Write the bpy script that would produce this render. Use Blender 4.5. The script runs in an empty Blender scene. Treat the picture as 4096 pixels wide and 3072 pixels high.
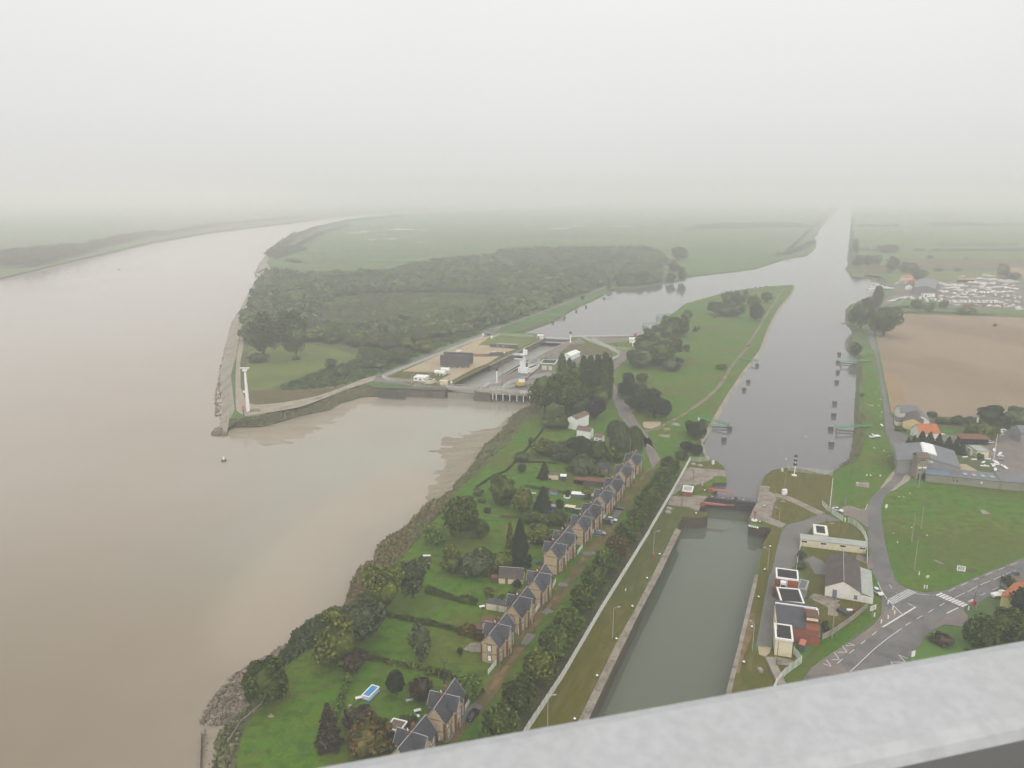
import bpy, bmesh, math, random
import numpy as np
from mathutils import Vector, Matrix
from mathutils.geometry import tessellate_polygon
random.seed(7); rng = np.random.default_rng(7)
scene = bpy.context.scene
# ---------------------------------------------------------------- camera, sky, sun, exposure
H = 125.0; TH = math.radians(13.9); FP = 3080.0          # camera height above the land, downward pitch, focal length for a 4096 px wide frame
cam = bpy.data.cameras.new('camera'); camo = bpy.data.objects.new('camera', cam); scene.collection.objects.link(camo)
camo.location = (0, 0, H); camo.rotation_euler = (math.pi/2 - TH, 0, 0)
cam.sensor_width = 36.0; cam.lens = 36.0*FP/4096; cam.clip_start = 0.05; cam.clip_end = 60000
cam.dof.use_dof = True; cam.dof.focus_distance = 300; cam.dof.aperture_fstop = 14
scene.camera = camo
SUN_EL, SUN_ROT = math.radians(38), math.radians(190)
w = bpy.data.worlds.new("World"); scene.world = w; w.use_nodes = True
nt = w.node_tree; nt.nodes.clear()
def N(nt, t, **k):
    n = nt.nodes.new(t)
    for a, b in k.items(): setattr(n, a, b)
    return n
out = N(nt, 'ShaderNodeOutputWorld'); bg = N(nt, 'ShaderNodeBackground'); bg.inputs[1].default_value = 0.1
sky = N(nt, 'ShaderNodeTexSky', sky_type='NISHITA', sun_disc=False); sky.sun_elevation = SUN_EL; sky.sun_rotation = SUN_ROT
hs = N(nt, 'ShaderNodeHueSaturation'); hs.inputs['Saturation'].default_value = 0.15
tc = N(nt, 'ShaderNodeTexCoord'); sp = N(nt, 'ShaderNodeSeparateXYZ'); rp = N(nt, 'ShaderNodeValToRGB')
e = rp.color_ramp.elements; e[0].position = 0.0; e[0].color = (.665, .665, .65, 1); e[1].position = .30; e[1].color = (.93, .93, .915, 1)
x_ = rp.color_ramp.elements.new(0.10); x_.color = (.79, .79, .775, 1)
x_ = rp.color_ramp.elements.new(0.03); x_.color = (.715, .715, .70, 1)
x_ = rp.color_ramp.elements.new(1.0); x_.color = (1.0, 1.0, 1.0, 1)
sc = N(nt, 'ShaderNodeVectorMath', operation='SCALE'); sc.inputs['Scale'].default_value = 10.2
cl = N(nt, 'ShaderNodeTexNoise'); cl.inputs['Scale'].default_value = 1.6; cl.inputs['Detail'].default_value = 2
clr = N(nt, 'ShaderNodeMapRange'); clr.inputs['From Min'].default_value = .3; clr.inputs['From Max'].default_value = .7; clr.inputs['To Min'].default_value = .97; clr.inputs['To Max'].default_value = 1.03
sc2 = N(nt, 'ShaderNodeVectorMath', operation='SCALE')
mx = N(nt, 'ShaderNodeMix', data_type='RGBA'); mx.inputs[0].default_value = 0.94
L = nt.links.new
L(tc.outputs['Generated'], sp.inputs[0]); L(sp.outputs['Z'], rp.inputs[0]); L(rp.outputs[0], sc.inputs[0])
L(tc.outputs['Generated'], cl.inputs['Vector']); L(cl.outputs[0], clr.inputs['Value']); L(sc.outputs[0], sc2.inputs[0]); L(clr.outputs[0], sc2.inputs['Scale'])
L(sky.outputs[0], hs.inputs['Color']); L(hs.outputs[0], mx.inputs[6]); L(sc2.outputs[0], mx.inputs[7]); L(mx.outputs[2], bg.inputs[0]); L(bg.outputs[0], out.inputs[0])
sl = bpy.data.lights.new('sun', 'SUN'); sl.energy = 1.35; sl.angle = math.radians(40); sl.color = (1, .96, .9)
so = bpy.data.objects.new('sun', sl); scene.collection.objects.link(so)
so.rotation_euler = (math.pi/2 - SUN_EL, 0, math.radians(10))
scene.view_settings.view_transform = 'Standard'; scene.view_settings.look = 'None'; scene.view_settings.gamma = 1; scene.view_settings.exposure = 0.0
cy = scene.cycles; cy.max_bounces = 14; cy.diffuse_bounces = 3; cy.glossy_bounces = 2; cy.transmission_bounces = 2; cy.transparent_max_bounces = 4
cy.volume_bounces = 12; cy.caustics_reflective = False; cy.caustics_refractive = False; cy.use_denoising = True; cy.denoising_input_passes = 'RGB'; cy.use_adaptive_sampling = False; scene.render.filter_size = 1.25
# ---------------------------------------------------------------- measuring: a spot read off the photograph turned into a place at height z
R = dict(D=(0,0,1.8517),a=(1500,1200,.36166),b=(2200,1200,.36166),c=(800,800,.5425),d=(2000,800,.6329),e=(3300,800,.36166),f=(3300,1400,.36166),g=(2600,1700,.36166),h=(3000,2000,.27125),i=(3000,2250,.27125),j=(3400,2200,.31465),k=(2100,1600,.27125),l=(2000,2000,.27125),m=(1500,2200,.31646),n=(1300,2600,.31646),o=(1400,1900,.36166),p=(700,2400,.40687),q=(1700,1500,.27125),r=(2700,2300,.27125),s=(2100,2450,.31646),t=(3496,1950,.27125),u=(3700,1000,.17902),v=(0,750,.63291),w=(1650,2250,.27125),x=(1960,1330,.15371),y=(2100,1800,.18083),z=(3800,1600,.21701),A=(1700,1280,.16275),B=(3500,1600,.21097),C=(850,1500,.27125),S=(0,0,1))
def G(c, x, y, z=0.0):
    ox, oy, s = R[c]; u = (ox+x*s-2048)/FP; v = (1536-oy-y*s)/FP
    dy = math.cos(TH)+v*math.sin(TH); dz = -math.sin(TH)+v*math.cos(TH); t = (z-H)/dz
    return (u*t, dy*t)
def P(s, z=0.0):
    """'a 1 2, 3 4, b 5 6' -> list of world (x, y); a letter names the close-up the numbers were read in"""
    out = []; c = None
    for tok in s.split(','):
        v = tok.split()
        if len(v) == 3: c = v[0]; v = v[1:]
        out.append(G(c, float(v[0]), float(v[1]), z))
    return out
def ppm(c, x, y, z=0.0):
    gx, gy = G(c, x, y, z); d = gy*math.cos(TH)+(H-z)*math.sin(TH); return FP/d/R[c][2], math.atan2(H-z, math.hypot(gx, gy))
# ---------------------------------------------------------------- materials
def mat(name, col, layers=(), rough=.9, spec=.25, metal=0, bump=None, tint=None, obrand=0.0, isl=0.0, coords='Object', stretch=None):
    m = bpy.data.materials.new(name); m.use_nodes = True; t = m.node_tree; p = t.nodes['Principled BSDF']; L = t.links.new
    p.inputs['Roughness'].default_value = rough; p.inputs['Specular IOR Level'].default_value = spec; p.inputs['Metallic'].default_value = metal
    tcn = N(t, 'ShaderNodeTexCoord'); src = tcn.outputs[coords]
    if stretch:
        mp = N(t, 'ShaderNodeMapping', vector_type='TEXTURE'); mp.inputs['Scale'].default_value = [1/s_ for s_ in stretch[:3]]; mp.inputs['Rotation'].default_value = (0, 0, stretch[3] if len(stretch) > 3 else 0); L(src, mp.inputs[0]); src = mp.outputs[0]
    rgb = N(t, 'ShaderNodeRGB'); rgb.outputs[0].default_value = (*col, 1); cur = rgb.outputs[0]
    if tint:
        a = N(t, 'ShaderNodeAttribute', attribute_name=tint); cur = a.outputs['Color']
    for (scl, det, c2, lo, hi, fac) in layers:
        n = N(t, 'ShaderNodeTexNoise'); n.inputs['Scale'].default_value = scl; n.inputs['Detail'].default_value = det; n.inputs['Roughness'].default_value = .6; L(src, n.inputs['Vector'])
        r = N(t, 'ShaderNodeMapRange'); r.inputs['From Min'].default_value = lo; r.inputs['From Max'].default_value = hi; r.inputs['To Max'].default_value = fac; L(n.outputs[0], r.inputs['Value'])
        x = N(t, 'ShaderNodeMix', data_type='RGBA'); L(r.outputs[0], x.inputs[0]); L(cur, x.inputs[6])
        if isinstance(c2, (int, float)):
            q = N(t, 'ShaderNodeVectorMath', operation='SCALE'); q.inputs['Scale'].default_value = c2; L(cur, q.inputs[0]); L(q.outputs[0], x.inputs[7])
        else: x.inputs[7].default_value = (*c2, 1)
        cur = x.outputs[2]
    for amt, kind in ((obrand, 'ob'), (isl, 'isl')):
        if amt:
            nd = N(t, 'ShaderNodeObjectInfo' if kind == 'ob' else 'ShaderNodeNewGeometry')
            r = N(t, 'ShaderNodeMapRange'); r.inputs['To Min'].default_value = 1-amt; r.inputs['To Max'].default_value = 1+amt
            L(nd.outputs['Random' if kind == 'ob' else 'Random Per Island'], r.inputs['Value'])
            q = N(t, 'ShaderNodeVectorMath', operation='SCALE'); L(cur, q.inputs[0]); L(r.outputs[0], q.inputs['Scale']); cur = q.outputs[0]
    L(cur, p.inputs['Base Color'])
    if bump:
        n = N(t, 'ShaderNodeTexNoise'); n.inputs['Scale'].default_value = bump[0]; n.inputs['Detail'].default_value = 4; L(src, n.inputs['Vector'])
        b = N(t, 'ShaderNodeBump'); b.inputs['Strength'].default_value = bump[1]; b.inputs['Distance'].default_value = bump[2]; L(n.outputs[0], b.inputs['Height']); L(b.outputs[0], p.inputs['Normal'])
    return m
def brickmat(name, c1, c2, mortar, scale, rough=.9):
    m = mat(name, c1, rough=rough); t = m.node_tree; p = t.nodes['Principled BSDF']
    b = N(t, 'ShaderNodeTexBrick'); b.inputs['Color1'].default_value = (*c1, 1); b.inputs['Color2'].default_value = (*c2, 1); b.inputs['Mortar'].default_value = (*mortar, 1); b.inputs['Scale'].default_value = scale
    b.inputs['Mortar Size'].default_value = .03
    tcn = N(t, 'ShaderNodeTexCoord'); n = N(t, 'ShaderNodeTexNoise'); n.inputs['Scale'].default_value = .5
    mp = N(t, 'ShaderNodeMapping'); mp.inputs['Rotation'].default_value = (math.pi/2, 0, 0.7)
    t.links.new(tcn.outputs['Object'], mp.inputs[0]); t.links.new(mp.outputs[0], b.inputs['Vector']); t.links.new(b.outputs[0], p.inputs['Base Color']); return m
M = {}
M['grass'] = mat('grass', (.070,.150,.006), [(.035,4,(.112,.128,.014),.45,.6,.75),(.3,5,(.042,.088,.006),.45,.66,.9),(1.6,3,1.6,.45,.68,.7),(.012,2,(.05,.145,.006),.5,.6,.5),(.09,4,(.13,.12,.03),.56,.68,.65),(.018,5,(.09,.105,.018),.52,.6,.6)], bump=(2,.5,.15))
M['olive'] = mat('dry_lawn', (.105,.098,.010), [(.03,4,(.075,.1,.024),.45,.6,.8),(.4,4,(.155,.125,.04),.48,.66,.75),(1.5,3,.7,.45,.65,.6)], bump=(2,.4,.1), stretch=(1.6,.22,1,-.39))
M['meadow'] = mat('meadow', (.135,.17,.032), [(.03,4,(.1,.14,.035),.45,.6,.8),(.8,4,.85,.4,.7,.5)], bump=(2,.4,.1))
M['far'] = mat('polder_grass', (.09,.175,.035), [(.004,3,(.075,.12,.04),.47,.55,.8),(.006,2,(.12,.15,.06),.5,.6,.7),(.05,4,.75,.45,.7,.6)], stretch=(1,3.2,1,0))
M['field'] = mat('bare_field', (.30,.222,.145), [(.01,3,(.225,.165,.105),.42,.6,.9),(.1,4,(.30,.215,.14),.5,.65,.5),(1.2,3,.88,.4,.7,.6)], bump=(1,.4,.2), stretch=(1,.4,1,.05))
M['fieldorange'] = mat('orange_crop', (.31,.20,.105), [(.05,4,(.30,.21,.125),.4,.6,.8),(1,3,.85,.4,.7,.5)])
M['scrub'] = mat('rough_grass', (.092,.115,.038), [(.06,5,(.125,.12,.05),.42,.62,.9),(.5,5,(.06,.085,.025),.45,.65,.8)], bump=(1,1,.5))
M['brownscrub'] = mat('dry_rough_grass', (.135,.105,.045), [(.1,5,(.08,.085,.03),.42,.6,.9),(.8,4,(.15,.1,.045),.5,.65,.7)], bump=(1,1,.4))
M['asphalt'] = mat('asphalt', (.15,.147,.143), [(.06,4,(.20,.185,.175),.42,.62,.9),(.25,5,(.115,.108,.105),.52,.6,.6),(.9,5,(.19,.18,.17),.6,.66,.5),(3,3,.85,.4,.7,.6)], rough=.85)
M['asphaltpink'] = mat('worn_asphalt', (.235,.195,.165), [(.1,5,(.185,.16,.145),.4,.6,.9),(1.5,4,.85,.45,.7,.6)])
M['asphaltgrey'] = mat('grey_gravel', (.17,.165,.155), [(.1,5,(.21,.195,.175),.4,.65,.9),(1.5,4,.82,.45,.7,.6)])
M['gravel'] = mat('gravel_track', (.37,.32,.25), [(.15,5,(.28,.24,.18),.42,.65,.8),(2,4,.85,.45,.7,.5)])
M['sandy'] = mat('sandy_yard', (.43,.345,.225), [(.06,5,(.35,.28,.185),.42,.62,.8),(.7,4,(.50,.41,.28),.5,.7,.6)])
M['concrete'] = mat('concrete', (.33,.30,.25), [(.2,5,(.24,.21,.17),.42,.62,.9),(1.3,5,(.42,.38,.32),.5,.7,.6)])
M['concretepink'] = mat('worn_concrete', (.285,.24,.195), [(.25,5,(.18,.15,.12),.44,.6,.9),(1.6,5,(.38,.345,.30),.5,.66,.8),(.5,5,(.12,.125,.06),.58,.68,.6)])
M['wallold'] = brickmat('masonry', (.10,.072,.058), (.075,.056,.046), (.12,.10,.085), .55)
M['walldark'] = mat('wet_concrete', (.15,.13,.10), [(.15,5,(.10,.09,.065),.42,.6,.9),(.9,5,(.21,.185,.14),.52,.7,.7)], stretch=(1,1,.3))
M['mud'] = mat('mud', (.32,.265,.195), [(.05,5,(.25,.205,.135),.42,.6,.9),(.35,6,(.35,.295,.215),.45,.65,.6)], rough=.42, spec=.5, bump=(.5,.9,.6), stretch=(.4,2.6,1,.15))
M['mudslope'] = mat('mud_bank', (.285,.235,.16), [(.1,6,(.20,.16,.095),.42,.6,.9),(.7,6,(.34,.285,.20),.45,.65,.7)], rough=.5, spec=.5, bump=(.4,1,.9), stretch=(.35,2.4,1,.1))
M['rock'] = mat('rock', (.255,.21,.155), [(.3,4,(.14,.115,.085),.4,.6,.9),(3,3,.8,.4,.7,.6)], isl=.3)
M['revet'] = mat('stone_revetment', (.33,.29,.235), [(.08,6,(.22,.205,.14),.45,.6,.8),(.7,6,(.43,.39,.33),.48,.65,.8)], bump=(.7,1,.5))
M['white'] = mat('white_paint', (.86,.86,.84), [(1,4,.85,.45,.7,.7)], rough=.5)
M['line'] = mat('road_paint', (.66,.66,.64), [(2.5,5,(.35,.34,.33),.52,.68,.8)], rough=.7)
M['cream'] = mat('cream_render', (.72,.64,.46), [(.6,5,.82,.45,.65,.8)])
M['creamwhite'] = mat('off_white_render', (.78,.75,.68), [(.5,5,.8,.48,.68,.8)])
M['yellowwall'] = mat('yellow_render', (.66,.55,.27), [(.5,5,.85,.45,.65,.7)])
M['tan'] = mat('tan_stucco', (.52,.405,.265), [(.5,5,.8,.45,.65,.8),(3,3,.9,.4,.6,.6)])
M['brick'] = brickmat('brick', (.16,.075,.045), (.12,.058,.038), (.17,.12,.09), 3.2)
M['brickred'] = brickmat('red_brick', (.30,.085,.045), (.24,.07,.04), (.26,.13,.09), 3.2)
M['slate'] = mat('slate', (.055,.055,.064), [(.35,5,(.085,.083,.088),.45,.65,.8),(4,3,.75,.4,.65,.7)], rough=.6, spec=.4, obrand=.25)
M['slatebrown'] = mat('brown_roof', (.095,.078,.072), [(.35,5,(.14,.11,.098),.45,.65,.8),(4,3,.78,.4,.65,.7)], rough=.75)
M['tileb'] = mat('brown_tile', (.20,.145,.115), [(.4,5,(.14,.10,.08),.45,.65,.8),(4,3,.8,.4,.65,.7)])
M['tileo'] = mat('orange_tile', (.50,.17,.07), [(.5,4,.8,.45,.65,.7),(5,3,.85,.4,.6,.5)])
M['rust'] = mat('rusty_sheet', (.21,.085,.05), [(.5,5,(.15,.09,.06),.42,.62,.9),(5,2,.85,.4,.6,.6)], rough=.8)
M['felt'] = mat('roof_felt', (.035,.032,.032), [(.5,5,(.06,.053,.05),.45,.7,.8)], rough=.8)
M['greysheet'] = mat('grey_sheet', (.165,.17,.18), [(.2,4,.88,.45,.65,.8),(3,2,.93,.4,.6,.6)], rough=.55, spec=.4)
M['greywall'] = mat('grey_cladding', (.29,.28,.27), [(.3,4,.88,.45,.65,.8)], rough=.7)
M['greenwall'] = mat('sage_cladding', (.23,.29,.19), [(.4,4,.88,.45,.65,.7)], rough=.7)
M['greygreenwall'] = mat('grey_green_render', (.27,.27,.215), [(.2,5,.82,.45,.65,.8)], rough=.8)
M['bluesheet'] = mat('blue_sheet', (.17,.215,.29), [(.4,4,.85,.45,.65,.7)], rough=.6)
M['fibro'] = mat('fibre_cement', (.40,.42,.38), [(.5,5,.8,.45,.65,.8)])
M['zinc'] = mat('zinc', (.36,.36,.37), [(1,4,.85,.45,.65,.6)], rough=.5, spec=.5)
M['steel'] = mat('dark_steel', (.075,.075,.078), [(.8,5,(.11,.095,.085),.45,.65,.8)], rough=.6, spec=.4)
M['galv'] = mat('galvanised', (.40,.41,.41), rough=.5, spec=.5)
M['fencew'] = mat('fence_paint', (.78,.79,.75), rough=.6)
M['dark'] = mat('dark_opening', (.012,.012,.013), rough=.4)
M['glass'] = mat('window_glass', (.03,.035,.04), rough=.08, spec=.8)
M['red'] = mat('red_paint', (.55,.04,.025), rough=.5)
M['salmon'] = mat('faded_red_paint', (.50,.19,.125), [(1,4,.85,.45,.65,.6)], rough=.6)
M['redbrown'] = mat('red_render', (.36,.095,.06), [(.8,5,.8,.45,.65,.8)])
M['orangepanel'] = mat('orange_cladding', (.36,.09,.035), [(1,4,.85,.45,.65,.6)])
M['yellow'] = mat('yellow_paint', (.62,.40,.03), rough=.5)
M['blue'] = mat('blue_tarpaulin', (.02,.09,.32), rough=.6)
M['lightblue'] = mat('pale_blue_paint', (.22,.38,.46), rough=.6)
M['green'] = mat('green_paint', (.07,.34,.13), rough=.6)
M['greenshed'] = mat('green_shed_paint', (.05,.10,.045), rough=.7)
M['lanedirt'] = mat('lane_dirt', (.235,.15,.07), [(.25,5,(.12,.11,.04),.44,.6,.9),(1.2,4,.8,.45,.7,.5)])
M['reedgrey'] = leafmat('reed_leaves', (.12,.125,.06), (.08,.09,.04), (.16,.155,.08)) if 0 else mat('reed_leaves', (.235,.225,.12), [(.08,4,(.16,.18,.075),.42,.6,.8),(.6,3,.75,.45,.65,.6)], isl=.3)
M['wood'] = mat('timber', (.155,.095,.055), [(1,5,(.10,.07,.045),.4,.6,.8)], rough=.85)
M['timbergrey'] = mat('weathered_timber', (.11,.105,.098), [(1,5,.7,.4,.6,.8)])
M['tyre'] = mat('rubber', (.02,.02,.02))
M['bark'] = mat('bark', (.085,.065,.045), [(1,4,.6,.4,.6,.8)])
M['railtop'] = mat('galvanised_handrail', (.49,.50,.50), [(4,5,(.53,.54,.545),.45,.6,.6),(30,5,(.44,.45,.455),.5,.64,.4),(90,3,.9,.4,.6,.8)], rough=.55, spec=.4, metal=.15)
M['raildark'] = mat('handrail_shaded_side', (.17,.17,.165), rough=.6)  # shade on the rail's near side, put into a darker colour
def leafmat(name, c1, c2, c3, obr=.12):
    return mat(name, c1, [(.32,3,c2,.42,.6,.85),(.9,2,c3,.5,.68,.75)], rough=.75, spec=.2, obrand=obr, isl=.38)
M['leaf'] = leafmat('leaves', (.066,.095,.014), (.034,.055,.008), (.115,.15,.024))
M['leafrow'] = leafmat('avenue_leaves', (.080,.115,.018), (.03,.048,.008), (.135,.175,.03), .22)
M['leafyellow'] = leafmat('yellowing_leaves', (.095,.12,.017), (.05,.075,.012), (.27,.25,.03))
M['leaforange'] = leafmat('autumn_leaves', (.085,.075,.02), (.05,.055,.015), (.24,.12,.02))
M['leafbrown'] = leafmat('brown_leaves', (.065,.05,.03), (.042,.038,.02), (.085,.07,.035))
M['leafdark'] = leafmat('dark_needles', (.030,.048,.017), (.018,.03,.011), (.046,.065,.022))
M['leafgrey'] = leafmat('grey_green_leaves', (.085,.11,.045), (.052,.072,.028), (.12,.145,.065))
M['leafpurple'] = leafmat('purple_leaves', (.024,.02,.024), (.016,.014,.018), (.034,.03,.03))
M['leafbright'] = leafmat('bright_leaves', (.10,.165,.025), (.06,.11,.018), (.19,.23,.035))
M['leafwood'] = mat('woodland_leaves', (.05,.07,.025), [(.015,3,1.5,.45,.6,.7),(.5,3,.6,.45,.62,.7)], rough=.8, spec=.15, isl=.35, tint='tint')
M['reed'] = mat('reeds', (.21,.20,.085), [(.06,4,(.24,.165,.095),.42,.58,.9),(.6,4,(.14,.165,.06),.45,.65,.7)], rough=.85, isl=.3)
def watermat(name, col, tint=None, rough=.06, wave=(.35,.12), layers=()):
    m = mat(name, col, layers=layers, rough=rough, spec=.5, tint=tint); t = m.node_tree; p = t.nodes['Principled BSDF']; p.inputs['IOR'].default_value = 1.33
    tcn = N(t, 'ShaderNodeTexCoord'); mp = N(t, 'ShaderNodeMapping'); mp.inputs['Scale'].default_value = (1, 2.2, 1); t.links.new(tcn.outputs['Object'], mp.inputs[0])
    n = N(t, 'ShaderNodeTexNoise'); n.inputs['Scale'].default_value = wave[0]; n.inputs['Detail'].default_value = 6; n.inputs['Roughness'].default_value = .65; t.links.new(mp.outputs[0], n.inputs['Vector'])
    b = N(t, 'ShaderNodeBump'); b.inputs['Strength'].default_value = wave[1]; b.inputs['Distance'].default_value = .3; t.links.new(n.outputs[0], b.inputs['Height']); t.links.new(b.outputs[0], p.inputs['Normal']); return m
# ---------------------------------------------------------------- object helpers
col = scene.collection
def tag(o, label=None, cat=None, group=None, kind=None):
    if label: o['label'] = label
    if cat: o['category'] = cat
    if group: o['group'] = group
    if kind: o['kind'] = kind
    return o
def empty(name, loc, rz=0, label=None, cat=None, group=None):
    o = bpy.data.objects.new(name, None); col.objects.link(o); o.location = (loc[0], loc[1], loc[2] if len(loc) > 2 else 0); o.rotation_euler = (0, 0, rz); o.empty_display_size = .5
    return tag(o, label, cat, group)
def link(name, me, parent=None, m=None):
    o = bpy.data.objects.new(name, me); col.objects.link(o)
    if parent: o.parent = parent
    if m is not None and not me.materials: me.materials.append(M[m] if isinstance(m, str) else m)
    return o
def pydata(name, v, f, m=None, parent=None):
    me = bpy.data.meshes.new(name); me.from_pydata([tuple(map(float, a)) for a in v], [], [tuple(a) for a in f]); me.update()
    return link(name, me, parent, m)
class MB:
    def __init__(s): s.v = []; s.f = []
    def poly(s, pts, faces):
        n = len(s.v); s.v += [tuple(p) for p in pts]; s.f += [tuple(i+n for i in f) for f in faces]; return s
    def box(s, x0, x1, y0, y1, z0, z1):
        return s.poly([(x0,y0,z0),(x1,y0,z0),(x1,y1,z0),(x0,y1,z0),(x0,y0,z1),(x1,y0,z1),(x1,y1,z1),(x0,y1,z1)], [(3,2,1,0),(4,5,6,7),(0,1,5,4),(1,2,6,5),(2,3,7,6),(3,0,4,7)])
    def cyl(s, x, y, z0, z1, r0, r1=None, n=8, cap=True):
        r1 = r0 if r1 is None else r1
        a = [(x+r0*math.cos(2*math.pi*i/n), y+r0*math.sin(2*math.pi*i/n), z0) for i in range(n)]; b = [(x+r1*math.cos(2*math.pi*i/n), y+r1*math.sin(2*math.pi*i/n), z1) for i in range(n)]
        return s.poly(a+b, [(i,(i+1)%n,n+(i+1)%n,n+i) for i in range(n)]+([tuple(range(n,2*n)), tuple(range(n-1,-1,-1))] if cap else []))
    def bar(s, p, q, r, n=6, r1=None):
        p = Vector(p); q = Vector(q); d = (q-p).normalized(); a = d.orthogonal().normalized(); b = d.cross(a); r1 = r if r1 is None else r1
        c0 = [p+(a*math.cos(2*math.pi*i/n)+b*math.sin(2*math.pi*i/n))*r for i in range(n)]; c1 = [q+(a*math.cos(2*math.pi*i/n)+b*math.sin(2*math.pi*i/n))*r1 for i in range(n)]
        return s.poly(c0+c1, [(i,(i+1)%n,n+(i+1)%n,n+i) for i in range(n)]+[tuple(range(n,2*n)), tuple(range(n-1,-1,-1))])
    def prism(s, pts, z0, z1):                        # convex or concave outline, top and sides
        n = len(pts); tr = tessellate_polygon([[Vector((p[0],p[1],0)) for p in pts]])
        ar = sum(pts[i][0]*pts[(i+1)%n][1]-pts[(i+1)%n][0]*pts[i][1] for i in range(n))
        pts = list(pts)
        if ar < 0: pts = pts[::-1]; tr = tessellate_polygon([[Vector((p[0],p[1],0)) for p in pts]])
        b = [(p[0],p[1],z0) for p in pts]; t = [(p[0],p[1],z1) for p in pts]
        return s.poly(b+t, [(n+a,n+b_,n+c) for a,b_,c in tr]+[(i,(i+1)%n,n+(i+1)%n,n+i) for i in range(n)])
    def build(s, name, m, parent=None):
        o = pydata(name, s.v, s.f, m, parent); bm = bmesh.new(); bm.from_mesh(o.data); bmesh.ops.recalc_face_normals(bm, faces=bm.faces); bm.to_mesh(o.data); bm.free(); return o
LAY = [0]
def sheet(name, pts, z, m, kind='structure', label=None, cat=None):
    LAY[0] += 1; z = z+LAY[0]*.00025
    tr = tessellate_polygon([[Vector((p[0],p[1],0)) for p in pts]])
    o = pydata(name, [(p[0],p[1],z) for p in pts], tr, m)
    bm = bmesh.new(); bm.from_mesh(o.data)
    for f in bm.faces:
        if f.normal.z < 0: f.normal_flip()
    bm.to_mesh(o.data); bm.free()
    if label: tag(o, label, cat)
    else: tag(o, kind=kind)
    return o
def resample(pts, n):
    a = np.array(pts, float); d = np.r_[0, np.cumsum(np.linalg.norm(np.diff(a, axis=0), axis=1))]; t = np.linspace(0, d[-1], n)
    return np.stack([np.interp(t, d, a[:, i]) for i in range(a.shape[1])], 1)
def vnoise(x, y, s, seed=0):
    r = np.random.default_rng(seed); T = r.random((64, 64)); u = x/s; v = y/s; i = np.floor(u).astype(int); j = np.floor(v).astype(int); fu = u-i; fv = v-j; fu = fu*fu*(3-2*fu); fv = fv*fv*(3-2*fv)
    g = lambda a, b: T[a % 64, b % 64]
    return (g(i,j)*(1-fu)+g(i+1,j)*fu)*(1-fv)+(g(i,j+1)*(1-fu)+g(i+1,j+1)*fu)*fv-.5
def ribbon(name, A, B, za, zb, m, nu=60, nv=4, amp=0.0, ns=6.0, kind='structure', prof=None, label=None, cat=None):
    a = resample(A, nu); b = resample(B, nu); v = []; f = []; LAY[0] += 1
    if np.isscalar(za): za = za+LAY[0]*.00025
    if np.isscalar(zb): zb = zb+LAY[0]*.00025
    za = np.full(nu, za) if np.isscalar(za) else np.interp(np.linspace(0,1,nu), np.linspace(0,1,len(za)), za)
    zb = np.full(nu, zb) if np.isscalar(zb) else np.interp(np.linspace(0,1,nu), np.linspace(0,1,len(zb)), zb)
    for j in range(nv+1):
        t = j/nv; q = a*(1-t)+b*t; tz = prof(t) if prof else t; z = za*(1-tz)+zb*tz
        if amp and 0 < j: z = z+amp*(vnoise(q[:,0], q[:,1]*1.5, ns, 3)+.5*vnoise(q[:,0], q[:,1], ns/2.7, 4))*(1 if j < nv else .5)
        v += [(q[i,0], q[i,1], z[i]) for i in range(nu)]
    f = [(j*nu+i, j*nu+i+1, (j+1)*nu+i+1, (j+1)*nu+i) for j in range(nv) for i in range(nu-1)]
    o = pydata(name, v, f, m); bm = bmesh.new(); bm.from_mesh(o.data)
    for fc in bm.faces:
        if fc.normal.z < 0: fc.normal_flip()
    bm.to_mesh(o.data); bm.free()
    for p in o.data.polygons: p.use_smooth = True
    if label: tag(o, label, cat)
    else: tag(o, kind=kind)
    return o
def wall(name, pts, z0, z1, th, m, label, cat='wall', closed=False, side=1):
    """a quay wall: vertical face along pts, th thick on the land side"""
    mb = MB(); P2 = [Vector(p) for p in pts]; n = len(P2); off = []
    for i in range(n):
        d = (P2[min(i+1,n-1)]-P2[max(i-1,0)]).normalized(); off.append(P2[i]+Vector((-d.y, d.x))*th*side)
    for i in range(n-1):
        a, b, c, d = P2[i], P2[i+1], off[i+1], off[i]
        mb.poly([(a.x,a.y,z0),(b.x,b.y,z0),(b.x,b.y,z1),(a.x,a.y,z1),(d.x,d.y,z1),(c.x,c.y,z1)], [(0,1,2,3),(3,2,5,4)])
    o = mb.build(name, m); return tag(o, label, cat)
RW, CW, LW = -6.0, -1.5, -4.6      # water levels: river, canal, old lock basin
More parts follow.
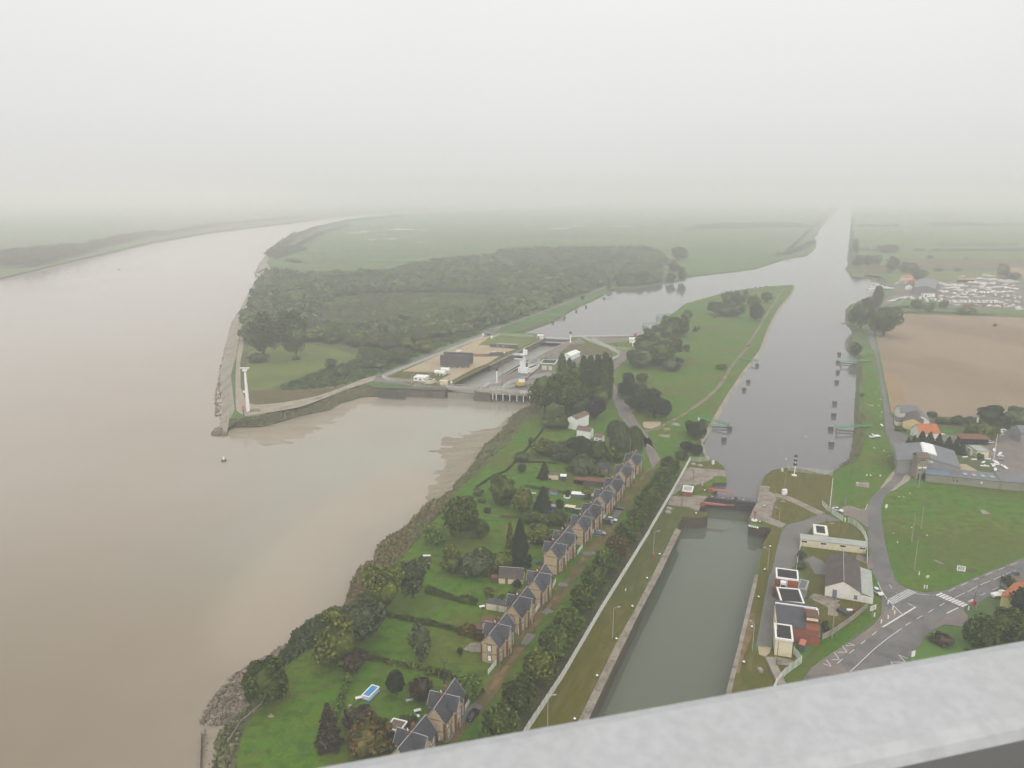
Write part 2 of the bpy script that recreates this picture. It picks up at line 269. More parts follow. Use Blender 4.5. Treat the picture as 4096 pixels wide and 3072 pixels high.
# ================================================================ THE SETTING: water, land, banks
# --- river: a grid so that its silt colour can vary from place to place
def river():
    ys = np.r_[np.linspace(60, 900, 190), np.geomspace(920, 30000, 40)]; xs = np.r_[-np.geomspace(30000, 760, 30), np.linspace(-750, 450, 171), np.geomspace(470, 30000, 25)]
    X, Y = np.meshgrid(xs, ys); v = np.stack([X.ravel(), Y.ravel(), np.full(X.size, RW)], 1); nx, ny = len(xs), len(ys)
    f = [(j*nx+i, j*nx+i+1, (j+1)*nx+i+1, (j+1)*nx+i) for j in range(ny-1) for i in range(nx-1)]
    o = pydata('river', v, f, watermat('river_water', (.3,.25,.2), tint='silt', rough=.12, wave=(.3,.22), layers=[(.006,4,(.33,.26,.185),.42,.62,.4),(.02,4,.93,.46,.64,.6)])); tag(o, kind='structure')
    def seg(px, py, a, b):
        d = np.array(b)-np.array(a); t = np.clip(((px-a[0])*d[0]+(py-a[1])*d[1])/(d@d), 0, 1); return np.hypot(px-a[0]-t*d[0], py-a[1]-t*d[1])
    px, py = v[:,0], v[:,1]
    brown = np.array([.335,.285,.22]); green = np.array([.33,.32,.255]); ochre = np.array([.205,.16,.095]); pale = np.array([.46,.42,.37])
    # the outer harbour is greener, the near stream is ochre
    a, b = G('D', 1000, 905, RW), G('D', 760, 1000, RW); c0 = G('D', 560, 1180, RW)
    d = np.minimum(seg(px, py, a, b)/75, seg(px, py, b, c0)/45); g = np.clip(1.25-d, 0, 1)*.85
    near = np.clip((330-py)/220, 0, 1)*np.clip((-px-45)/70, 0, 1)
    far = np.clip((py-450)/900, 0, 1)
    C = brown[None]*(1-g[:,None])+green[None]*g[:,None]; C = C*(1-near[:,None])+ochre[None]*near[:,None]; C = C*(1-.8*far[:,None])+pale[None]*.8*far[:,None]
    sp_ = P('q 440 1650, D 790 1140, 700 1250, 640 1400, 600 1430, 540 1445, 480 1432, 458 1370, 480 1300, 530 1230, 590 1170, 680 1100, 770 1050, 850 1000', RW); pl = np.array(sp_); ins = np.zeros(len(px), bool); j_ = len(pl)-1
    for i_ in range(len(pl)):
        xi, yi = pl[i_]; xj, yj = pl[j_]; ins ^= ((yi > py) != (yj > py)) & (px < (xj-xi)*(py-yi)/(yj-yi+1e-9)+xi); j_ = i_
    dd = np.min([seg(px, py, pl[i_], pl[i_-1]) for i_ in range(len(pl))], axis=0); k_ = np.clip(np.where(ins, .5+dd/9, .5-dd/9), 0, 1)[:,None]*.6; C = C*(1-k_)+np.array([.40,.33,.25])*k_
    at = o.data.color_attributes.new('silt', 'FLOAT_COLOR', 'POINT'); at.data.foreach_set('color', np.c_[C, np.ones(len(C))].ravel())
river()
# --- outlines of the land (top of bank)
landD = P('S 1500 3400, p 600 1700, 620 1500, 650 1380, 690 1250, 750 1170, 850 1030, 1060 640, 1300 480, 1480 330, 1640 150, o 100 1420, 450 1050, 600 860, 700 740, 830 590, 1000 400, 1110 250, 1240 110, q 760 1460, 1050 1120, 1220 990, 1380 780, 1620 560, 1745 440, 1740 345')
landD += P('q 1740 245, 1150 200, 1050 215, 849 173, x 2020 225, 2090 130, b 330 405, 900 400, 1010 385, 1180 280, 1370 140, 1500 40, 1640 0, d 1400 590, 1700 545, 1850 535, 1858 550, 1825 610, 1755 690, 1695 800, 1640 948, b 2130 790, 1960 1040, 1800 1310, 1750 1400, 1640 1560, g 560 170, 585 310, 640 375, 740 400, 820 460, 842 510, 845 640, 690 640, 690 760, 745 735, 650 790, 570 865, 540 960, 640 970, 632 1000, 600 1025, 355 1020, 300 1140, 310 1160, 30 1659, s 1455 0, 790 1390, S 2140 3330, 2100 3400')
sheet('ground', landD, 0, 'grass')
landA = P('x 0 860, a 860 930, 770 992, 330 972, 0 962, c 1260 1365, C 2150 130, 1900 230, 1500 350, 1000 490, 700 600, 370 640, 260 650, 330 520, 270 0, c 265 1150, 300 950, 360 780, 400 650, 470 540, 512 490, 490 455, 560 335, 700 255, 850 205, 1000 165, 1200 128, 1500 100')
landA += P('D 1000 454.5, 1250 446') + [(2500, 20000), (7500, 20000)] + P('D 1817 445, 1790 470, 1765 500, d 1960 235, 1995 250, 1990 290, 1970 320, 1930 350, 1850 360, 1780 375, 1720 395, 1610 430, 1450 450, 1180 480, 1170 500, 1040 520, 880 545, 760 560, 700 565, 600 620, 480 670, 330 760, 130 830, 90 840, x 1380 30, 1440 150')
sheet('ground', landA, 0, 'far')
landC = P('S 3400 3300, 2870 2900, r 770 1659, 950 980, 1150 130, 1180 0, g 1165 1659, 1262 1290, 1300 1280, 1345 1150, 1290 1130, 1180 1122, 1110 1105, 1092 1060, 1110 1030, 1140 930, 1178 860, 1180 800, 1200 760, 1210 690, 1240 640, 1270 560, 1350 500, 1440 480, 1640 475, 1950 548, f 90 1350, 250 1270, 355 1180, 365 930, 380 800, 370 700, 385 420, 385 200, 400 60, e 270 1650, 310 1540, 330 1440, 250 1350, 255 1200, 300 1150, 510 1080, 560 1000, 720 990, 660 940, 665 880, 600 840, 440 830, 430 860, 300 850, 290 800, 240 750, 285 700, 265 660, 290 350, 300 50, D 1840 438')
landC += [(8600, 20000), (12000, 20000), (9000, 400), (900, 60), (300, 60)]
sheet('ground', landC, 0, 'far')
landE = P('D 0 597, 150 562, 330 520, 450 500, 560 487, 650 477, 750 466, 850 458.5, 1000 450, 1250 441')
landE = [(-3500, 300), (-1300, 700)] + landE + [(0, 20000), (-9000, 20000), (-9000, 300)]
sheet('ground', landE, -2.5, 'far')
# --- canal and lock waters (sheets reach a little way under the land, whose banks close them off)
canalmat = watermat('canal_water', (.125,.12,.12), rough=.05, wave=(.45,.09)); lockmat = watermat('lock_water', (.115,.13,.09), rough=.04, wave=(.5,.05)); chmat = watermat('chamber_water', (.30,.30,.255), rough=.3, wave=(.6,.5))
sheet('canal', [(-12, 640), (30, 662), (60, 650), (140, 640), (92, 420), (75, 380), (75, 308), (110, 304), (150, 330), (260, 330), (250, 500), (360, 700), (420, 900), (900, 1950), (1560, 3500), (8800, 20100), (7300, 20100), (1400, 3600), (900, 2300), (300, 1500), (-60, 900)], CW, canalmat)
sheet('lock_basin', [(-20, 60), (70, 60), (90, 230), (112, 300), (78, 306), (60, 280), (50, 270), (12, 200), (-10, 130)], LW, lockmat)
sheet('lock_chamber', [(-48, 500), (-14, 493), (55, 660), (24, 676)], -4.8, chmat)
# --- banks of the river and mud
ribbon('mud_bank', P('C 250 640, 370 640, 700 600, 1000 490, 1500 350, 1900 230, 2150 130, a 60 960, 200 965'), P('C 215 860, 240 770, 700 772, 1100 670, 1300 600, 1740 520, 1850 430, 2212 330, a 150 1060', -5.6), 0, -5.2, 'scrub', 120, 8, .9, 4)
ribbon('mud_flat', P('C 130 830, 240 770, 700 772, 1100 670, 1300 600, 1740 520, 1850 430, 2212 330, a 150 1060', -5.2), P('C 150 880, 400 900, 700 1030, 880 1090, 1150 1030, 1500 870, 1860 690, 1980 570, 2212 440, a 190 1075', RW), -5.2, -6.12, 'mud', 300, 16, .55, 7)
ribbon('mud_bank', P('p 600 1700, 620 1500, 650 1380, 690 1250, 750 1170, 850 1030, 1060 640, 1300 480, 1480 330, 1640 150, o 100 1420, 450 1050, 600 860, 700 740, 830 590, 1000 400, 1110 250, 1240 110, q 760 1460, 1050 1120, 1220 990, 1380 780, 1620 560, 1745 440, 1740 345'),
       P('p 390 1700, 450 1330, 620 1110, 760 960, 960 640, 1080 560, 1230 340, 1450 180, o 0 1400, 40 1200, 110 1060, 210 985, 290 955, 300 850, 370 740, 540 650, 700 535, 800 420, 900 330, 1110 215, 1130 170, q 440 1650, 590 1500, 680 1400, 830 1150, 870 1080, 1080 890, 1250 720, 1260 640, 1370 560, 1590 450, 1560 380', -4.6), 0, -4.6, 'scrub', 260, 6, .8, 5)
ribbon('mud_flat', P('o 440 690, 540 650, 700 535, 800 420, 900 330, 1110 215, 1130 170, q 440 1650, 590 1500, 680 1400, 830 1150, 870 1080, 1080 890, 1250 720, 1260 640, 1370 560, 1590 450, 1540 350', -4.6), P('o 420 690, 620 575, 690 510, 780 380, 830 270, 850 120, q 20 1640, 150 1400, 250 1230, 0 1110, 300 900, 560 850, 730 790, 1000 780, 1190 640, 1260 590, 1370 530, 1285 490, 1340 420, 1500 350', RW), -4.6, -6.1, 'mudslope', 420, 34, .5, 5, prof=lambda t: t**.5)
ribbon('shore', P('p 210 1652, 235 1330, 250 1150, 330 1010, 500 820, 700 690, 900 560, 1080 430, 1140 420', RW), P('p 560 1652, 600 1400, 700 1200, 850 1030, 960 740, 1060 640, 1200 540, 1260 480, 1300 400', -2), -6.3, -2.4, 'mud', 80, 10, .6, 3)
ribbon('rock_bank', P('C 260 650, 330 520, 270 0, c 265 1150, 300 950, 360 780, 400 650, 470 540, 512 490'), P('C 205 870, 100 790, 130 400, 85 0, c 165 1150, 225 900, 300 790, 370 650, 425 560, 470 500', -5.9), 0, -6.3, 'revet', 140, 10, .7, 5)
ribbon('rock_bank', P('c 512 490, 490 455, 560 335, 700 255, 850 205, 1000 165, 1200 128, 1500 100'), P('c 400 540, 425 480, 520 350, 680 258, 845 200, 1000 160, 1200 122, 1500 94', RW), 0, -6.3, 'revet', 90, 4, .5, 9)
ribbon('mud_bank', P('D 0 597, 150 562, 330 520, 450 500, 560 487, 650 477, 800 463', -2.5), P('D 0 607, 150 570, 330 525, 450 504, 560 490, 650 479.5, 800 465', RW), -2.5, -6.2, 'mud', 90, 3, .8, 14)
# canal banks: earth slopes into the water
def bank(name, s, w=3.0, m='scrub', z1=-2.2, side=1, nu=80, amp=.3, zt=0):
    a = P(s); A2 = [Vector(p) for p in a]; b = []
    for i in range(len(a)):
        d = (A2[min(i+1,len(a)-1)]-A2[max(i-1,0)]).normalized(); b.append(tuple(A2[i]+Vector((d.y, -d.x))*w*side))
    ribbon(name, a, b, zt, z1, m, nu, 4, amp, 3)
bank('canal_bank', 'b 1010 385, 1180 280, 1370 140, 1500 40, 1640 0, d 1400 590, 1700 545, 1850 535', 3, side=-1)
bank('canal_bank', 'd 1850 535, 1858 550, 1825 610, 1755 690, 1695 800, 1640 948, b 2130 790, 1960 1040, 1800 1310, 1750 1400, 1640 1560, g 560 170, 585 310, 640 375', 3, 'revet', side=-1, nu=160)
bank('canal_bank', 'g 1950 548, f 90 1350, 250 1270, 355 1180, 365 930, 380 800, 370 700, 385 420, 385 200, 400 60, e 270 1650, 310 1540, 330 1440, 250 1350, 255 1200, 300 1150, 510 1080', 3.5, side=-1, nu=160)
bank('canal_bank', 'e 660 940, 665 880, 600 840, 440 830, 430 860, 300 850, 290 800, 240 750, 285 700, 265 660, 290 350, 300 50, D 1840 438', 5, side=-1, nu=120)
bank('canal_bank', 'D 1817 445, 1790 470, 1765 500, d 1960 235, 1995 250, 1990 290, 1970 320, 1930 350, 1850 360, 1780 375, 1720 395, 1610 430, 1450 450, 1180 480, 1170 500, 1040 520, 880 545, 760 560, 700 565, 600 620, 480 670, 330 760, 130 830, 90 840', 4, side=-1, nu=200)
# ================================================================ roads, tracks, fields, yards (thin sheets laid over the ground)
Z1, Z2, Z3, Z4 = .03, .06, .10, .13
def strip(name, left, right, z, m, nu=60, kind='structure'): return ribbon(name, P(left), P(right), z, z, m, nu, 1, kind=kind)
def path(name, s, wd, z, m, nu=60, taper=None):
    a = resample(P(s), nu); A_, B_ = [], []
    for i in range(nu):
        d = a[min(i+1,nu-1)]-a[max(i-1,0)]; d = d/np.linalg.norm(d); n_ = np.array([-d[1], d[0]]); w_ = (wd if taper is None else wd+(taper-wd)*i/(nu-1))/2*(1+.12*math.sin(i*1.7)*(1 if nu > 30 else 0))
        A_.append(tuple(a[i]+n_*w_)); B_.append(tuple(a[i]-n_*w_))
    return ribbon(name, A_, B_, z, z, m, nu, 1)
M['lanegrass'] = mat('worn_lane', (.105,.10,.03), [(.12,4,(.19,.125,.055),.46,.6,.9),(.8,4,(.07,.085,.02),.5,.65,.7)])
M['underwood'] = mat('dark_bare_soil', (.085,.07,.035), [(.2,5,(.06,.075,.025),.42,.6,.9)])  # dark brown bare dirt along the lock fence and below the tree row
M['boatground'] = mat('boatyard_ground', (.15,.145,.125), [(.03,5,(.24,.19,.14),.48,.6,.9),(.05,4,(.09,.11,.06),.52,.62,.8)])
M['pathdirt'] = mat('trodden_path', (.24,.19,.135), [(.12,5,(.12,.135,.05),.46,.6,.9),(1.2,4,.8,.45,.7,.5)])
# point of land, west of the new lock
sheet('meadow', P('c 360 1115, 440 1100, 520 1075, 780 1060, 1000 1100, 1160 1150, 1150 1175, 1050 1195, 800 1280, 620 1340, 510 1395, 400 1410, 330 1400, 340 1240'), Z1, 'meadow')
sheet('rough_grass', P('c 330 1410, 510 1400, 700 1405, 950 1390, 1130 1350, 1000 1400, 850 1450, 650 1490, 470 1510, 380 1505, 330 1490'), Z1, 'brownscrub')
sheet('rough_grass', P('c 290 1120, 350 1110, 520 1070, 780 1050, 1200 1070, 1500 1020, 2100 930, 1700 1100, 1350 1250, 1200 1310, 900 1395, 640 1405, 530 1400, 620 1345, 900 1250, 1160 1175, 1155 1150, 1000 1100, 780 1060, 520 1075, 360 1115, 350 1250, 330 1420, 290 1380'), .015, 'scrub')
strip('gravel_track', 'c 512 490, 420 620, 370 740, 340 850, 300 1000, 270 1150, 262 1300, 262 1480, 270 1560, 330 1595, 500 1570, 750 1525, 950 1450, 1120 1385, 1300 1325, 1360 1310', 'c 520 500, 440 640, 392 760, 355 870, 325 1050, 297 1200, 300 1390, 340 1480, 380 1510, 450 1510, 640 1490, 850 1450, 1000 1400, 1150 1340, 1230 1310, 1330 1290', Z2, 'gravel', 140)
sheet('road', P('a 0 845, 40 815, 90 860, 330 912, 430 940, 740 950, 1000 955, 1000 965, 430 965, 330 935, 0 905'), Z2, 'asphaltgrey')
strip('road', 'c 1280 1330, 1360 1275, 1700 1125, 2000 1015, 2080 985, 2120 950, a 1220 335, 1330 300, 1500 250, 1700 180, 2212 -20, d 500 620, 770 498', 'c 1330 1300, 1400 1280, 1720 1150, 2050 1020, 2150 990, a 1290 400, 1345 345, 1400 300, 1560 250, 1760 175, 2212 5, d 510 622, 790 500', Z2, 'asphaltgrey', 90)
sheet('lock_yard', P('a 85 860, 60 835, 1190 405, 1300 390, 1400 372, 1880 415, x 1440 152, 0 862, a 858 932, 770 960, 430 950'), Z1, 'olive')
sheet('sandy_yard', P('a 300 790, 830 560, 960 520, 1200 410, 1290 395, 1200 460, 1140 500, 1270 505, 1560 545, 1440 580, 1380 620, 1250 700, 1100 755, 840 895, 700 890, 840 820, 640 800'), Z2, 'sandy')
sheet('field', P('a 1140 500, 1300 400, 1880 420, 1570 540, 1260 505'), Z2, 'meadow')
# lock island between the new lock and the village
sheet('lock_quay', P('a 1190 958, x 1500 470, 2040 222, 2212 210, b 320 410, 400 480, 300 485, 200 520, 100 580, 0 640, x 1650 580, 1300 690, 1000 700, a 1570 790, 1500 860, 1400 930, 1200 985'), Z1, 'asphaltpink')
sheet('lock_yard', P('a 1200 985, 1400 930, 1500 860, 1570 790, 1700 810, 1800 770, 2000 780, 2000 830, 1880 860, 1420 990'), Z1, 'asphaltgrey')
sheet('rough_grass', P('b 130 575, 220 490, 320 480, 480 500, 600 545, 700 590, 720 610, 660 640, 300 590'), Z2, 'brownscrub')
sheet('lock_yard', P('b -50 640, 100 590, 300 600, 720 620, 680 690, 640 800, 300 700'), Z1, 'asphaltgrey')
sheet('lock_quay', P('b 340 408, 880 418, 900 460, 640 480, 560 470, 430 430'), Z1, 'asphaltpink')
sheet('lock_yard', P('q 1150 205, 1500 170, 1740 120, 1760 240, 1700 260'), Z1, 'asphaltgrey')
strip('road', 'b 330 415, 450 455, 600 520, 720 580, 760 625, 690 710, 680 790, 700 900, 700 1080, 840 1270, 920 1420, 1000 1480, 1030 1560, 1040 1659, k 1740 500, 1760 700, 1840 900, 1880 1020', 'b 460 430, 560 475, 700 540, 800 560, 900 575, 860 640, 690 790, 700 900, 780 1040, 880 1180, 930 1290, 1000 1400, 1090 1500, 1130 1600, 1170 1659, k 1830 530, 1860 640, 1950 780, 2000 870', Z2, 'asphaltpink', 90)
strip('pavement', 'b 690 1080, 760 1280, 870 1410', 'b 680 1050, 840 1270, 905 1410', Z3, 'asphaltgrey', 20)
path('footpath', 'b 1050 1455, 1150 1440, 1370 1330, 1500 1250, 1640 1160, 1750 1075, 1850 980, 1930 870, 1990 760, 2080 640, 2160 560, 2212 490, d 1560 930, 1640 800, 1700 700, 1740 640, 1760 600, 1800 560', 2.6, Z3, 'pathdirt', 90, 2.2)
sheet('dirt_patch', P('b 1030 1350, 1100 1345, 1230 1350, 1220 1385, 1130 1425, 1060 1420, 1030 1400'), Z2, 'sandy')
sheet('dirt_patch', P('b 1330 1375, 1380 1350, 1420 1365, 1445 1390, 1400 1395'), Z2, 'concrete')
sheet('dirt_patch', P('b 1255 1415, 1320 1415, 1340 1435, 1290 1445, 1250 1430'), Z2, 'fieldorange')
sheet('concrete_slab', P('b 1210 1488, 1330 1492, 1315 1525, 1190 1510'), Z2, 'concretepink')
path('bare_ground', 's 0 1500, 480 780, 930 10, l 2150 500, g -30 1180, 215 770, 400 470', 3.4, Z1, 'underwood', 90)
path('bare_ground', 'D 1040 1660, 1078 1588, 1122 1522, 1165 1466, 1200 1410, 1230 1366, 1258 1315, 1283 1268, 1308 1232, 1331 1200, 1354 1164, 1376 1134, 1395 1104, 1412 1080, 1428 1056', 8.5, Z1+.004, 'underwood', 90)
# village lane and the lawn of the old lock
path('lane', 'k 1900 1030, 1700 1200, 1530 1450, 1440 1560, l 1700 240, 1560 500, 1360 700, 1180 950, 1000 1230, 860 1430, 700 1640, w 1900 700, 1680 1060, 1500 1380, 1290 1659, n 2212 330, 2000 660, 1700 1000, 1450 1250, 1200 1500', 3.6, Z1, 'lanegrass', 120)
for k_, s_ in enumerate(('w 1880 820, 1740 1010, 1600 1040','w 1600 1250, 1450 1450, 1290 1659','n 2212 340, 2000 660','l 1030 1150, 960 1240','l 1240 850, 1180 940', 'l 860 1400, 700 1600','k 1830 1010, 1700 1180','k 1560 1400, 1440 1500')):
    path('dirt_patch', s_, 1.8, Z2, 'lanedirt', 14, 1.0)
for s_ in ('n 1950 690, 1700 900, 1500 1160, 1250 1300','w 1760 1060, 1640 1210','w 2040 700, 1930 760','l 1440 540, 1500 440','l 1560 340, 1660 300','l 860 1240, 1000 1260','l 1230 800, 1440 780','l 1750 150, 1700 260'):
    path('gravel_patch', s_, 3.0, Z3, 'asphaltgrey', 12, 2.0)
lawn = P('g 440 402, 0 1180, l 2212 480, s 960 0, 0 1560, S 1950 3200, 2130 3200, s 640 1430, 930 860, 1370 0, g 200 1330, 290 1170, 350 1020, 600 1020, 632 990, 560 960, 470 935, 380 910, 180 890, 230 780, 330 560, 380 480')
sheet('lawn', lawn, Z1, 'olive')
strip('quay_coping', 'x 0 860, 1440 150', 'x -25 850, 1425 142', Z4, 'concrete', 20); strip('quay_coping', 'a 1190 958, x 1500 470, 2040 222', 'a 1215 962, x 1540 478, 2070 228', Z4, 'concrete', 30)
sheet('lawn', P('g 450 400, 650 400, 700 405, 780 440, 820 500, 440 470, 380 530, 420 440'), Z2, 'olive')
sheet('quay_apron', P('g 400 480, 450 470, 820 500, 842 508, 842 570, 700 570, 690 600, 600 640, 500 670, 350 690, 340 720, 230 790, 330 590'), Z2, 'concretepink')
sheet('quay_apron', P('g 200 870, 230 780, 350 790, 480 780, 640 790, 570 860, 540 950, 470 935, 440 915, 200 885'), Z2, 'concretepink')
sheet('lawn', P('g 500 670, 690 680, 700 745, 560 765, 480 740'), Z2, 'olive')
strip('quay_coping', 'g 285 1145, 30 1659, s 1370 0, 1270 170, 1160 370, 930 850, 660 1400, S 2180 3200', 'g 345 1165, 110 1659, s 1455 0, 1390 120, 1240 430, 1060 800, 800 1370, S 2245 3200', Z3, 'concretepink', 50)
strip('quay_coping', 'r 1180 0, 1150 130, 950 980, 770 1659, S 2870 2900', 'r 1232 0, 1200 170, 1010 980, 850 1659, S 2895 2900', Z3, 'concretepink', 30)
strip('quay_coping', 'r 1145 140, 945 975', 'r 1195 150, 1008 985', Z4, 'concrete', 20)
# east side of the old lock
sheet('lawn', P('g 1270 565, 1350 500, 1450 478, 1640 475, 1950 550, 2010 560, 1990 900, 2000 985, 1940 995, 1800 930, 1500 780, 1330 740, 1310 680, 1230 670'), Z1, 'olive')
sheet('quay_apron', P('g 1205 740, 1330 740, 1370 760, 1400 820, 1370 880, 1340 1025, 1510 1095, 1450 1140, 1100 1030, 1140 930, 1180 860'), Z1, 'concretepink')
sheet('quay_apron', P('g 1215 670, 1330 678, 1310 738, 1205 735'), Z1, 'concretepink')
sheet('lawn', P('g 1380 880, 1500 885, 1830 1020, 1700 1060, 1520 1095, 1340 1025'), Z1, 'olive')
sheet('lawn', P('g 1400 830, 1480 820, 1830 990, 1840 1010, 1500 885, 1380 870'), Z1, 'olive')
path('footpath', 'g 1370 770, 1500 800, 1620 850, 1760 920, 1900 985', 4.2, Z2, 'concretepink', 20)
sheet('lawn', P('g 1095 1060, 1200 1050, 1450 1140, 1450 1200, 1400 1400, 1350 1659, r 1380 0, 1320 300, 1250 650, 1200 980, 1100 1300, 950 1310, 900 1480, 850 1659, 1010 985, 1200 170, 1232 0, g 1255 1310, 1340 1160, 1330 1140'), Z1, 'olive')
sheet('lawn', P('r 900 1480, 1000 1250, 1200 1130, 1450 1080, 1480 1100, 1750 1120, 1800 1250, 1420 1659, S 3080 2850, 2890 2850, r 850 1659'), Z1, 'olive')
strip('road', 'g 1940 990, 1880 990, 1700 1060, 1520 1100, 1450 1200, 1390 1420, 1340 1659, r 1390 0, 1320 350, 1240 800, 1190 1060', 'g 2110 1060, 1960 1070, 1860 1090, 1780 1150, 1700 1250, 1650 1400, 1610 1560, r 1560 0, 1540 200, 1480 560, 1470 800, 1420 1070', Z2, 'asphaltgrey', 70)
sheet('dirt_patch', P('r 1220 1060, 1420 1070, 1400 1150, 1330 1210, 1240 1180'), Z3, 'sandy')
path('dirt_patch', 'r 1110 560, 1090 850, 1010 1050, 960 1200, 900 1450', 3.0, Z2, 'lanedirt', 20, 1.5)
sheet('concrete_slab', P('r 1470 1200, 1560 1220, 1760 1270, 1700 1330, 1660 1340, 1460 1320'), Z3, 'concretepink')
sheet('lawn', P('h 960 330, 1300 300, 1500 350, 1640 480, 1710 640, 760 500, 900 440'), Z1, 'olive')
sheet('lawn', P('h 730 700, 1720 800, 1720 1440, 1690 1560, i 1720 600, 1200 1000, 1060 1000, 830 600, 840 250, 735 130, 680 100'), Z1, 'olive')
path('dirt_patch', 'h 850 860, 980 920, 1040 1100', 6, Z2, 'asphaltgrey', 14, 4)
path('dirt_patch', 'i 900 490, 1100 560, 1250 620', 4, Z2, 'concretepink', 14, 7)
sheet('concrete_slab', P('i 1150 600, 1330 620, 1290 800, 1145 780'), Z3, 'concretepink')
# the big road, the side road, the lane along the canal
sheet('ground', P('S 3150 3200, r 1420 1659, 1860 1290, i 1060 1150, 1340 980, 1720 620, h 1740 800, 1720 640, 1600 420, 1440 300, g 2050 870, 2020 560, 1950 548, f 90 1350, 250 1270, 355 1180, 365 930, 390 800, 400 600, 400 60, 540 0, 560 200, 640 700, 700 1000, 790 1300, 500 1659, t 80 250, 100 900, 300 1350, j 600 430, 380 280, 330 400, 390 600, 390 800, 0 1120, S 3250 2800'), .01, 'grass')
sheet('field', P('t 120 250, 180 130, 350 20, 700 -30, f 1100 1440, 2400 1570, S 4500 2050, 4500 2170, t 2600 900, 2212 1010, 1300 1430, 900 1530, 650 1540, 400 1430, 270 1270, 200 980, 120 560'), Z1, 'grass')
sheet('road', P('S 3100 3300, 3130 2850, i 830 1659, j 0 1150, 350 930, 400 800, 400 620, 400 500, 280 270, h 1750 700, 1720 300, 1735 160, 1750 70, f 495 1659, 560 1590, 640 1520, 740 1430, 785 1340, 785 1320, 905 1320, 900 1350, 850 1440, 760 1530, 700 1570, 650 1640, t 150 160, 100 300, 120 540, 170 860, 240 1130, 300 1330, j 560 380, 700 490, 950 545, 1200 520, 1700 300, 2212 100, S 4600 2040, 4600 2200, j 2212 370, 1640 660, 1500 700, 1440 760, 1510 860, 1440 980, 1200 955, 1050 1020, 950 1110, 900 1200, 740 1390, 600 1650, S 3500 2900, 3420 3300'), Z2, 'asphalt')
sheet('verge', P('i 1450 1659, 830 1659, 900 1560, 1200 1340, 1600 1100, 1840 900, 1930 780, 2212 600, 2212 790, 1960 960, 1700 1160, 1300 1420'), Z3, 'asphaltpink')
sheet('verge', P('j 1230 830, 1400 740, 1500 860, 1440 980, 1200 950, 1000 1020, 920 1120, 860 1240, 960 1050'), Z3, 'asphaltpink')
strip('road', 'f 540 0, 600 280, 640 560, 660 760, 670 900, 740 1060, 780 1230, 785 1340', 'f 575 0, 660 400, 690 600, 740 740, 780 900, 860 1050, 890 1200, 905 1340', Z2+.01, 'asphalt', 60)
path('road', 'f 557 0, 520 -100, e 505 1430, 480 1350, 470 1300, 600 1190, 800 1160, 900 1080, 930 1000', 5, Z2+.01, 'asphaltgrey', 50)
sheet('verge', P('f 825 1000, 860 980, 890 1110, 920 1330, 890 1330'), Z3, 'asphaltpink')
sheet('verge', P('f 780 1310, 785 1340, 740 1430, 640 1520, 600 1550, 680 1430'), Z3, 'gravel'); sheet('verge', P('f 900 1345, 960 1345, 940 1440, 760 1560, 700 1572, 760 1530, 850 1440'), Z3, 'gravel')
sheet('parking_area', P('h 1335 130, 1400 90, 1480 90, 1690 150, 1740 60, 1740 420, 1640 340, 1560 290, 1440 240, 1380 230'), Z3, 'asphaltpink')
sheet('yard', P('h 1580 790, 1720 870, 1790 800, 1830 1000, 1740 1040, 1720 950, 1560 880'), Z3, 'asphaltpink')
sheet('field', P('f 600 0, e 595 1659, 560 1500, 740 1300, 830 1255, 2201 1300, S 4700 1310, 4700 1700, f 2201 740, 1700 748, 1240 738, 1100 720, 1040 700, 790 690, 730 690, 700 500, 650 260'), Z1, 'field')
sheet('field', P('f 645 262, 810 258, 870 480, 905 620, 810 690, 735 690, 700 500'), Z2, 'fieldorange')
sheet('rough_grass', P('e 840 1245, 1150 1230, 2201 1260, 2201 1300, 830 1258'), Z2, 'scrub')
sheet('yard', P('f 1000 720, 1240 740, 2201 760, 2201 860, 1300 880, 1190 880, 1100 830'), Z1, 'scrub')
sheet('yard', P('f 1190 885, 1540 880, 1500 940, 1215 935'), Z2, 'grass')
sheet('boatyard', P('f 1300 935, 1500 950, 1900 880, 2201 870, S 4500 1750, 4500 1960, f 2201 1400, 1920 1345, 1850 1250, 1760 1200, 1550 1150, 1500 1050, 1200 1020, 1000 960'), Z1, 'asphaltpink')
sheet('rough_grass', P('f 1340 1200, 1560 1190, 1760 1220, 1850 1370, 1790 1375, 1335 1330'), Z3, 'scrub'); sheet('dirt_patch', P('f 1345 1290, 1420 1260, 1560 1265, 1690 1340, 1790 1370, 1340 1330'), Z4, 'sandy')
sheet('yard', P('f 770 760, 890 850, 870 930, 960 970, 860 1060, 780 900'), Z3, 'asphalt')
# boatyard by the canal and the polder beyond
sheet('boatyard', P('e 620 1180, 640 1130, 760 1000, 700 940, 960 900, 1200 940, 1500 860, 2201 880, S 4500 1110, 4500 1250, e 2201 1210, 1900 1190, 1400 1150, 1150 1110, 900 1080'), Z1, 'boatground')
sheet('boatyard', P('e 1240 960, 1450 1000, 2100 960, 2201 1000, 2201 1060, 1400 1080, 1240 1060'), Z2, 'boatground')
sheet('boatyard', P('e 1250 1150, 2201 1170, 2201 1200, 1300 1185'), Z2, 'asphaltgrey')
sheet('field', P('e 330 580, 2201 560, S 4700 1000, 4700 1030, e 2201 650, 900 650, 650 640, 350 610'), Z1, 'grass')
sheet('field', P('e 330 390, 2201 350, S 4700 920, 4700 980, e 2201 500, 330 500'), Z1, 'grass')
sheet('field', P('e 660 650, 2201 655, S 4700 1040, 4700 1085, e 2201 780, 1000 780, 330 780, 420 730, 700 720'), Z1, 'brownscrub')
sheet('field', P('e 700 790, 1880 790, 2201 770, 2201 860, 1450 880, 1000 900, 700 940'), Z1, 'meadow')
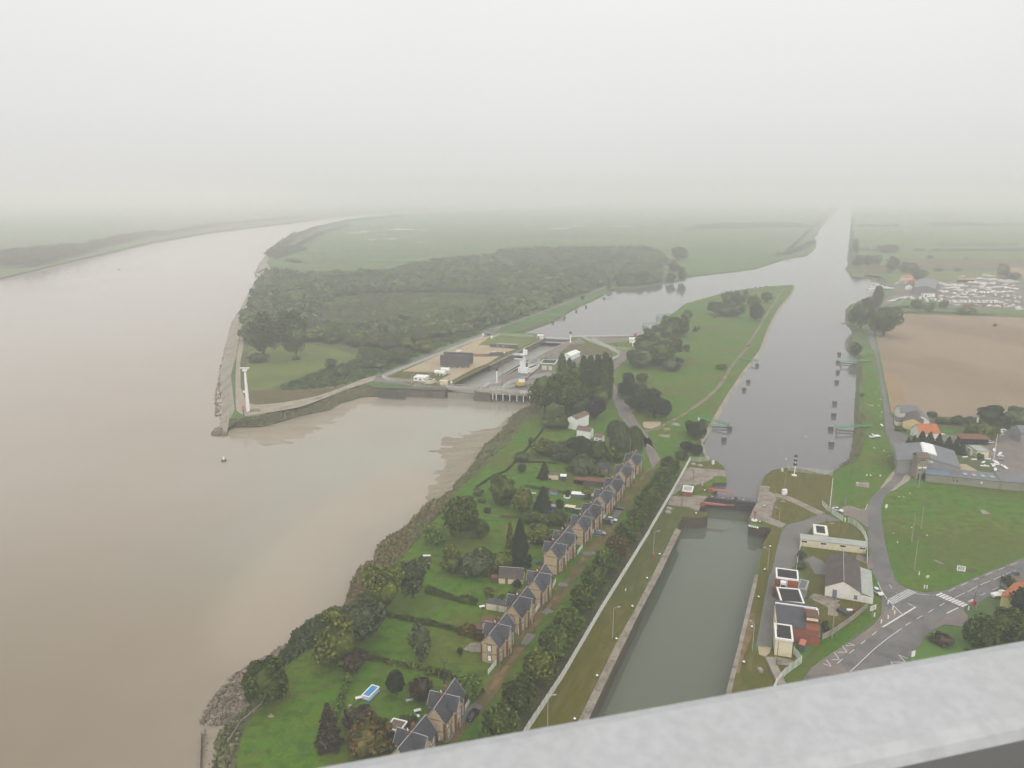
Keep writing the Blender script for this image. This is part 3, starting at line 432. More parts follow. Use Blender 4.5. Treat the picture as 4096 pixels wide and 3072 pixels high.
sheet('field', P('e 2000 740, 2201 750, S 4700 1080, 4700 1120, e 2201 860, 2080 830'), Z2, 'fieldorange')
sheet('field', P('e 340 790, 700 720, 660 760, 640 820, 440 820, 320 810'), Z2, 'brownscrub')
for s_ in ('e 340 505, 2201 500','e 340 705, 1000 712, 2201 705','e 340 560, 1000 560, 2201 562','e 340 292, 2201 282','e 800 745, 2201 757','d 1180 322, 1740 318','c 620 455, 1500 430, d 200 290','d 0 238, 900 235, 1100 240','c 1700 345, 2212 342','d 1300 180, 1900 182'):
    path('ditch', s_, 3.0, Z2, 'scrub', 24)
for s_ in ('e 600 -50, 2201 -60','e 330 180, 2201 170','e 330 100, 2201 80','d 300 60, 1500 75','d 900 120, 1500 130'):
    path('ditch', s_, 9.0, Z2, 'scrub', 24)
pondm = watermat('pond_water', (.2,.2,.19), rough=.05, wave=(.3,.04))
for i, s_ in enumerate(('c 1085 243, 1220 243','c 1165 230, 1270 230','c 1390 216, 1580 216','c 1615 224, 1700 225','c 1345 287, 1465 287','c 1220 291, 1310 290','c 1225 324, 1280 324','c 1590 310, 1680 309','c 1325 256, 1395 255','c 1445 187, 1480 187','d 155 159, 215 160','d 315 181, 440 179','d 435 165, 545 164','d 720 167, 840 166','d 505 131, 595 131','d 940 97, 1010 94')):
    ap = P(s_); A0, B0 = ap[0], ap[-1]; L_ = math.dist(A0, B0); pts = []
    for k in range(18):
        an = 2*math.pi*k/18; r_ = 1+.3*math.sin(3*an+i)+.15*math.sin(5*an+2*i)
        pts.append(((A0[0]+B0[0])/2+L_/2*math.cos(an)*r_*.9, (A0[1]+B0[1])/2+L_*.3*math.sin(an)*r_*(A0[1]/1500)))
    sheet('pond', pts, Z4, pondm)
path('footpath', 'd 1770 350, 1850 290, 1960 185', 5, Z2, 'gravel', 20)
sheet('dirt_patch', P('a 830 160, 900 148, 970 146, 960 180, 920 205, 880 185'), Z2, 'gravel')
# small worn patches
for s_, m_ in (('f 340 1462, 490 1470, 490 1528, 335 1510','concretepink'),('t 1565 345, 1610 325, 1730 395, 1590 400','concretepink'),('t 1350 1210, 1430 1190, 1540 1220, 1440 1255','brownscrub'),('t 860 1075, 900 1070, 1050 1135, 1000 1138','concretepink'),('g 1080 1659, 1100 1640','olive'),('p 900 1150, 950 1120, 980 1155, 930 1165','concretepink'),('w 745 1290, 860 1185, 1000 1190, 1025 1320, 960 1335, 830 1310','concretepink'),('n 2000 10, 1780 -10, 1850 40','concretepink')):
    pp = P(s_)
    if len(pp) > 2: sheet('worn_patch', pp, Z3, m_)
# road markings
def marks(s, wd=.16, z=Z4, m='line'):
    a = P(s); mb = MB()
    for i in range(len(a)-1):
        p, q = Vector(a[i]), Vector(a[i+1]); d = (q-p).normalized(); n_ = Vector((-d.y, d.x))*wd/2
        mb.poly([(*(p+n_), z), (*(p-n_), z), (*(q-n_), z), (*(q+n_), z)], [(0,1,2,3)])
    o = mb.build('road_marking', m); tag(o, kind='structure'); return o
def dashes(s, on, off, wd=.15, z=Z4):
    a = resample(P(s), 400); d = np.r_[0, np.cumsum(np.linalg.norm(np.diff(a, axis=0), axis=1))]; mb = MB(); t = 0
    while t+on < d[-1]:
        p = np.array([np.interp(t, d, a[:,k]) for k in (0,1)]); q = np.array([np.interp(t+on, d, a[:,k]) for k in (0,1)]); u_ = (q-p)/np.linalg.norm(q-p); n_ = np.array([-u_[1], u_[0]])*wd/2
        mb.poly([(*(p+n_), z), (*(p-n_), z), (*(q-n_), z), (*(q+n_), z)], [(0,1,2,3)]); t += on+off
    tag(mb.build('road_marking', 'line'), kind='structure')
marks('j 350 410, 400 520, 480 640, 670 830', .22); marks('j 415 985, 670 830, 835 728', .5); marks('j 730 680, 800 715, 838 728', .3)
marks('j 480 1125, 660 998', .2); marks('j 0 1550, 100 1460, 300 1270, 480 1125', .2); marks('j 1230 810, 1375 737', .4)
marks('j 830 560, 1020 577', .2); marks('j 1040 578, 1070 580', .2)
dashes('j 495 440, 530 490, 600 560, 700 660', 3, 2.2); dashes('j 700 965, 1200 680, 1330 610', 3, 3.6, .2); dashes('j 1330 610, 1520 520, 1640 455, 2212 215', 6, 1.6, .18)
dashes('j 1250 530, 1400 460, 1750 310, 2212 130', 4, 3.2, .2); dashes('j 1500 660, 1780 525, 1980 435, 2212 330', 3, 4.2, .2); dashes('j 340 1040, 0 1310, -300 1560', 3, 4, .2)
for s_ in ('i 1075 1495, 1200 1540, 1125 1440','i 1200 1437, 1318 1435, 1240 1330','i 1285 1330, 1430 1327, 1362 1235','i 1410 1230, 1545 1225, 1450 1195','j 745 1385, 615 1338, 705 1430, 515 1430, 550 1465'): marks(s_, .2)
for i in range(13):
    t = i/12; marks(f'j {470+t*255:.0f} {632-t*127:.0f}, {565+t*272:.0f} {690-t*140:.0f}' if i < 12 else 'j 725 503, 838 550', .5)
for i in range(9):
    t = i/8; marks(f'j {1095+t*318:.0f} {583+t*140:.0f}, {1172+t*318:.0f} {550+t*140:.0f}', .75)
for s_ in ('h 1345 125, 1395 155','h 1415 110, 1515 160','h 1485 97, 1610 157'): marks(s_, .14)
marks('h 1650 128, 1700 145, 1735 60', .2); marks('f 650 622, 692 622', .35)
# ================================================================ vegetation
def leafquads(C, Nn, size, rg, flat=.55):
    n = len(C); a = rg.normal(size=(n,3)); nrm = Nn*(1-flat)+a*flat; nrm /= np.linalg.norm(nrm, axis=1)[:,None]
    h = rg.normal(size=(n,3)); t1 = np.cross(nrm, h); t1 /= np.linalg.norm(t1, axis=1)[:,None]; t2 = np.cross(nrm, t1)
    s = (size*rg.uniform(.6,1.3,n))[:,None]; v = np.stack([C-t1*s-t2*s*.6, C+t1*s-t2*s*.6, C+t1*s*.7+t2*s*.8, C-t1*s*.7+t2*s*.8], 1).reshape(-1,3)
    return v
def crown_pts(kind, n, rg, nl=None):
    """points and outward directions on a lumpy unit crown: x,y in -1..1, z in 0..1"""
    if kind in ('round','broad','bush','wide'):
        nl = nl or {'round':70,'broad':22,'bush':12,'wide':16}[kind]; ce = []; rr = []
        while len(ce) < nl:
            p = rg.normal(size=3); p /= np.linalg.norm(p); p *= rg.uniform(.72,.78) if kind == 'round' else (rg.uniform(.5,.8) if kind != 'broad' else rg.uniform(.35,.85))
            if p[2] < -.75: continue
            ce.append(p); rr.append(rg.uniform(.18,.27) if kind == 'round' else rg.uniform(.22,.44))
        ce.append(np.zeros(3)); rr.append(.8 if kind == 'round' else .62); ce = np.array(ce); rr = np.array(rr)
        k = rg.choice(len(rr), n, p=rr**2/np.sum(rr**2)); d = rg.normal(size=(n,3)); d[:,2] += .25; d /= np.linalg.norm(d, axis=1)[:,None]
        P_ = ce[k]+d*rr[k][:,None]*rg.uniform(.85,1.06,n)[:,None]; P_[:,2] = (P_[:,2]+1)/2
        if kind == 'bush': P_[:,2] = np.clip(P_[:,2], 0, 1)
        return P_, d
    z = rg.uniform(0, 1, n)**(1.5 if kind == 'cone' else 1); th = rg.uniform(0, 2*np.pi, n)
    if kind == 'cone': r = (1-z)**.75*(.82+.22*np.sin(th*5+z*25)+.12*np.sin(z*60))+.03
    elif kind == 'poplar': r = np.sin(np.pi*np.clip(z*.9+.07, 0, 1))**.5*(.85+.15*np.sin(th*4+z*17)+.08*rg.normal(size=n))
    else:                                             # willow: a dome of hanging strands
        r = np.sqrt(np.clip(1-(z*1.02-.35)**2/.45, .02, 1))*(.86+.13*np.sin(th*9+z*3))
    P_ = np.stack([r*np.cos(th), r*np.sin(th), z], 1); d = np.stack([np.cos(th), np.sin(th), np.full(n,.45)], 1); d /= np.linalg.norm(d, axis=1)[:,None]; return P_, d
def mesh_np(name, v, nq, extra=None):
    me = bpy.data.meshes.new(name); v = np.ascontiguousarray(v, np.float32); nv = len(v); q = np.arange(nq*4, dtype=np.int32)
    if extra is not None: ev, ef = extra; v = np.concatenate([v, ev.astype(np.float32)]); tri = (ef+nv).astype(np.int32).ravel()
    else: tri = np.zeros(0, np.int32)
    me.vertices.add(len(v)); me.vertices.foreach_set('co', v.ravel()); nt = len(tri)//3
    me.loops.add(len(q)+len(tri)); me.loops.foreach_set('vertex_index', np.r_[q, tri]); me.polygons.add(nq+nt)
    me.polygons.foreach_set('loop_start', np.r_[np.arange(nq)*4, nq*4+np.arange(nt)*3].astype(np.int32)); me.polygons.foreach_set('loop_total', np.r_[np.full(nq,4), np.full(nt,3)].astype(np.int32))
    me.update(calc_edges=True); return me
def ico(sub):
    bm = bmesh.new(); bmesh.ops.create_icosphere(bm, subdivisions=sub, radius=1); v = np.array([x.co[:] for x in bm.verts]); f = np.array([[y.index for y in x.verts] for x in bm.faces]); bm.free(); return v, f
ICO2, ICO1 = ico(2), ico(1)
def core(kind, rg, k=.72):
    v, f = ICO2; v = v.copy(); 
    if kind == 'cone': z = (v[:,2]+1)/2; r = (1-z)**.8*.75/np.maximum(np.hypot(v[:,0], v[:,1]), .05); v = np.stack([v[:,0]*r*np.minimum(1,1), v[:,1]*r, z*.93], 1)
    elif kind == 'poplar': v = np.stack([v[:,0]*.68, v[:,1]*.68, (v[:,2]*.94+1)/2], 1)
    elif kind == 'willow': v = np.stack([v[:,0]*.8, v[:,1]*.8, (v[:,2]*.9+.95)/2], 1)
    else: v = v*k*(1+.1*rg.normal(size=(len(v),1))); v[:,2] = (v[:,2]+1)/2
    return v, f
PROTO = {}
def proto(kind, mname, R_, Hc, var, size=None, dens=1.0):
    key = (kind, mname, round(R_), round(Hc), var)
    if key in PROTO: return PROTO[key]
    rg = np.random.default_rng(abs(hash((kind, var, round(R_), len(mname)))) % 2**31 if False else (var*977+len(mname)*31+round(R_)*7+round(Hc)*3))
    size = size or .30+.022*R_; area = 2*math.pi*R_*R_+math.pi*R_*Hc; n = int(min(6500, dens*area/(size*size)*.95))
    P_, d = crown_pts(kind, n, rg); sc_ = np.array([R_, R_, Hc]); Cc = P_*sc_; nn = d/sc_*min(R_, Hc); nn /= np.linalg.norm(nn, axis=1)[:,None]
    v = leafquads(Cc, nn, size, rg, .5 if kind != 'willow' else .7)
    if kind == 'willow': v = v.reshape(-1,4,3); c = v.mean(1, keepdims=True); v = c+(v-c)*np.array([.6,.6,2.0]); v = v.reshape(-1,3)
    cv, cf = core(kind, rg); me = mesh_np('crown', v, n, (cv*sc_, cf)); me.materials.append(M[mname]); PROTO[key] = me; return me
def trunkmesh(h, r, Hc, R_, kind):
    mb = MB(); mb.cyl(0, 0, -.1, h+Hc*.55, r, r*.35, 7)
    if kind in ('round','broad','wide'):
        for i in range(5):
            a = i*1.26+.4; mb.bar((0,0,h*.8), (math.cos(a)*R_*.6, math.sin(a)*R_*.6, h+Hc*(.35+.1*(i%2))), r*.4, 5, r*.1)
    return mb
TRN = {}
def tree(x, y, kind, R_, Hc, th, mname, label, cat='tree', group=None, var=None, name=None, z=0, dens=1.0):
    """th: height of the clear trunk below the crown"""
    var = random.randrange(3) if var is None else var
    nm = name or ('bush' if cat in ('bush','shrub') else 'tree'); o = empty(nm, (x, y, z), random.uniform(0, 6.28), label, cat, group)
    me = proto(kind, mname, R_, Hc, var, dens=dens); c = link('crown' if nm != 'bush' else 'foliage', me, o); c.location = (0, 0, th); c.scale = (R_/max(1, round(R_)), R_/max(1, round(R_)), Hc/max(1, round(Hc))) if False else (1, 1, 1)
    key = (round(R_), round(Hc), round(th*2), kind)
    if key not in TRN: TRN[key] = trunkmesh(th, .06+.045*R_, Hc, R_, kind)
    if key in TRN and isinstance(TRN[key], MB): t_ = TRN[key].build('trunk' if nm != 'bush' else 'stem', 'bark', o); TRN[key] = t_.data
    else: link('trunk' if nm != 'bush' else 'stem', TRN[key], o)
    return o
def T(code, xc, yb, wpx, hpx, kind, mname, label, cat='tree', th=None, group=None, z=0, dens=1.0):
    """a tree or bush whose crown reads wpx by hpx in a close-up and whose lower edge is at yb"""
    pp, el = ppm(code, xc, yb, z); R_ = wpx/pp/2; gx, gy = G(code, xc, yb, z)
    if kind in ('broad','wide'): R_ *= 1.1; hpx *= 1.08
    tall = kind in ('cone','poplar'); Rf = R_*(.45 if not tall else .3)
    hh = (hpx/pp-(R_*.7 if not tall else R_*.35)*math.sin(el))/math.cos(el)*(1.0); hh = max(hh, R_*(.75 if kind in ('bush','wide') else 1.1))
    d = math.hypot(gx, gy); gx += gx/d*Rf; gy += gy/d*Rf
    if th is None: th = {'round':.10,'broad':.05,'willow':.04,'cone':.03,'poplar':.04,'bush':0,'wide':.03}[kind]*hh
    return tree(gx, gy, kind, R_, hh-th, th, mname, label, cat, group, z=z, dens=dens)
L_ = 'leaf'
TREES = [
# near gardens
('p',930,1060,490,440,'wide','leaf','huge dense dark green bush at the grass edge above the rocks','bush'),
('p',1620,700,430,460,'broad','leafyellow','large tree with yellowish green top, first above the rock shore','tree'),
('p',1850,450,410,430,'broad','leafgrey','large grey-green tree behind the yellowish tree on the river bank','tree'),
('p',1560,250,200,160,'wide','leafyellow','low yellowing bush overhanging the river below the grey-green tree','bush'),
('p',1770,730,260,230,'wide','leafbrown','brown leafy bush at the foot of the yellowish bank tree','bush'),
('n',60,1250,330,520,'cone','leafbrown','tall dark brownish tree at the bottom left corner of the pool garden','tree'),
('n',560,1420,640,480,'broad','leaforange','big tree with orange leaves left of the nearest house','tree'),
('n',900,600,250,330,'round','leafdark','round dark green shrub between pool and house','bush'),
('n',1210,700,330,350,'round','leafbrown','round brown bush behind the nearest tall house','bush'),
('n',430,1010,390,240,'wide','leafbrown','brown bush on the lawn below the pool','bush'),
('n',1480,1290,200,130,'bush','leafyellow','small yellowish shrub by the lane above the handrail','bush'),
('m',590,1450,280,490,'broad','leafgrey','tall narrow grey-green tree alone on the mown garden','tree'),
('m',1075,1350,65,115,'round','leafdark','tiny dark shrub beside the paved terrace','bush'),
('o',700,1400,330,480,'broad','leafgrey','drooping grey-green birch beside the yellow tree','tree'),
('o',390,1540,430,500,'broad','leafyellow','tree mottled with bright yellow leaves at the river bank','tree'),
('o',1220,720,400,430,'broad','leaf','largest dark green tree in the middle garden','tree'),
('o',1440,710,220,220,'round','leaf','rounded dark bush touching the largest garden tree','bush'),
('o',950,800,240,260,'wide','leafbright','light green hedge bush left of the largest garden tree','bush'),
('o',1130,1095,240,200,'wide','leaf','low bush at the left end of the broad thicket','bush'),
('o',1400,1150,420,300,'broad','leafgrey','broad thicket tree left of the white cottage','tree'),
('o',1670,1100,280,240,'wide','leafyellow','yellow-green bush at the right end of the broad thicket','bush'),
('o',1120,940,190,150,'wide','leafyellow','small loose bush above the broad thicket','bush'),
('o',1880,1010,250,500,'cone','leafdark','tall very dark conifer behind the white cottage','tree'),
('o',1770,810,95,290,'cone','leafyellow','slim yellow-green conifer beside the very dark conifer','tree'),
('l',600,660,420,270,'wide','leafyellow','sprawling yellow-green shrub behind the tall twin house','bush'),
('o',1690,345,340,320,'broad','leaf','dark tree nearest the timber fence panels','tree'),
('o',1910,440,230,280,'broad','leafyellow','olive-green tree right of the timber fence','tree'),
('o',2130,425,200,260,'cone','leafdark','dark fir left of the blue tarpaulin','tree'),
('o',1420,240,130,100,'bush','leafgrey','grey shrub on the open garden near the river path','bush'),
('o',1300,300,120,80,'bush','leaf','low green shrub near the river path','bush'),
('o',1460,310,90,50,'bush','leafgrey','very low shrub beside the pale garden poles','bush'),
('o',1520,430,90,80,'bush','leafbrown','rusty shrub at the left end of the timber fence','bush'),
('q',1880,810,430,190,'wide','leaf','wide bush below the big tree group near the white house','bush'),
('q',1560,1040,90,120,'round','leaf','small dark bush on the hedge line of the north lawn','bush'),
('q',1710,1210,320,260,'wide','leafyellow','olive hedge bush group on the north garden','bush'),
('q',1420,1280,210,130,'wide','leafgrey','grey-green bush beside the north lawn path','bush'),
('q',1430,1450,140,150,'round','leaf','round apple tree alone on the north garden','tree'),
('q',1760,1535,190,250,'cone','leafdark','dark fir next to the cream garden container','tree'),
('q',2120,1430,130,90,'bush','leafyellow','low olive bush right of the dark fir','bush'),
('k',530,900,330,260,'broad','leafgrey','greyish tree in the thicket left of the white house','tree'),
('k',340,840,330,230,'wide','leafyellow','reddish-olive bush on the left of the thicket','bush'),
('k',850,940,440,420,'broad','leafdark','dark tree in front of the white house','tree'),
('k',1060,960,340,340,'broad','leaf','green tree right of centre in front of the white house','tree'),
('k',1230,930,210,240,'wide','leafyellow','olive bush between thicket and willows','bush'),
('k',640,950,250,230,'broad','leafgrey','pale grey-green bush in the middle of the thicket','bush'),
('k',850,1130,400,290,'broad','leafgrey','spreading pine with pale limbs above the long sheds','tree'),
('k',1370,920,190,150,'wide','leaf','bright hedge corner behind the last terrace house','bush'),
('k',1330,560,260,260,'willow','leafgrey','grey willow right behind the white house','tree'),
('k',1400,790,330,460,'willow','leafgrey','larger weeping willow left of the lane','tree'),
('k',1610,740,280,350,'willow','leafyellow','yellow-green weeping willow at the lane edge','tree'),
('y',1370,1080,250,260,'wide','leafyellow','olive bush behind the grey caravan shed','bush'),
('y',940,1030,110,150,'round','leafdark','small dark clipped tree behind the round paddling pool','tree'),
('y',770,1330,190,250,'round','leafdark','dark bush between the grey hut and the green shed','bush'),
('y',400,1280,380,460,'cone','leafdark','dark fir left of the pale blue playhouse','tree'),
('y',60,1350,200,470,'broad','leaf','green tree at the left of the tarpaulin garden','tree'),
('l',640,400,300,200,'wide','leaf','left half of the thick dark hedge behind the green shed','bush'),
('l',850,405,320,220,'wide','leaf','right half of the thick dark hedge behind the green shed','bush'),
('l',470,370,280,190,'wide','leaf','far left end of the thick dark hedge','bush'),
('w',1140,520,180,180,'bush','leafyellow','yellow palm-like shrub behind the cream outbuilding','bush'),
('w',1370,590,240,90,'bush','leafbright','lime green low bush over the cream outbuilding roof','bush'),
('w',1480,500,140,120,'bush','leafbright','light green shrub left of the third house from the handrail','bush'),
('w',1530,370,160,110,'bush','leafdark','dark shrub right of the white cottage','bush'),
('w',820,1060,240,150,'wide','leaforange','rusty red hedge by the small red roofed shed','bush'),
('n',1850,680,330,330,'wide','leafbright','green hedge at the gable of the nearest tall house','bush'),
('n',1040,950,230,90,'bush','leaf','flower bed shrubs by the garden table','bush'),
('n',720,1030,180,160,'bush','leaf','green shrub at the left of the nearest house shed','bush'),
# big group north of the white house
('b',180,1310,520,560,'broad','leaf','biggest tree crown of the group beside the bridge','tree'),
('b',-60,1290,330,480,'broad','leaf','left flank tree of the group beside the bridge','tree'),
('b',330,1330,300,320,'broad','leafdark','dark lower tree in front of the poplars','tree'),
('b',490,1340,220,270,'broad','leafpurple','purple-leaved tree at the right of the group','tree'),
('b',560,1200,200,260,'broad','leaf','green tree below the right-hand poplars','tree'),
('b',130,880,95,290,'poplar','leaf','leftmost single poplar beside the green shed building','tree'),
('b',212,850,60,210,'poplar','leaf','thin second poplar from the left','tree'),
('b',262,830,50,150,'poplar','leaf','shortest poplar of the row','tree'),
('b',365,1040,110,420,'poplar','leaf','first tall poplar right of the gap','tree'),
('b',440,1060,110,440,'poplar','leaf','second tall poplar right of the gap','tree'),
('b',520,1110,115,500,'poplar','leaf','middle one of the tall dense poplars','tree'),
('b',600,1130,120,545,'poplar','leaf','tallest poplar of the row','tree'),
('b',655,1110,85,470,'poplar','leaf','rightmost poplar beside the lane','tree'),
# canal island
('b',1010,770,300,230,'wide','leafgrey','low left front bush of the large island copse','bush'),
('b',1090,690,340,300,'broad','leafgrey','big grey-green tree on the left of the island copse','tree'),
('b',1330,660,270,240,'broad','leaf','dark round tree on the right of the island copse','tree'),
('b',1200,740,260,260,'broad','leaf','dark tree in the middle of the island copse','tree'),
('b',1340,795,190,140,'wide','leafgrey','olive bush at the near right corner of the island copse','bush'),
('b',950,740,190,190,'wide','leaf','bush at the lane side of the island copse','bush'),
('b',1420,730,110,90,'wide','leafbrown','reddish bush at the right tip of the island copse','bush'),
('b',1290,700,180,220,'broad','leafgrey','grey tree between the dark trees of the copse','tree'),
('b',1400,410,270,210,'broad','leaf','dark rounded tree north of the island copse','tree'),
('b',1280,420,190,160,'wide','leafgrey','grey-green bush north of the island copse','bush'),
('b',1300,300,150,110,'wide','leaf','bush by the canal side above the copse','bush'),
('b',1515,235,125,110,'broad','leaf','isolated rounded tree near the white canal kerb','tree'),
('b',1272,232,70,65,'broad','leaf','small round tree at the first green landing stage','tree'),
('b',1080,380,110,70,'wide','leafgrey','scrubby bush at the canal corner','bush'),
('b',1160,350,90,60,'wide','leafgrey','grey scrub on the canal bank','bush'),
('b',1512,578,80,92,'round','leaf','lone round bush right of the island copse','bush'),
('b',1605,347,46,60,'cone','leafdark','small upright bush alone on the island meadow','bush'),
('b',1643,325,32,42,'cone','leafdark','tiny conical bush alone on the island meadow','bush'),
('b',1893,772,120,58,'wide','leaf','flat low bush near the island footpath','bush'),
('b',1020,922,145,115,'round','leaf','single bushy tree behind the dark pines','tree'),
('b',860,1000,150,190,'broad','leafdark','topmost dark pine by the lane','tree'),
('b',850,1110,190,200,'broad','leafdark','dark pine nearest the lane','tree'),
('b',980,1060,200,130,'broad','leafdark','dark pine behind the lane-side pines','tree'),
('b',970,1240,250,220,'broad','leafdark','wide dark pine in the middle of the pine clump','tree'),
('b',1120,1130,160,150,'broad','leafdark','dark pine at the back of the clump','tree'),
('b',1150,1320,310,280,'broad','leafdark','largest spreading dark pine at the right end','tree'),
('b',1270,1320,150,200,'broad','leafdark','last dark pine by the sandy junction','tree'),
('b',1610,1560,220,220,'broad','leafdark','dark tree on the island shore by the long landing stage','tree'),
('b',1690,1440,110,110,'broad','leafgrey','grey-green bush on the shore beneath the landing stage','bush'),
('b',1560,1480,120,110,'broad','leaf','smaller tree behind the dark shore tree','tree'),
('g',405,300,150,125,'round','leafdark','round dark bush above the lock fence end','bush'),
('g',510,350,140,150,'round','leafdark','dark tree overhanging the canal at the lock fence','tree'),
('g',350,385,150,100,'round','leaf','low dark bush nearest the lock fence end','bush'),
('d',1370,730,110,85,'broad','leaf','left tree of the far island group','tree'),
('d',1420,740,110,70,'broad','leafgrey','second tree of the far island group','tree'),
('d',1470,740,90,70,'broad','leaf','middle tree of the far island group','tree'),
('d',1530,720,50,52,'broad','leaf','small tree before the tall island tree','tree'),
('d',1435,665,75,80,'broad','leafgrey','back left tree of the far island group','tree'),
('d',1500,665,110,80,'broad','leafgrey','back right tree of the far island group','tree'),
('d',1552,597,40,26,'bush','leaf','small dark bush near the island tip','bush'),
('d',1560,617,36,24,'bush','leaf','second small bush near the island tip','bush'),
('d',1612,680,90,75,'broad','leaf','upper crown of the tall island trees','tree'),
('d',1614,768,95,110,'broad','leafdark','tallest dark tree of the far island group','tree'),
('d',1685,652,76,72,'round','leaf','lone round tree near the island tip','tree'),
('d',1360,748,22,30,'bush','leafyellow','tiny yellowish shrub before the far island group','bush'),
('d',1615,620,24,22,'bush','leaf','tiny shrub left of the lone round tree','bush'),
# east bank
('e',575,1190,110,240,'poplar','leafgrey','dark poplar-like tree at the boatyard quay','tree'),
('e',390,1440,250,360,'broad','leafgrey','big canal-side tree left of the spreading one','tree'),
('e',640,1520,350,350,'broad','leaf','large spreading tree at the corner of the bare field','tree'),
('e',470,1200,120,120,'broad','leafgrey','crown behind the big canal-side tree','tree'),
('e',365,755,150,130,'broad','leafgrey','rounded tree at the far canal corner','tree'),
('e',470,740,130,130,'broad','leafgrey','middle tree of the far canal corner row','tree'),
('e',575,720,120,110,'broad','leafgrey','right tree of the far canal corner row','tree'),
('e',735,815,130,185,'broad','leafgrey','tall tree beside the red-roofed boatyard house','tree'),
('e',920,805,190,100,'broad','leaf','rounded tree behind the red-roofed boatyard house','tree'),
('e',1040,890,190,100,'broad','leaf','dark tree behind the grey boat hangar','tree'),
('e',330,610,70,180,'wide','leafgrey','strip of trees on the far canal bank','tree'),
('e',690,585,220,70,'wide','leafgrey','clump of trees in the far hedge','tree'),
('e',1155,650,75,40,'bush','leafgrey','single dark bush on the green pasture','bush'),
('e',1565,655,55,26,'bush','leafgrey','small bush on the far pasture edge','bush'),
('e',1955,860,130,140,'broad','leafgrey','big tree at the far right of the boatyard','tree'),
('e',2080,880,160,80,'wide','leafgrey','low dark trees right of the boatyard tree','tree'),
('e',1025,1210,170,100,'wide','leaf','dark bushes in front of the grey hangar','bush'),
('e',1145,1245,120,110,'wide','leafgrey','grey-green bush in front of the parked boats','bush'),
('e',1318,1200,110,90,'broad','leafgrey','standing round tree among the boatyard vehicles','tree'),
('e',1880,1400,46,34,'bush','leafdark','single dark bush standing in the bare field','bush'),
('e',1550,1270,230,50,'bush','leafbright','yellow-green scrub at the edge of the bare field','bush'),
('e',1260,790,110,44,'bush','leafgrey','low bush on the brown strip left','bush'),
('e',1465,790,90,36,'bush','leafgrey','low bush on the brown strip right','bush'),
('f',330,90,130,180,'broad','leafgrey','bare-twigged tree over the eastern landing stage','tree'),
('f',408,520,50,50,'bush','leafgrey','small shrub on the eastern canal bank','bush'),
('B',620,930,130,230,'cone','leafdark','dark conifer at the left corner behind the grey hangar','tree'),
('B',740,860,170,210,'cone','leafdark','second dark conifer behind the grey hangar','tree'),
('B',880,830,190,240,'cone','leafdark','third dark conifer behind the grey hangar','tree'),
('B',1030,850,190,240,'cone','leafdark','dark conifer behind the hangar ridge','tree'),
('B',1200,900,190,260,'cone','leafdark','dark conifer right behind the hangar','tree'),
('B',1380,960,190,270,'cone','leafdark','dark conifer above the blue containers','tree'),
('B',1510,1010,180,260,'cone','leafdark','dark conifer right of the blue containers','tree'),
('B',1640,1040,160,260,'cone','leafdark','last dark conifer beside the open shed','tree'),
('B',1060,330,200,130,'bush','leafgrey','loose bush behind the grey roofed house','bush'),
('B',480,600,190,90,'bush','leaf','front garden hedge of the cream house','bush'),
('f',1830,830,290,200,'broad','leafdark','dark rounded tree at the corner of the bare field','tree'),
('f',2100,890,340,240,'broad','leafgrey','wide grey-green tree right of the dark rounded tree','tree'),
('f',1720,980,370,170,'wide','leafyellow','yellowish rounded tree behind the rusty open shed','tree'),
('f',1600,960,120,100,'wide','leafyellow','small yellowish bush left of the open shed','bush'),
('f',1710,1210,100,75,'bush','leaf','bush in front of the white storage cabins','bush'),
('f',1300,820,180,60,'bush','leafgrey','hedge left part behind the green garden','bush'),
('f',1450,830,200,60,'bush','leafgrey','hedge middle part behind the green garden','bush'),
('f',1620,820,180,60,'bush','leafgrey','hedge right part behind the green garden','bush'),
('j',1640,1270,420,430,'broad','leaf','dark tree mass nearest the handrail on the right','tree'),
('j',1950,1180,430,420,'broad','leaf','broad dark tree right of the road junction','tree'),
('j',2170,900,340,420,'broad','leafdark','dark tree hiding the yellow house','tree'),
('j',2180,1150,300,300,'broad','leafgrey','tree at the right edge above the handrail','tree'),
('j',1200,1230,300,160,'bush','leafbrown','brownish scrub on the grass triangle','bush'),
('j',1050,1180,200,120,'bush','leafyellow','low scrub at the tip of the grass triangle','bush'),
('j',2060,470,260,70,'bush','leaf','garden hedge beside the main road','bush'),
('j',1930,520,60,60,'round','leafbright','small round shrub at the hedge end','bush'),
('h',750,880,130,140,'wide','leafgrey','dark shrub growing through the inner wall','bush'),
('h',740,1030,130,100,'wide','leafgrey','second shrub beside the inner wall','bush'),
('i',1100,1020,110,150,'wide','leaf','bush in the corner of the concrete fence','bush'),
# point of land
('c',470,1185,210,330,'broad','leafgrey','old yellowish willow with thick trunk on the left of the round meadow','tree'),
('c',712,1175,210,340,'broad','leafgrey','tall poplar standing alone on the round meadow','tree'),
('c',970,1250,75,70,'broad','leafgrey','small dark tree at the meadow edge','tree'),
('c',1050,1310,110,80,'wide','leafgrey','rounded bush on the green bank by the track','bush'),
('c',1220,1250,130,60,'wide','leafgrey','twin low bush on the green bank','bush'),
('c',1320,1250,120,60,'wide','leafgrey','low bush near the road bend','bush'),
('c',1470,1210,190,110,'wide','leafgrey','bushy thicket beside the long white fence','bush'),
('c',1650,1130,180,90,'wide','leafyellow','yellow-brown thicket beside the long white fence','bush'),
('c',430,1200,150,60,'wide','leafgrey','brambles at the foot of the old willow','bush'),
('c',710,1180,60,25,'bush','leafgrey','brambles at the foot of the tall poplar','bush'),
('d',1100,455,85,62,'broad','leafgrey','lone round tree beyond the end of the wood','tree'),
('d',1150,510,60,76,'broad','leafgrey','dark tree right at the canal water','tree'),
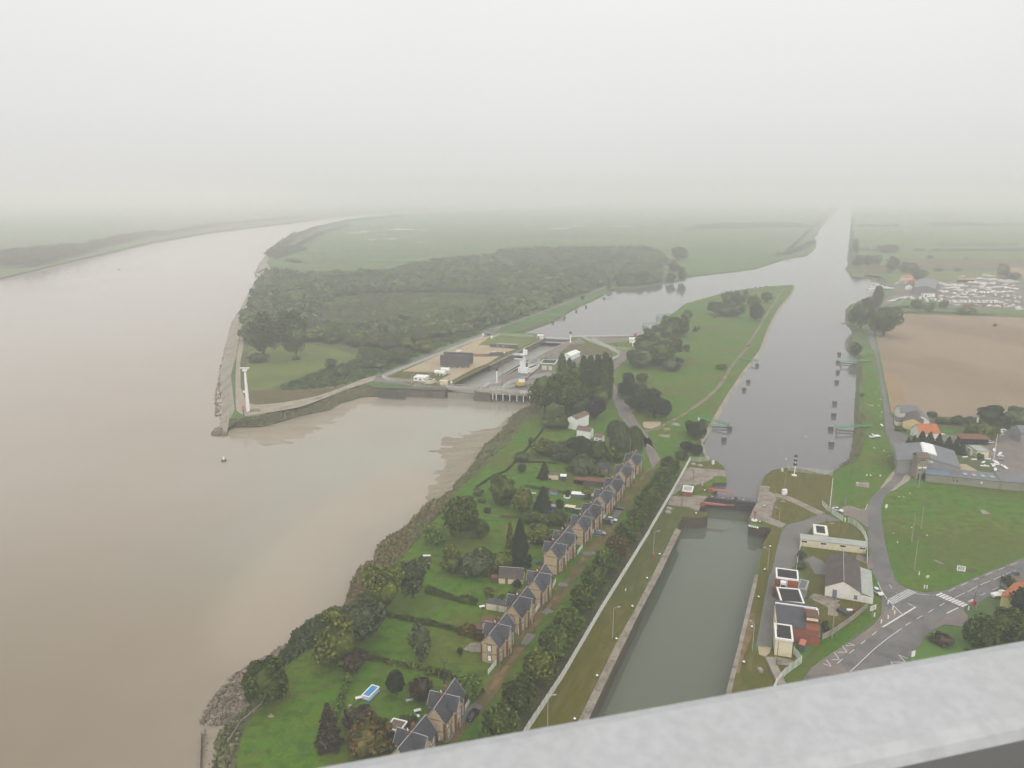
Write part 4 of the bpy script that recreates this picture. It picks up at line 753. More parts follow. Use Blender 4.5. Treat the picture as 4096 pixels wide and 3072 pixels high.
('d',1075,520,60,60,'broad','leafgrey','smaller dark tree at the canal water','tree'),
('d',1130,385,100,80,'broad','leafgrey','detached clump at the right end of the wood','tree'),
('d',755,545,60,40,'bush','leafgrey','bush at the end of the canal road','bush'),
('d',688,565,34,32,'bush','leafgrey','small bush between canal road and water','bush'),
('d',522,628,34,26,'bush','leafgrey','second small bush between canal road and water','bush'),
('d',1760,352,34,26,'bush','leafgrey','bush at the far canal junction','bush'),
]
seen = set()
for t_ in TREES:
    assert t_[7] not in seen, t_[7]; seen.add(t_[7]); T(*t_[:9], th=(None if t_[7][:4] not in ('old ','tall') or t_[0] != 'c' else 4.5))
# the row of clipped trees between the village lane and the lock fence
ROW = [(1030,1640),(1066,1568),(1111,1503),(1155,1448),(1190,1393),(1220,1350),(1249,1299),(1274,1254),(1300,1219),(1323,1188),(1346,1152),(1368,1122),(1385,1095),(1400,1072),(1415,1050),(1427,1030),(1440,1010)]
ordn = 'first second third fourth fifth sixth seventh eighth ninth tenth eleventh twelfth thirteenth fourteenth fifteenth sixteenth seventeenth'.split()
for i, (x_, y_) in enumerate(ROW):
    gx, gy = G('D', x_, y_+4, 4.2); r_ = (4.9 if i < 6 else 4.5)+random.uniform(-.25,.25); gx += 1.4
    mm = {3:'leafyellow',9:'leaforange'}.get(i, 'leafrow')
    tree(gx, gy, 'round', r_, 9.2+random.uniform(-.4,.4), 1.0, mm, f'{ordn[i]} rounded tree of the lane row counted from the handrail', 'tree', 'rounded trees between lane and lock fence')
# hedges: each one long soft bank of leaves
def hedge(s, wd, ht, mname, label, dens=1.0):
    a = P(s); L2 = sum(math.dist(a[i], a[i+1]) for i in range(len(a)-1)); n = int(L2*(wd+2*ht)*9*dens); b = resample(a, 60); rg = np.random.default_rng(len(label)*7+int(L2)); t = rg.uniform(0, 59, n); i = t.astype(int); fr = (t-i)[:,None]; i2 = np.minimum(i+1, 59)
    c = b[i]*(1-fr)+b[i2]*fr; d = b[i2]-b[i]; d = d/np.maximum(np.linalg.norm(d, axis=1), 1e-6)[:,None]; nr = np.stack([-d[:,1], d[:,0]], 1); an = rg.uniform(0, np.pi, n)
    lump = (1+.5*vnoise(c[:,0], c[:,1], 3.5, 5)*1.6+.35*vnoise(c[:,0], c[:,1], 1.3, 6)); off = np.cos(an)*wd/2*lump; z = np.sin(an)**.7*ht*lump
    C_ = np.stack([c[:,0]+nr[:,0]*off, c[:,1]+nr[:,1]*off, z*rg.uniform(.55,1.03,n)], 1); o_ = np.array([*a[0], 0]); Nn = np.stack([nr[:,0]*np.cos(an), nr[:,1]*np.cos(an), np.sin(an)], 1)
    me = mesh_np('hedge', leafquads(C_-o_, Nn, .3, rg, .55), n); me.materials.append(M[mname]); o = link('hedge', me); o.location = tuple(o_); tag(o, label, 'hedge')
hedge('m 650 520, 850 580, 1050 640, 1290 680', 2.8, 2.3, 'leaf', 'thick dark hedge running from the birch to the cream outbuilding')
hedge('m 0 790, 300 860, 600 920, 800 960, 1060 1030, 1100 1060', 1.6, 1.3, 'leaf', 'winding hedge between the two mown gardens')
hedge('m 1060 1050, 1250 1100, 1400 1140', 2.2, 1.7, 'leaforange', 'red-brown hedge leading to the paved terrace')
hedge('m 0 1350, 200 1440, 450 1480, 640 1530, 900 1560, 1000 1600', 1.5, 1.1, 'leafyellow', 'low scruffy hedge above the pool garden')
hedge('n 290 330, 230 560, 150 780, 80 920', 2.4, 1.6, 'leafbright', 'tall light green hedge left of the swimming pool')
hedge('n 560 110, 800 150, 960 200', 1.2, .9, 'leaf', 'short hedge at the top of the pool garden')
hedge('n 1290 290, 1500 330, 1700 400, 2000 560', 1.8, 1.5, 'leafyellow', 'hedge behind the nearest tall house')
hedge('q 760 1659, 1000 1500, 1200 1420, 1320 1300, 1560 1030, 1740 810', .9, .7, 'leafdark', 'long thin hedge along the north lawn')
hedge('q 1400 1290, 1700 1290, 1950 1310', .8, .6, 'leafdark', 'low hedge crossing the north garden')
hedge('y 0 800, 250 860, 560 900, 800 950, 1000 930', 1.2, 1.0, 'leafgrey', 'hedge behind the pale blue playhouse')
hedge('k 880 1090, 1170 1140', 1.2, 1.0, 'leaf', 'hedge strip above the long rusty shed roof')
hedge('j 1500 1300, 1800 1230, 2212 1120', 3, 1.5, 'leaf', 'undergrowth hedge along the handrail on the right')
hedge('e 340 1240, 700 1200, 930 1190', 2.5, 1.8, 'leafgrey', 'dark hedge below the beached boats')
hedge('e 840 1250, 1150 1240, 1500 1262, 1850 1275', 1.4, 1.2, 'leafgrey', 'hedge line along the top of the bare field')
hedge('f 770 850, 890 870', 1.2, 1.2, 'leaf', 'front hedge of the cream house beside the road')
# far hedgerows
def hedgerow(s, n, r0, r1, label, mname='leafgrey', gap=.0):
    a = resample(P(s), n); V = []; 
    for i in range(n):
        if random.random() < gap: continue
        r_ = random.uniform(r0, r1); P_, d = crown_pts('bush', 60, rng, 5); C_ = P_*np.array([r_*1.3, r_, r_*1.2])+np.array([a[i][0]+random.uniform(-2,2), a[i][1]+random.uniform(-2,2), 0]); V.append(leafquads(C_, d, .14*r_+.4, rng))
    v = np.concatenate(V); me = mesh_np('hedgerow', v, len(v)//4); me.materials.append(M[mname]); tag(link('hedgerow', me), label, 'hedgerow')
hedgerow('e 380 555, 800 560', 30, 2, 4.5, 'far hedge between the two green pastures, left part')
hedgerow('e 980 560, 1060 560', 5, 3, 5, 'short piece of far hedge in the middle of the pastures')
hedgerow('e 1170 560, 2201 565', 60, 2, 5, 'far hedge between the two green pastures, right part', gap=.2)
hedgerow('e 1200 500, 2201 500', 40, 2, 4.5, 'thin hedge on the upper pasture', gap=.4)
hedgerow('e 350 290, 820 290', 40, 4, 8, 'misty hedge left above the pastures')
hedgerow('e 1150 285, 1760 285', 60, 5, 12, 'misty hedge of taller trees above the pastures')
hedgerow('e 1800 285, 2201 280', 40, 4, 8, 'misty hedge at the right edge above the pastures')
hedgerow('e 340 185, 2201 175', 60, 6, 11, 'very faint tree line near the horizon', gap=.3)
hedgerow('e 292 660, 295 350, 303 100', 90, 2.5, 5, 'trees lining the right bank of the long canal')
hedgerow('d 1160 190, 1400 180, 1700 175, 1950 170', 90, 4, 9, 'line of misty trees left of the far canal')
hedgerow('d 1250 170, 1500 160, 1900 160', 70, 6, 11, 'taller misty trees behind the far canal line')
hedgerow('d 20 235, 900 235', 40, 3, 5, 'dotted hedge across the marsh', gap=.45)
hedgerow('d 1400 590, 1700 546', 20, .6, 1.2, 'tufts along the upper edge of the island', 'leafgrey', .3)
hedgerow('d 1790 350, 1850 300, 1960 190', 60, 3, 5.5, 'bushes along the far towpath')
hedgerow('d 1820 345, 1900 310, 1980 270', 40, 5, 8, 'trees on the wooded spit in the canal')
hedgerow('d 1960 180, 2020 140, 2070 80, 2120 30', 90, 4, 8, 'misty trees on the left bank of the long canal')
hedgerow('c 560 430, 700 380, 780 370', 30, 5, 9, 'first clump of river bank trees beyond the inlet')
hedgerow('c 520 420, 600 340, 700 280, 860 215', 120, 6, 12, 'long band of trees along the river bend')
hedgerow('c 600 400, 750 330, 900 250, 1100 190', 110, 5, 10, 'second band of trees inside the river bend')
hedgerow('c 860 215, 1100 160, 1500 120', 60, 6, 12, 'faint trees along the far river bend')
hedgerow('c 640 450, 740 465', 14, 3, 6, 'small bushes at the marsh edge')
hedgerow('v 0 500, 200 490, 350 440, 480 420', 140, 8, 16, 'dark misty wood on the far bank, left part')
hedgerow('v 0 450, 250 420, 470 400', 120, 8, 16, 'back rows of the misty wood on the far bank')
hedgerow('v 480 420, 600 380, 900 310, 1000 300', 150, 8, 16, 'dark misty wood on the far bank, right part')
hedgerow('v 1000 305, 1400 240, 1900 190', 120, 6, 12, 'faint line of trees far down the river bank')
# the wood on the point: the nearest trees one by one, the rest as one mass
def inside(px, py, poly):
    c = np.zeros(len(px), bool); n = len(poly); j = n-1
    for i in range(n):
        xi, yi = poly[i]; xj, yj = poly[j]; c ^= ((yi > py) != (yj > py)) & (px < (xj-xi)*(py-yi)/(yj-yi+1e-9)+xi); j = i
    return c
wood = P('c 500 540, 640 560, 900 560, 1150 560, 1400 545, 1500 520, 1700 480, 1900 450, 2212 420, d 0 340, 230 320, 560 320, 920 320, 1010 340, 1050 400, 1010 430, 1010 490, 1030 515, 900 540, 800 545, 760 500, 700 525, 480 605, 330 660, 150 735, 0 790, c 2100 935, 1900 1000, 1700 1040, 1560 1090, 1400 1130, 1300 1080, 1180 1090, 1000 1060, 780 1045, 620 1040, 500 1070, 380 1080, 350 1060, 345 900, 380 780, 430 640')
scrubz = P('c 860 930, 880 780, 1000 720, 1400 690, 1900 690, 2200 710, 2150 840, 1950 880, 1700 900, 1500 930, 1200 940')
def scatter(poly, step, jit, seed):
    rg = np.random.default_rng(seed); a = np.array(poly); x0, y0 = a.min(0); x1, y1 = a.max(0); X, Y = np.meshgrid(np.arange(x0, x1, step), np.arange(y0, y1, step)); X = X.ravel()+rg.uniform(-jit, jit, X.size); Y = Y.ravel()+rg.uniform(-jit, jit, Y.size); k = inside(X, Y, poly); return X[k], Y[k]
wx, wy = scatter(wood, 9.0, 4.0, 11); low = inside(wx, wy, scrubz); order = np.argsort(np.hypot(wx, wy))
def crowd(name, xs, ys, rad, hts, label, kind='stuff', tints=None, mname='leafwood', zc=None):
    V = []; TT = []; EV = []; EF = []; ET = []; base = 0
    for k in range(len(xs)):
        d_ = math.hypot(xs[k], ys[k]); r_, h_ = rad[k], hts[k]; n = int(330*min(1, (620/d_)**1.6)*max(.5, r_/6)**2) + 30; size = .36+.0011*d_*(.9); P_, d = crown_pts('wide' if h_ > 5 else 'bush', n, rng, 5)
        C_ = P_*np.array([r_, r_, h_*.9])+np.array([xs[k], ys[k], h_*.1]); V.append(leafquads(C_, d, size*max(.6, r_/5), rng, .45)); TT.append(np.tile(tints[k], (4*n, 1)))
        iv = ICO1[0]*np.array([r_*.72, r_*.72, h_*.4])+np.array([xs[k], ys[k], h_*.48]); EV.append(iv); EF.append(ICO1[1]+base); base += len(iv); ET.append(np.tile(tints[k], (len(iv), 1)))
    v = np.concatenate(V); me = mesh_np(name, v, len(v)//4, (np.concatenate(EV), np.concatenate(EF))); me.materials.append(M[mname])
    at = me.color_attributes.new('tint', 'FLOAT_COLOR', 'POINT'); c = np.concatenate(TT+ET); at.data.foreach_set('color', np.c_[c, np.ones(len(c))].ravel().astype(np.float32)); return tag(link(name, me), label, None, None, kind)
def tints(n, rg): 
    b = np.array([[.062,.092,.028],[.085,.11,.042],[.044,.068,.022],[.085,.105,.04],[.07,.085,.046],[.10,.115,.036]]); k = rg.choice(6, n, p=[.3,.24,.22,.12,.10,.02]); return b[k]*rg.uniform(.8,1.25,(n,1))
sheet('woodland_floor', wood, .02, 'scrub'); nn = len(wx); rad = rng.uniform(4.2,8.8,nn); hts = rng.uniform(6.0,10.5,nn)*(1+.6*vnoise(wx, wy, 60, 8)); rad[low] = rng.uniform(1.5,3.2,low.sum()); hts[low] = rng.uniform(1.2,2.6,low.sum())
tn = tints(nn, rng)*1.6; tn[low] = np.array([.13,.145,.065])*rng.uniform(.8,1.2,(low.sum(),1))
near = order[:56]; rest = order[56:]
crowd('woodland', wx[rest], wy[rest], rad[rest], hts[rest], None, 'stuff', tn[rest])
side = lambda x, y: 'by the track on the river side' if x < -150 else ('behind the round meadow' if x < -75 else ('above the road bend' if x < -20 else 'beside the long white fence'))
bx, by = scatter(scrubz, 3.6, 1.7, 15); crowd('brushwood', bx, by, rng.uniform(1.4,3.6,len(bx)), rng.uniform(.8,2.6,len(bx)), None, 'stuff', np.array([.125,.165,.06])*rng.uniform(.6,1.35,(len(bx),1)))
for j_, k in enumerate(near):
    tree(wx[k], wy[k], 'broad', round(rad[k]), round(hts[k]*.9), .8, ['leafgrey','leafgrey','leaf','leafyellow'][j_ % 4 if j_ % 8 != 7 else 0], 'grey-green tree at the front edge of the wood '+side(wx[k], wy[k]), 'tree', 'front trees of the wood '+side(wx[k], wy[k]), dens=.6)
# far marsh scrub west of the canal road, reeds, brambles
bx, by = scatter(P('c 1180 1080, 1400 1130, 1700 1050, 2080 940, 2060 985, 1700 1110, 1360 1260, 1280 1290, 1000 1380, 640 1400, 560 1395, 900 1260, 1160 1180'), 3.2, 1.5, 5)
crowd('brambles', bx, by, rng.uniform(.9,2.2,len(bx)), rng.uniform(.7,1.9,len(bx)), None, 'stuff', np.array([.075,.125,.036])*rng.uniform(.7,1.3,(len(bx),1)))
def tufts(name, poly, step, h0, h1, base, seed, z=-1.0, zf=None):
    x_, y_ = scatter(poly, step, step*.5, seed); n = len(x_); hh = rng.uniform(h0, h1, n); zz = np.full(n, z) if zf is None else zf(x_, y_)
    C_ = np.stack([x_, y_, zz+hh*.5], 1); a = rng.uniform(0, np.pi, n); t1 = np.stack([np.cos(a), np.sin(a), np.zeros(n)], 1)*(.35+hh*.22)[:,None]; t2 = np.stack([rng.normal(0,.22,n), rng.normal(0,.22,n), np.ones(n)], 1)*(hh*.5)[:,None]
    v = np.stack([C_-t1-t2, C_+t1-t2, C_+t1*.6+t2, C_-t1*.6+t2], 1).reshape(-1,3); me = mesh_np(name, v, n); me.materials.append(M[base]); return tag(link(name, me), kind='stuff')
def band(Astr, Bstr, za, zb, n, h0, h1, m, name='reeds', nu=200):
    a = resample(P(Astr), nu); b = resample(P(Bstr, zb), nu); i = rng.integers(0, nu, n); t = rng.uniform(0, 1, n); q_ = a[i]*(1-t)[:,None]+b[i]*t[:,None]; q_ = q_+rng.normal(0,.5,q_.shape); hh = rng.uniform(h0, h1, n)*(1+.9*vnoise(q_[:,0], q_[:,1], 6, 9)); z = za*(1-t)+zb*t
    C_ = np.c_[q_, z+hh*.45]; aa = rng.uniform(0, np.pi, n); t1 = np.stack([np.cos(aa), np.sin(aa), np.zeros(n)], 1)*(.3+.2*hh)[:,None]; t2 = np.stack([rng.normal(0,.3,n), rng.normal(0,.3,n), np.ones(n)], 1)*(hh*.55)[:,None]
    v = np.stack([C_-t1-t2, C_+t1-t2, C_+t1*.6+t2, C_-t1*.6+t2], 1).reshape(-1,3); me = mesh_np(name, v, n); me.materials.append(M[m]); tag(link(name, me), kind='stuff')
band('o 0 1500, 100 1350, 450 1040, 600 860, 700 740, 830 590, 1000 400, 1110 250', 'o 0 1400, 40 1200, 110 1060, 210 985, 290 955, 300 850, 370 740, 540 650, 700 535, 800 420, 900 330, 1110 215', -.6, -4.2, 16000, .7, 1.5, 'reed')
band('q 480 1659, 760 1460, 1050 1120, 1220 990, 1380 780, 1620 560, 1740 440', 'q 440 1650, 590 1500, 680 1400, 830 1150, 870 1080, 1080 890, 1250 720, 1260 640, 1370 560, 1590 450, 1620 400', -.6, -4.2, 15000, .6, 1.4, 'reedgrey')
band('C 370 660, 700 610, 1000 500, 1500 360, 1900 240, 2150 140, a 60 960, 200 965', 'C 240 750, 700 765, 1100 665, 1300 598, 1740 515, 1850 425, 2212 325, a 140 1040', -.3, -4.9, 5000, .3, .8, 'reedgrey')
band('p 1060 640, 1300 480, 1480 330, 1640 150', 'p 1060 560, 1200 350, 1430 190, 1560 120', -.3, -3.5, 5000, .8, 1.8, 'leafgrey')
band('p 620 1652, 600 1400, 700 1200, 850 1030', 'p 400 1652, 440 1330, 640 1130, 760 990', -.6, -4.2, 3500, .3, .8, 'reedgrey')
band('f 410 400, 400 60', 'f 375 400, 380 80', 0, -.5, 400, .4, .9, 'reedgrey'); band('f 250 1240, 355 1170, 370 900', 'f 120 1320, 260 1250, 350 1000', 0, -.3, 500, .4, .9, 'reedgrey')
band('f 430 700, 430 1000, 400 1100, 340 1240', 'f 375 700, 365 950, 355 1150, 250 1280', .1, -.6, 900, .4, .8, 'reed')
# rubble
def rocks(name, A_, B_, za, zb, n, s0, s1, label=None, nu=80):
    a = resample(P(A_, za), nu); b = resample(P(B_, zb), nu); V = []; F = []; base = 0
    for k in range(n):
        i = random.randrange(nu); t = random.random(); q_ = a[i]*(1-t)+b[i]*t; s_ = random.uniform(s0, s1)*(1 if random.random() < .8 else 1.7); v = ICO1[0]*rng.uniform(.5,1.15,(12 if len(ICO1[0]) == 12 else len(ICO1[0]),1))*np.array([s_, s_*random.uniform(.6,1), s_*random.uniform(.4,.8)])
        an = random.uniform(0, 6.3); c_, s2 = math.cos(an), math.sin(an); v = np.stack([v[:,0]*c_-v[:,1]*s2, v[:,0]*s2+v[:,1]*c_, v[:,2]], 1); V.append(v+np.array([q_[0], q_[1], za*(1-t)+zb*t+s_*.1])); F.append(ICO1[1]+base); base += len(v)
    v = np.concatenate(V); f = np.concatenate(F); me = mesh_np(name, np.zeros((0,3)), 0, (v, f)); me.materials.append(M['rock']); tag(link(name, me), kind='stuff')
rocks('rubble', 'p 560 1230, 640 1130, 760 1020, 840 900, 900 700, 1060 600, 1120 500', 'p 250 1200, 300 1060, 400 930, 560 740, 760 620, 930 540, 1090 430', -3.2, -5.8, 1300, .22, .62)
rocks('rubble', 'p 640 1150, 760 1020', 'p 430 1250, 480 1120', -3.0, -5.0, 350, .25, .6)
rocks('rubble', 'p 300 1250, 330 1400, 330 1500', 'p 250 1250, 300 1400, 300 1500', -5.2, -5.6, 12, .3, .6)
rocks('rubble', 'C 100 760, 180 860, 210 870', 'C 0 830, 0 900, 180 900', -5.4, -6, 170, .5, 1.2)
rocks('rubble', 'C 135 100, 130 230, 120 640', 'C 80 130, 75 220, 30 600', -5.6, -6.0, 60, .4, .9)
rocks('rubble', 'c 240 950, 170 1200, 120 1450, 130 1600', 'c 225 930, 160 1170, 110 1450, 110 1600', -5.7, -6, 160, .4, .9)
rocks('rubble', 'b 2130 790, 1960 1040, 1800 1310, 1760 1390', 'b 2140 795, 1972 1043, 1812 1313, 1766 1400', -.2, -1.4, 260, .3, .7)
rocks('rubble', 'c 480 500, 430 580', 'c 400 520, 400 560', -5.5, -5.9, 60, .5, 1.2)
# ================================================================ buildings
def wbox(cx, cy, cz, w, h, ax, t0, t1, dx=0, dz=0, sw=1.0, sh=1.0):
    """a thin box on a wall facing ax, from t0 to t1 proud of it"""
    w2, h2 = w*sw/2, h*sh/2; mb = MB()
    if ax[1] == 'x': s = -1 if ax[0] == '-' else 1; xs = sorted((cx+s*t0, cx+s*t1)); mb.box(xs[0], xs[1], cy+dx-w2, cy+dx+w2, cz+dz-h2, cz+dz+h2)
    else: s = -1 if ax[0] == '-' else 1; ys = sorted((cy+s*t0, cy+s*t1)); mb.box(cx+dx-w2, cx+dx+w2, ys[0], ys[1], cz+dz-h2, cz+dz+h2)
    return mb
def window(par, cx, cy, cz, w, h, ax, fm='white', pm='glass', mull=True, fr=.12):
    f = MB()
    for mbb in (wbox(cx,cy,cz,fr,h,ax,-.02,.07,dx=-(w/2-fr/2)), wbox(cx,cy,cz,fr,h,ax,-.02,.07,dx=w/2-fr/2), wbox(cx,cy,cz,w-2*fr,fr,ax,-.02,.065,dz=h/2-fr/2), wbox(cx,cy,cz,w-2*fr,fr,ax,-.02,.065,dz=-(h/2-fr/2))): f.poly(mbb.v, mbb.f)
    if mull: g = wbox(cx,cy,cz,.08,h-2*fr,ax,-.02,.055); f.poly(g.v, g.f)
    o = f.build('window', fm, par); wbox(cx,cy,cz,w-2*fr,h-2*fr,ax,-.03,.025).build('pane', pm, o); return o
def door(par, cx, cy, w, h, ax, m='wood'): return wbox(cx, cy, h/2, w, h, ax, -.02, .05).build('door', m, par)
def roofplanes(mb, x0, x1, yc, hw, ez, rz, oh=.35, ov=.25, th=.14, axis='x'):
    """two sloping slabs meeting at a ridge along x (or y); hw half width, ez eave height, rz ridge height"""
    sl = (rz-ez)/hw; e = hw+oh; ze = rz-sl*e
    for s in (-1, 1):
        p = [(x0-ov, yc, rz), (x1+ov, yc, rz), (x1+ov, yc+s*e, ze), (x0-ov, yc+s*e, ze)]
        q = [(a, b, c+th) for a, b, c in p]
        if axis == 'y': p = [(b, a, c) for a, b, c in p]; q = [(b, a, c) for a, b, c in q]
        mb.poly(p+q, [(0,1,2,3),(7,6,5,4),(0,4,5,1),(1,5,6,2),(2,6,7,3),(3,7,4,0)])
    return mb
def gablebody(mb, x0, x1, yc, hw, ez, rz, axis='x'):
    p = [(x0,yc-hw,-.3),(x0,yc+hw,-.3),(x0,yc+hw,ez),(x0,yc,rz),(x0,yc-hw,ez),(x1,yc-hw,-.3),(x1,yc+hw,-.3),(x1,yc+hw,ez),(x1,yc,rz),(x1,yc-hw,ez)]
    if axis == 'y': p = [(b, a, c) for a, b, c in p]
    return mb.poly(p, [(0,1,2,3,4),(9,8,7,6,5),(0,4,9,5),(1,6,7,2),(4,3,8,9),(3,2,7,8)])
def terrace_house(L=11.8, W=5.2, ez=5.6, rz=8.8, crosses=((5.9, 3.4),), gable='shutter', name='terrace_house', chim=None):
    o = empty(name, (0,0,0)); hw = W/2
    b = gablebody(MB(), 0, L, 0, hw, ez, rz-.06)
    for cx, cw in crosses: gablebody(b, -hw-1.0, hw+.9, cx, cw/2, rz-2.5, rz-.25, 'y')
    b.build('wall', 'tan', o)
    r = roofplanes(MB(), 0, L, 0, hw, ez, rz)
    for cx, cw in crosses: roofplanes(r, -hw-1.0, hw+.9, cx, cw/2, rz-2.5, rz-.18, .3, .4, .14, 'y')
    rf = r.build('roof', 'slate', o)
    c = MB(); c.bar((-.3,0,rz+.16), (L+.3,0,rz+.16), .11, 5)
    sl = (rz-ez)/hw; ye = hw+.35; z_e = rz-sl*ye+.14
    for s in (-1, 1):
        c.bar((-.27,0,rz+.14), (-.27,s*ye,z_e), .06, 4); c.bar((L+.27,0,rz+.14), (L+.27,s*ye,z_e), .06, 4)
    for cx, cw in crosses:
        zr = rz-.02; s2 = (rz-.18-rz+2.5)/(cw/2); xe = cw/2+.3; ze = rz-.18-s2*xe+.14
        c.bar((cx,-hw-1.45,zr), (cx,hw+1.35,zr), .10, 5)
        for s in (-1, 1):
            for e_ in (-1, 1):
                c.bar((cx, s*(hw+(1.4 if s < 0 else 1.3)), zr-.03), (cx+e_*xe, s*(hw+(1.4 if s < 0 else 1.3)), ze), .07, 4)
                yv = (zr-ze)/sl; c.bar((cx, s*.1, zr), (cx+e_*xe, s*min(hw+.3, yv), ze+.02), .06, 4)
    c.build('ridge_cap', 'zinc', rf)
    q = MB()                                           # brick corners and storey band
    for x in (0, L-.45):
        for s in (-1, 1): y0, y1 = sorted((s*(hw+.02), s*(hw-.45))); q.box(x-.02 if x == 0 else x, x+.45 if x == 0 else x+.47, y0, y1, -.2, ez-.15)
    q.box(-.025, L+.025, -hw-.025, hw+.025, 2.85, 3.05); q.box(-.022, .05, -hw*.62, hw*.62, ez+.1, ez+.3)
    for cx, cw in crosses:
        for e_ in (-1, 1): x0, x1 = sorted((cx+e_*(cw/2+.02), cx+e_*(cw/2-.35))); q.box(x0, x1, -hw-1.02, -hw-.6, -.2, 5.2); q.box(x0, x1, hw+.5, hw+.92, -.2, 5.2)
    for i in range(int(L/2.2)): x = 1.0+i*2.2; q.box(x-.08, x+.45, -hw-.022, -hw+.1, .0, 2.5)
    q.build('brick_trim', 'brick', o)
    if gable:
        for cz in (1.5, 4.5):
            wbox(0,0,cz,1.45,2.05,'-x',-.05,.045).build('window_surround', 'brick', o)
            if gable == 'shutter': wbox(0,0,cz,1.0,1.6,'-x',.0,.085).build('shutter', 'white', o)
            else: window(o, -.03, 0, cz, .85, 1.3, '-x')
    for x in (1.9, L-1.9) if len(crosses) == 1 else (1.6, L/2-1.1, L/2+1.1, L-1.6):
        for cz in (1.5, 4.2): window(o, x, -hw, cz, 1.05, 1.6, '-y')
        window(o, x, hw, 3.75, .85, 1.2, '+y')
    for cx, cw in crosses:
        door(o, cx-.5, -hw-1.0, .9, 2.1, '-y'); window(o, cx, -hw-1.0, 4.3, 1.1, 1.7, '-y'); window(o, cx, hw+.9, 3.8, 1.0, 1.3, '+y')
    for cx, cy_ in (chim or [(crosses[0][0]-1.1, .3), (crosses[0][0]+1.2, .3)]):
        ch = MB().box(cx-.35, cx+.35, cy_-.3, cy_+.6, rz-.9, rz+1.0).build('chimney', 'brick', rf)
        MB().cyl(cx-.15, cy_+.0, rz+1.0, rz+1.45, .11, .09, 6).cyl(cx+.15, cy_+.3, rz+1.0, rz+1.45, .11, .09, 6).build('chimney_pot', 'tileo' if cx % 2 > 1 else 'creamwhite', rf)
    return o
def kids(o): return [c for c in bpy.data.objects if c.parent == o]
CH = {}
def copy_tree(o, label, group=None, name=None):
    key = o.name
    if key not in CH: CH[key] = [(c, kids(c)) for c in kids(o)]
    r = o.copy(); col.objects.link(r); r['label'] = label
    if group: r['group'] = group
    for c, gs in CH[key]:
        d = c.copy(); col.objects.link(d); d.parent = r
        for g in gs: e_ = g.copy(); col.objects.link(e_); e_.parent = d
    return r
GH = 'slate-roofed houses of the village row'
proto_s = terrace_house(); tag(proto_s, None, 'house', GH); proto_p = terrace_house(gable=None); tag(proto_p, None, 'house', GH); proto_w = terrace_house(gable='window'); tag(proto_w, None, 'house', GH)
RIDGES = [((-24.8,143.4),(-20.3,153.6),proto_p,'nearest house, its dark slate roof cut by the handrail'),
 ((-18.2,156.7),(-14.2,168.0),proto_p,'second house from the handrail, blank timbered gable, black car beside it'),
 ((-6.2,187.7),(-1.6,198.7),proto_s,'brick and stucco house with two white shuttered gable windows, beside the paved terrace'),
 ((0.1,202.8),(4.6,213.6),proto_w,'house with the cream flat-roofed outbuilding behind it'),
 ((6.8,217.4),(10.6,228.4),proto_p,'house with a plain tan gable just right of the white cottage'),
 None,
 ((24.0,261.2),(27.6,270.6),proto_p,'house right behind the long twin house'),
 ((28.9,272.4),(33.0,282.6),proto_w,'house beside the white and grey cars, small gable window'),
 ((35.0,286.9),(39.3,297.0),proto_w,'house left of the black car on the lane'),
 ((40.9,299.6),(45.2,310.2),proto_s,'house at the end of the long rusty sheds, white gable window'),
 ((47.2,315.7),(51.6,326.0),proto_p,'last house but one, beside the stone outbuilding'),
 ((53.9,331.1),(58.2,341.9),proto_p,'farthest house of the row, by the willows')]
used = set()
def place_house(p, q, pr, label):
    o = pr if pr.name not in used else copy_tree(pr, label, GH); used.add(pr.name); o['label'] = label
    k_ = 1-1.15/math.hypot(*p); o.location = (p[0]*k_, p[1]*k_, 0); o.rotation_euler = (0, 0, math.atan2(q[1]-p[1], q[0]-p[0])); return o
for r_ in RIDGES:
    if r_: place_house(*r_)
twin = terrace_house(19.2, 5.6, 6.0, 9.2, ((4.8, 3.0), (14.4, 3.0)), None, 'terrace_house', [(4.8, .8), (9.6, .3), (14.4, .8)])
tag(twin, 'long twin house with two small cross gables, tallest of the village row', 'house', GH); twin.location = (13.0, 237.8, 0); twin.rotation_euler = (0, 0, math.atan2(255.5-237.8, 20.5-13.0))
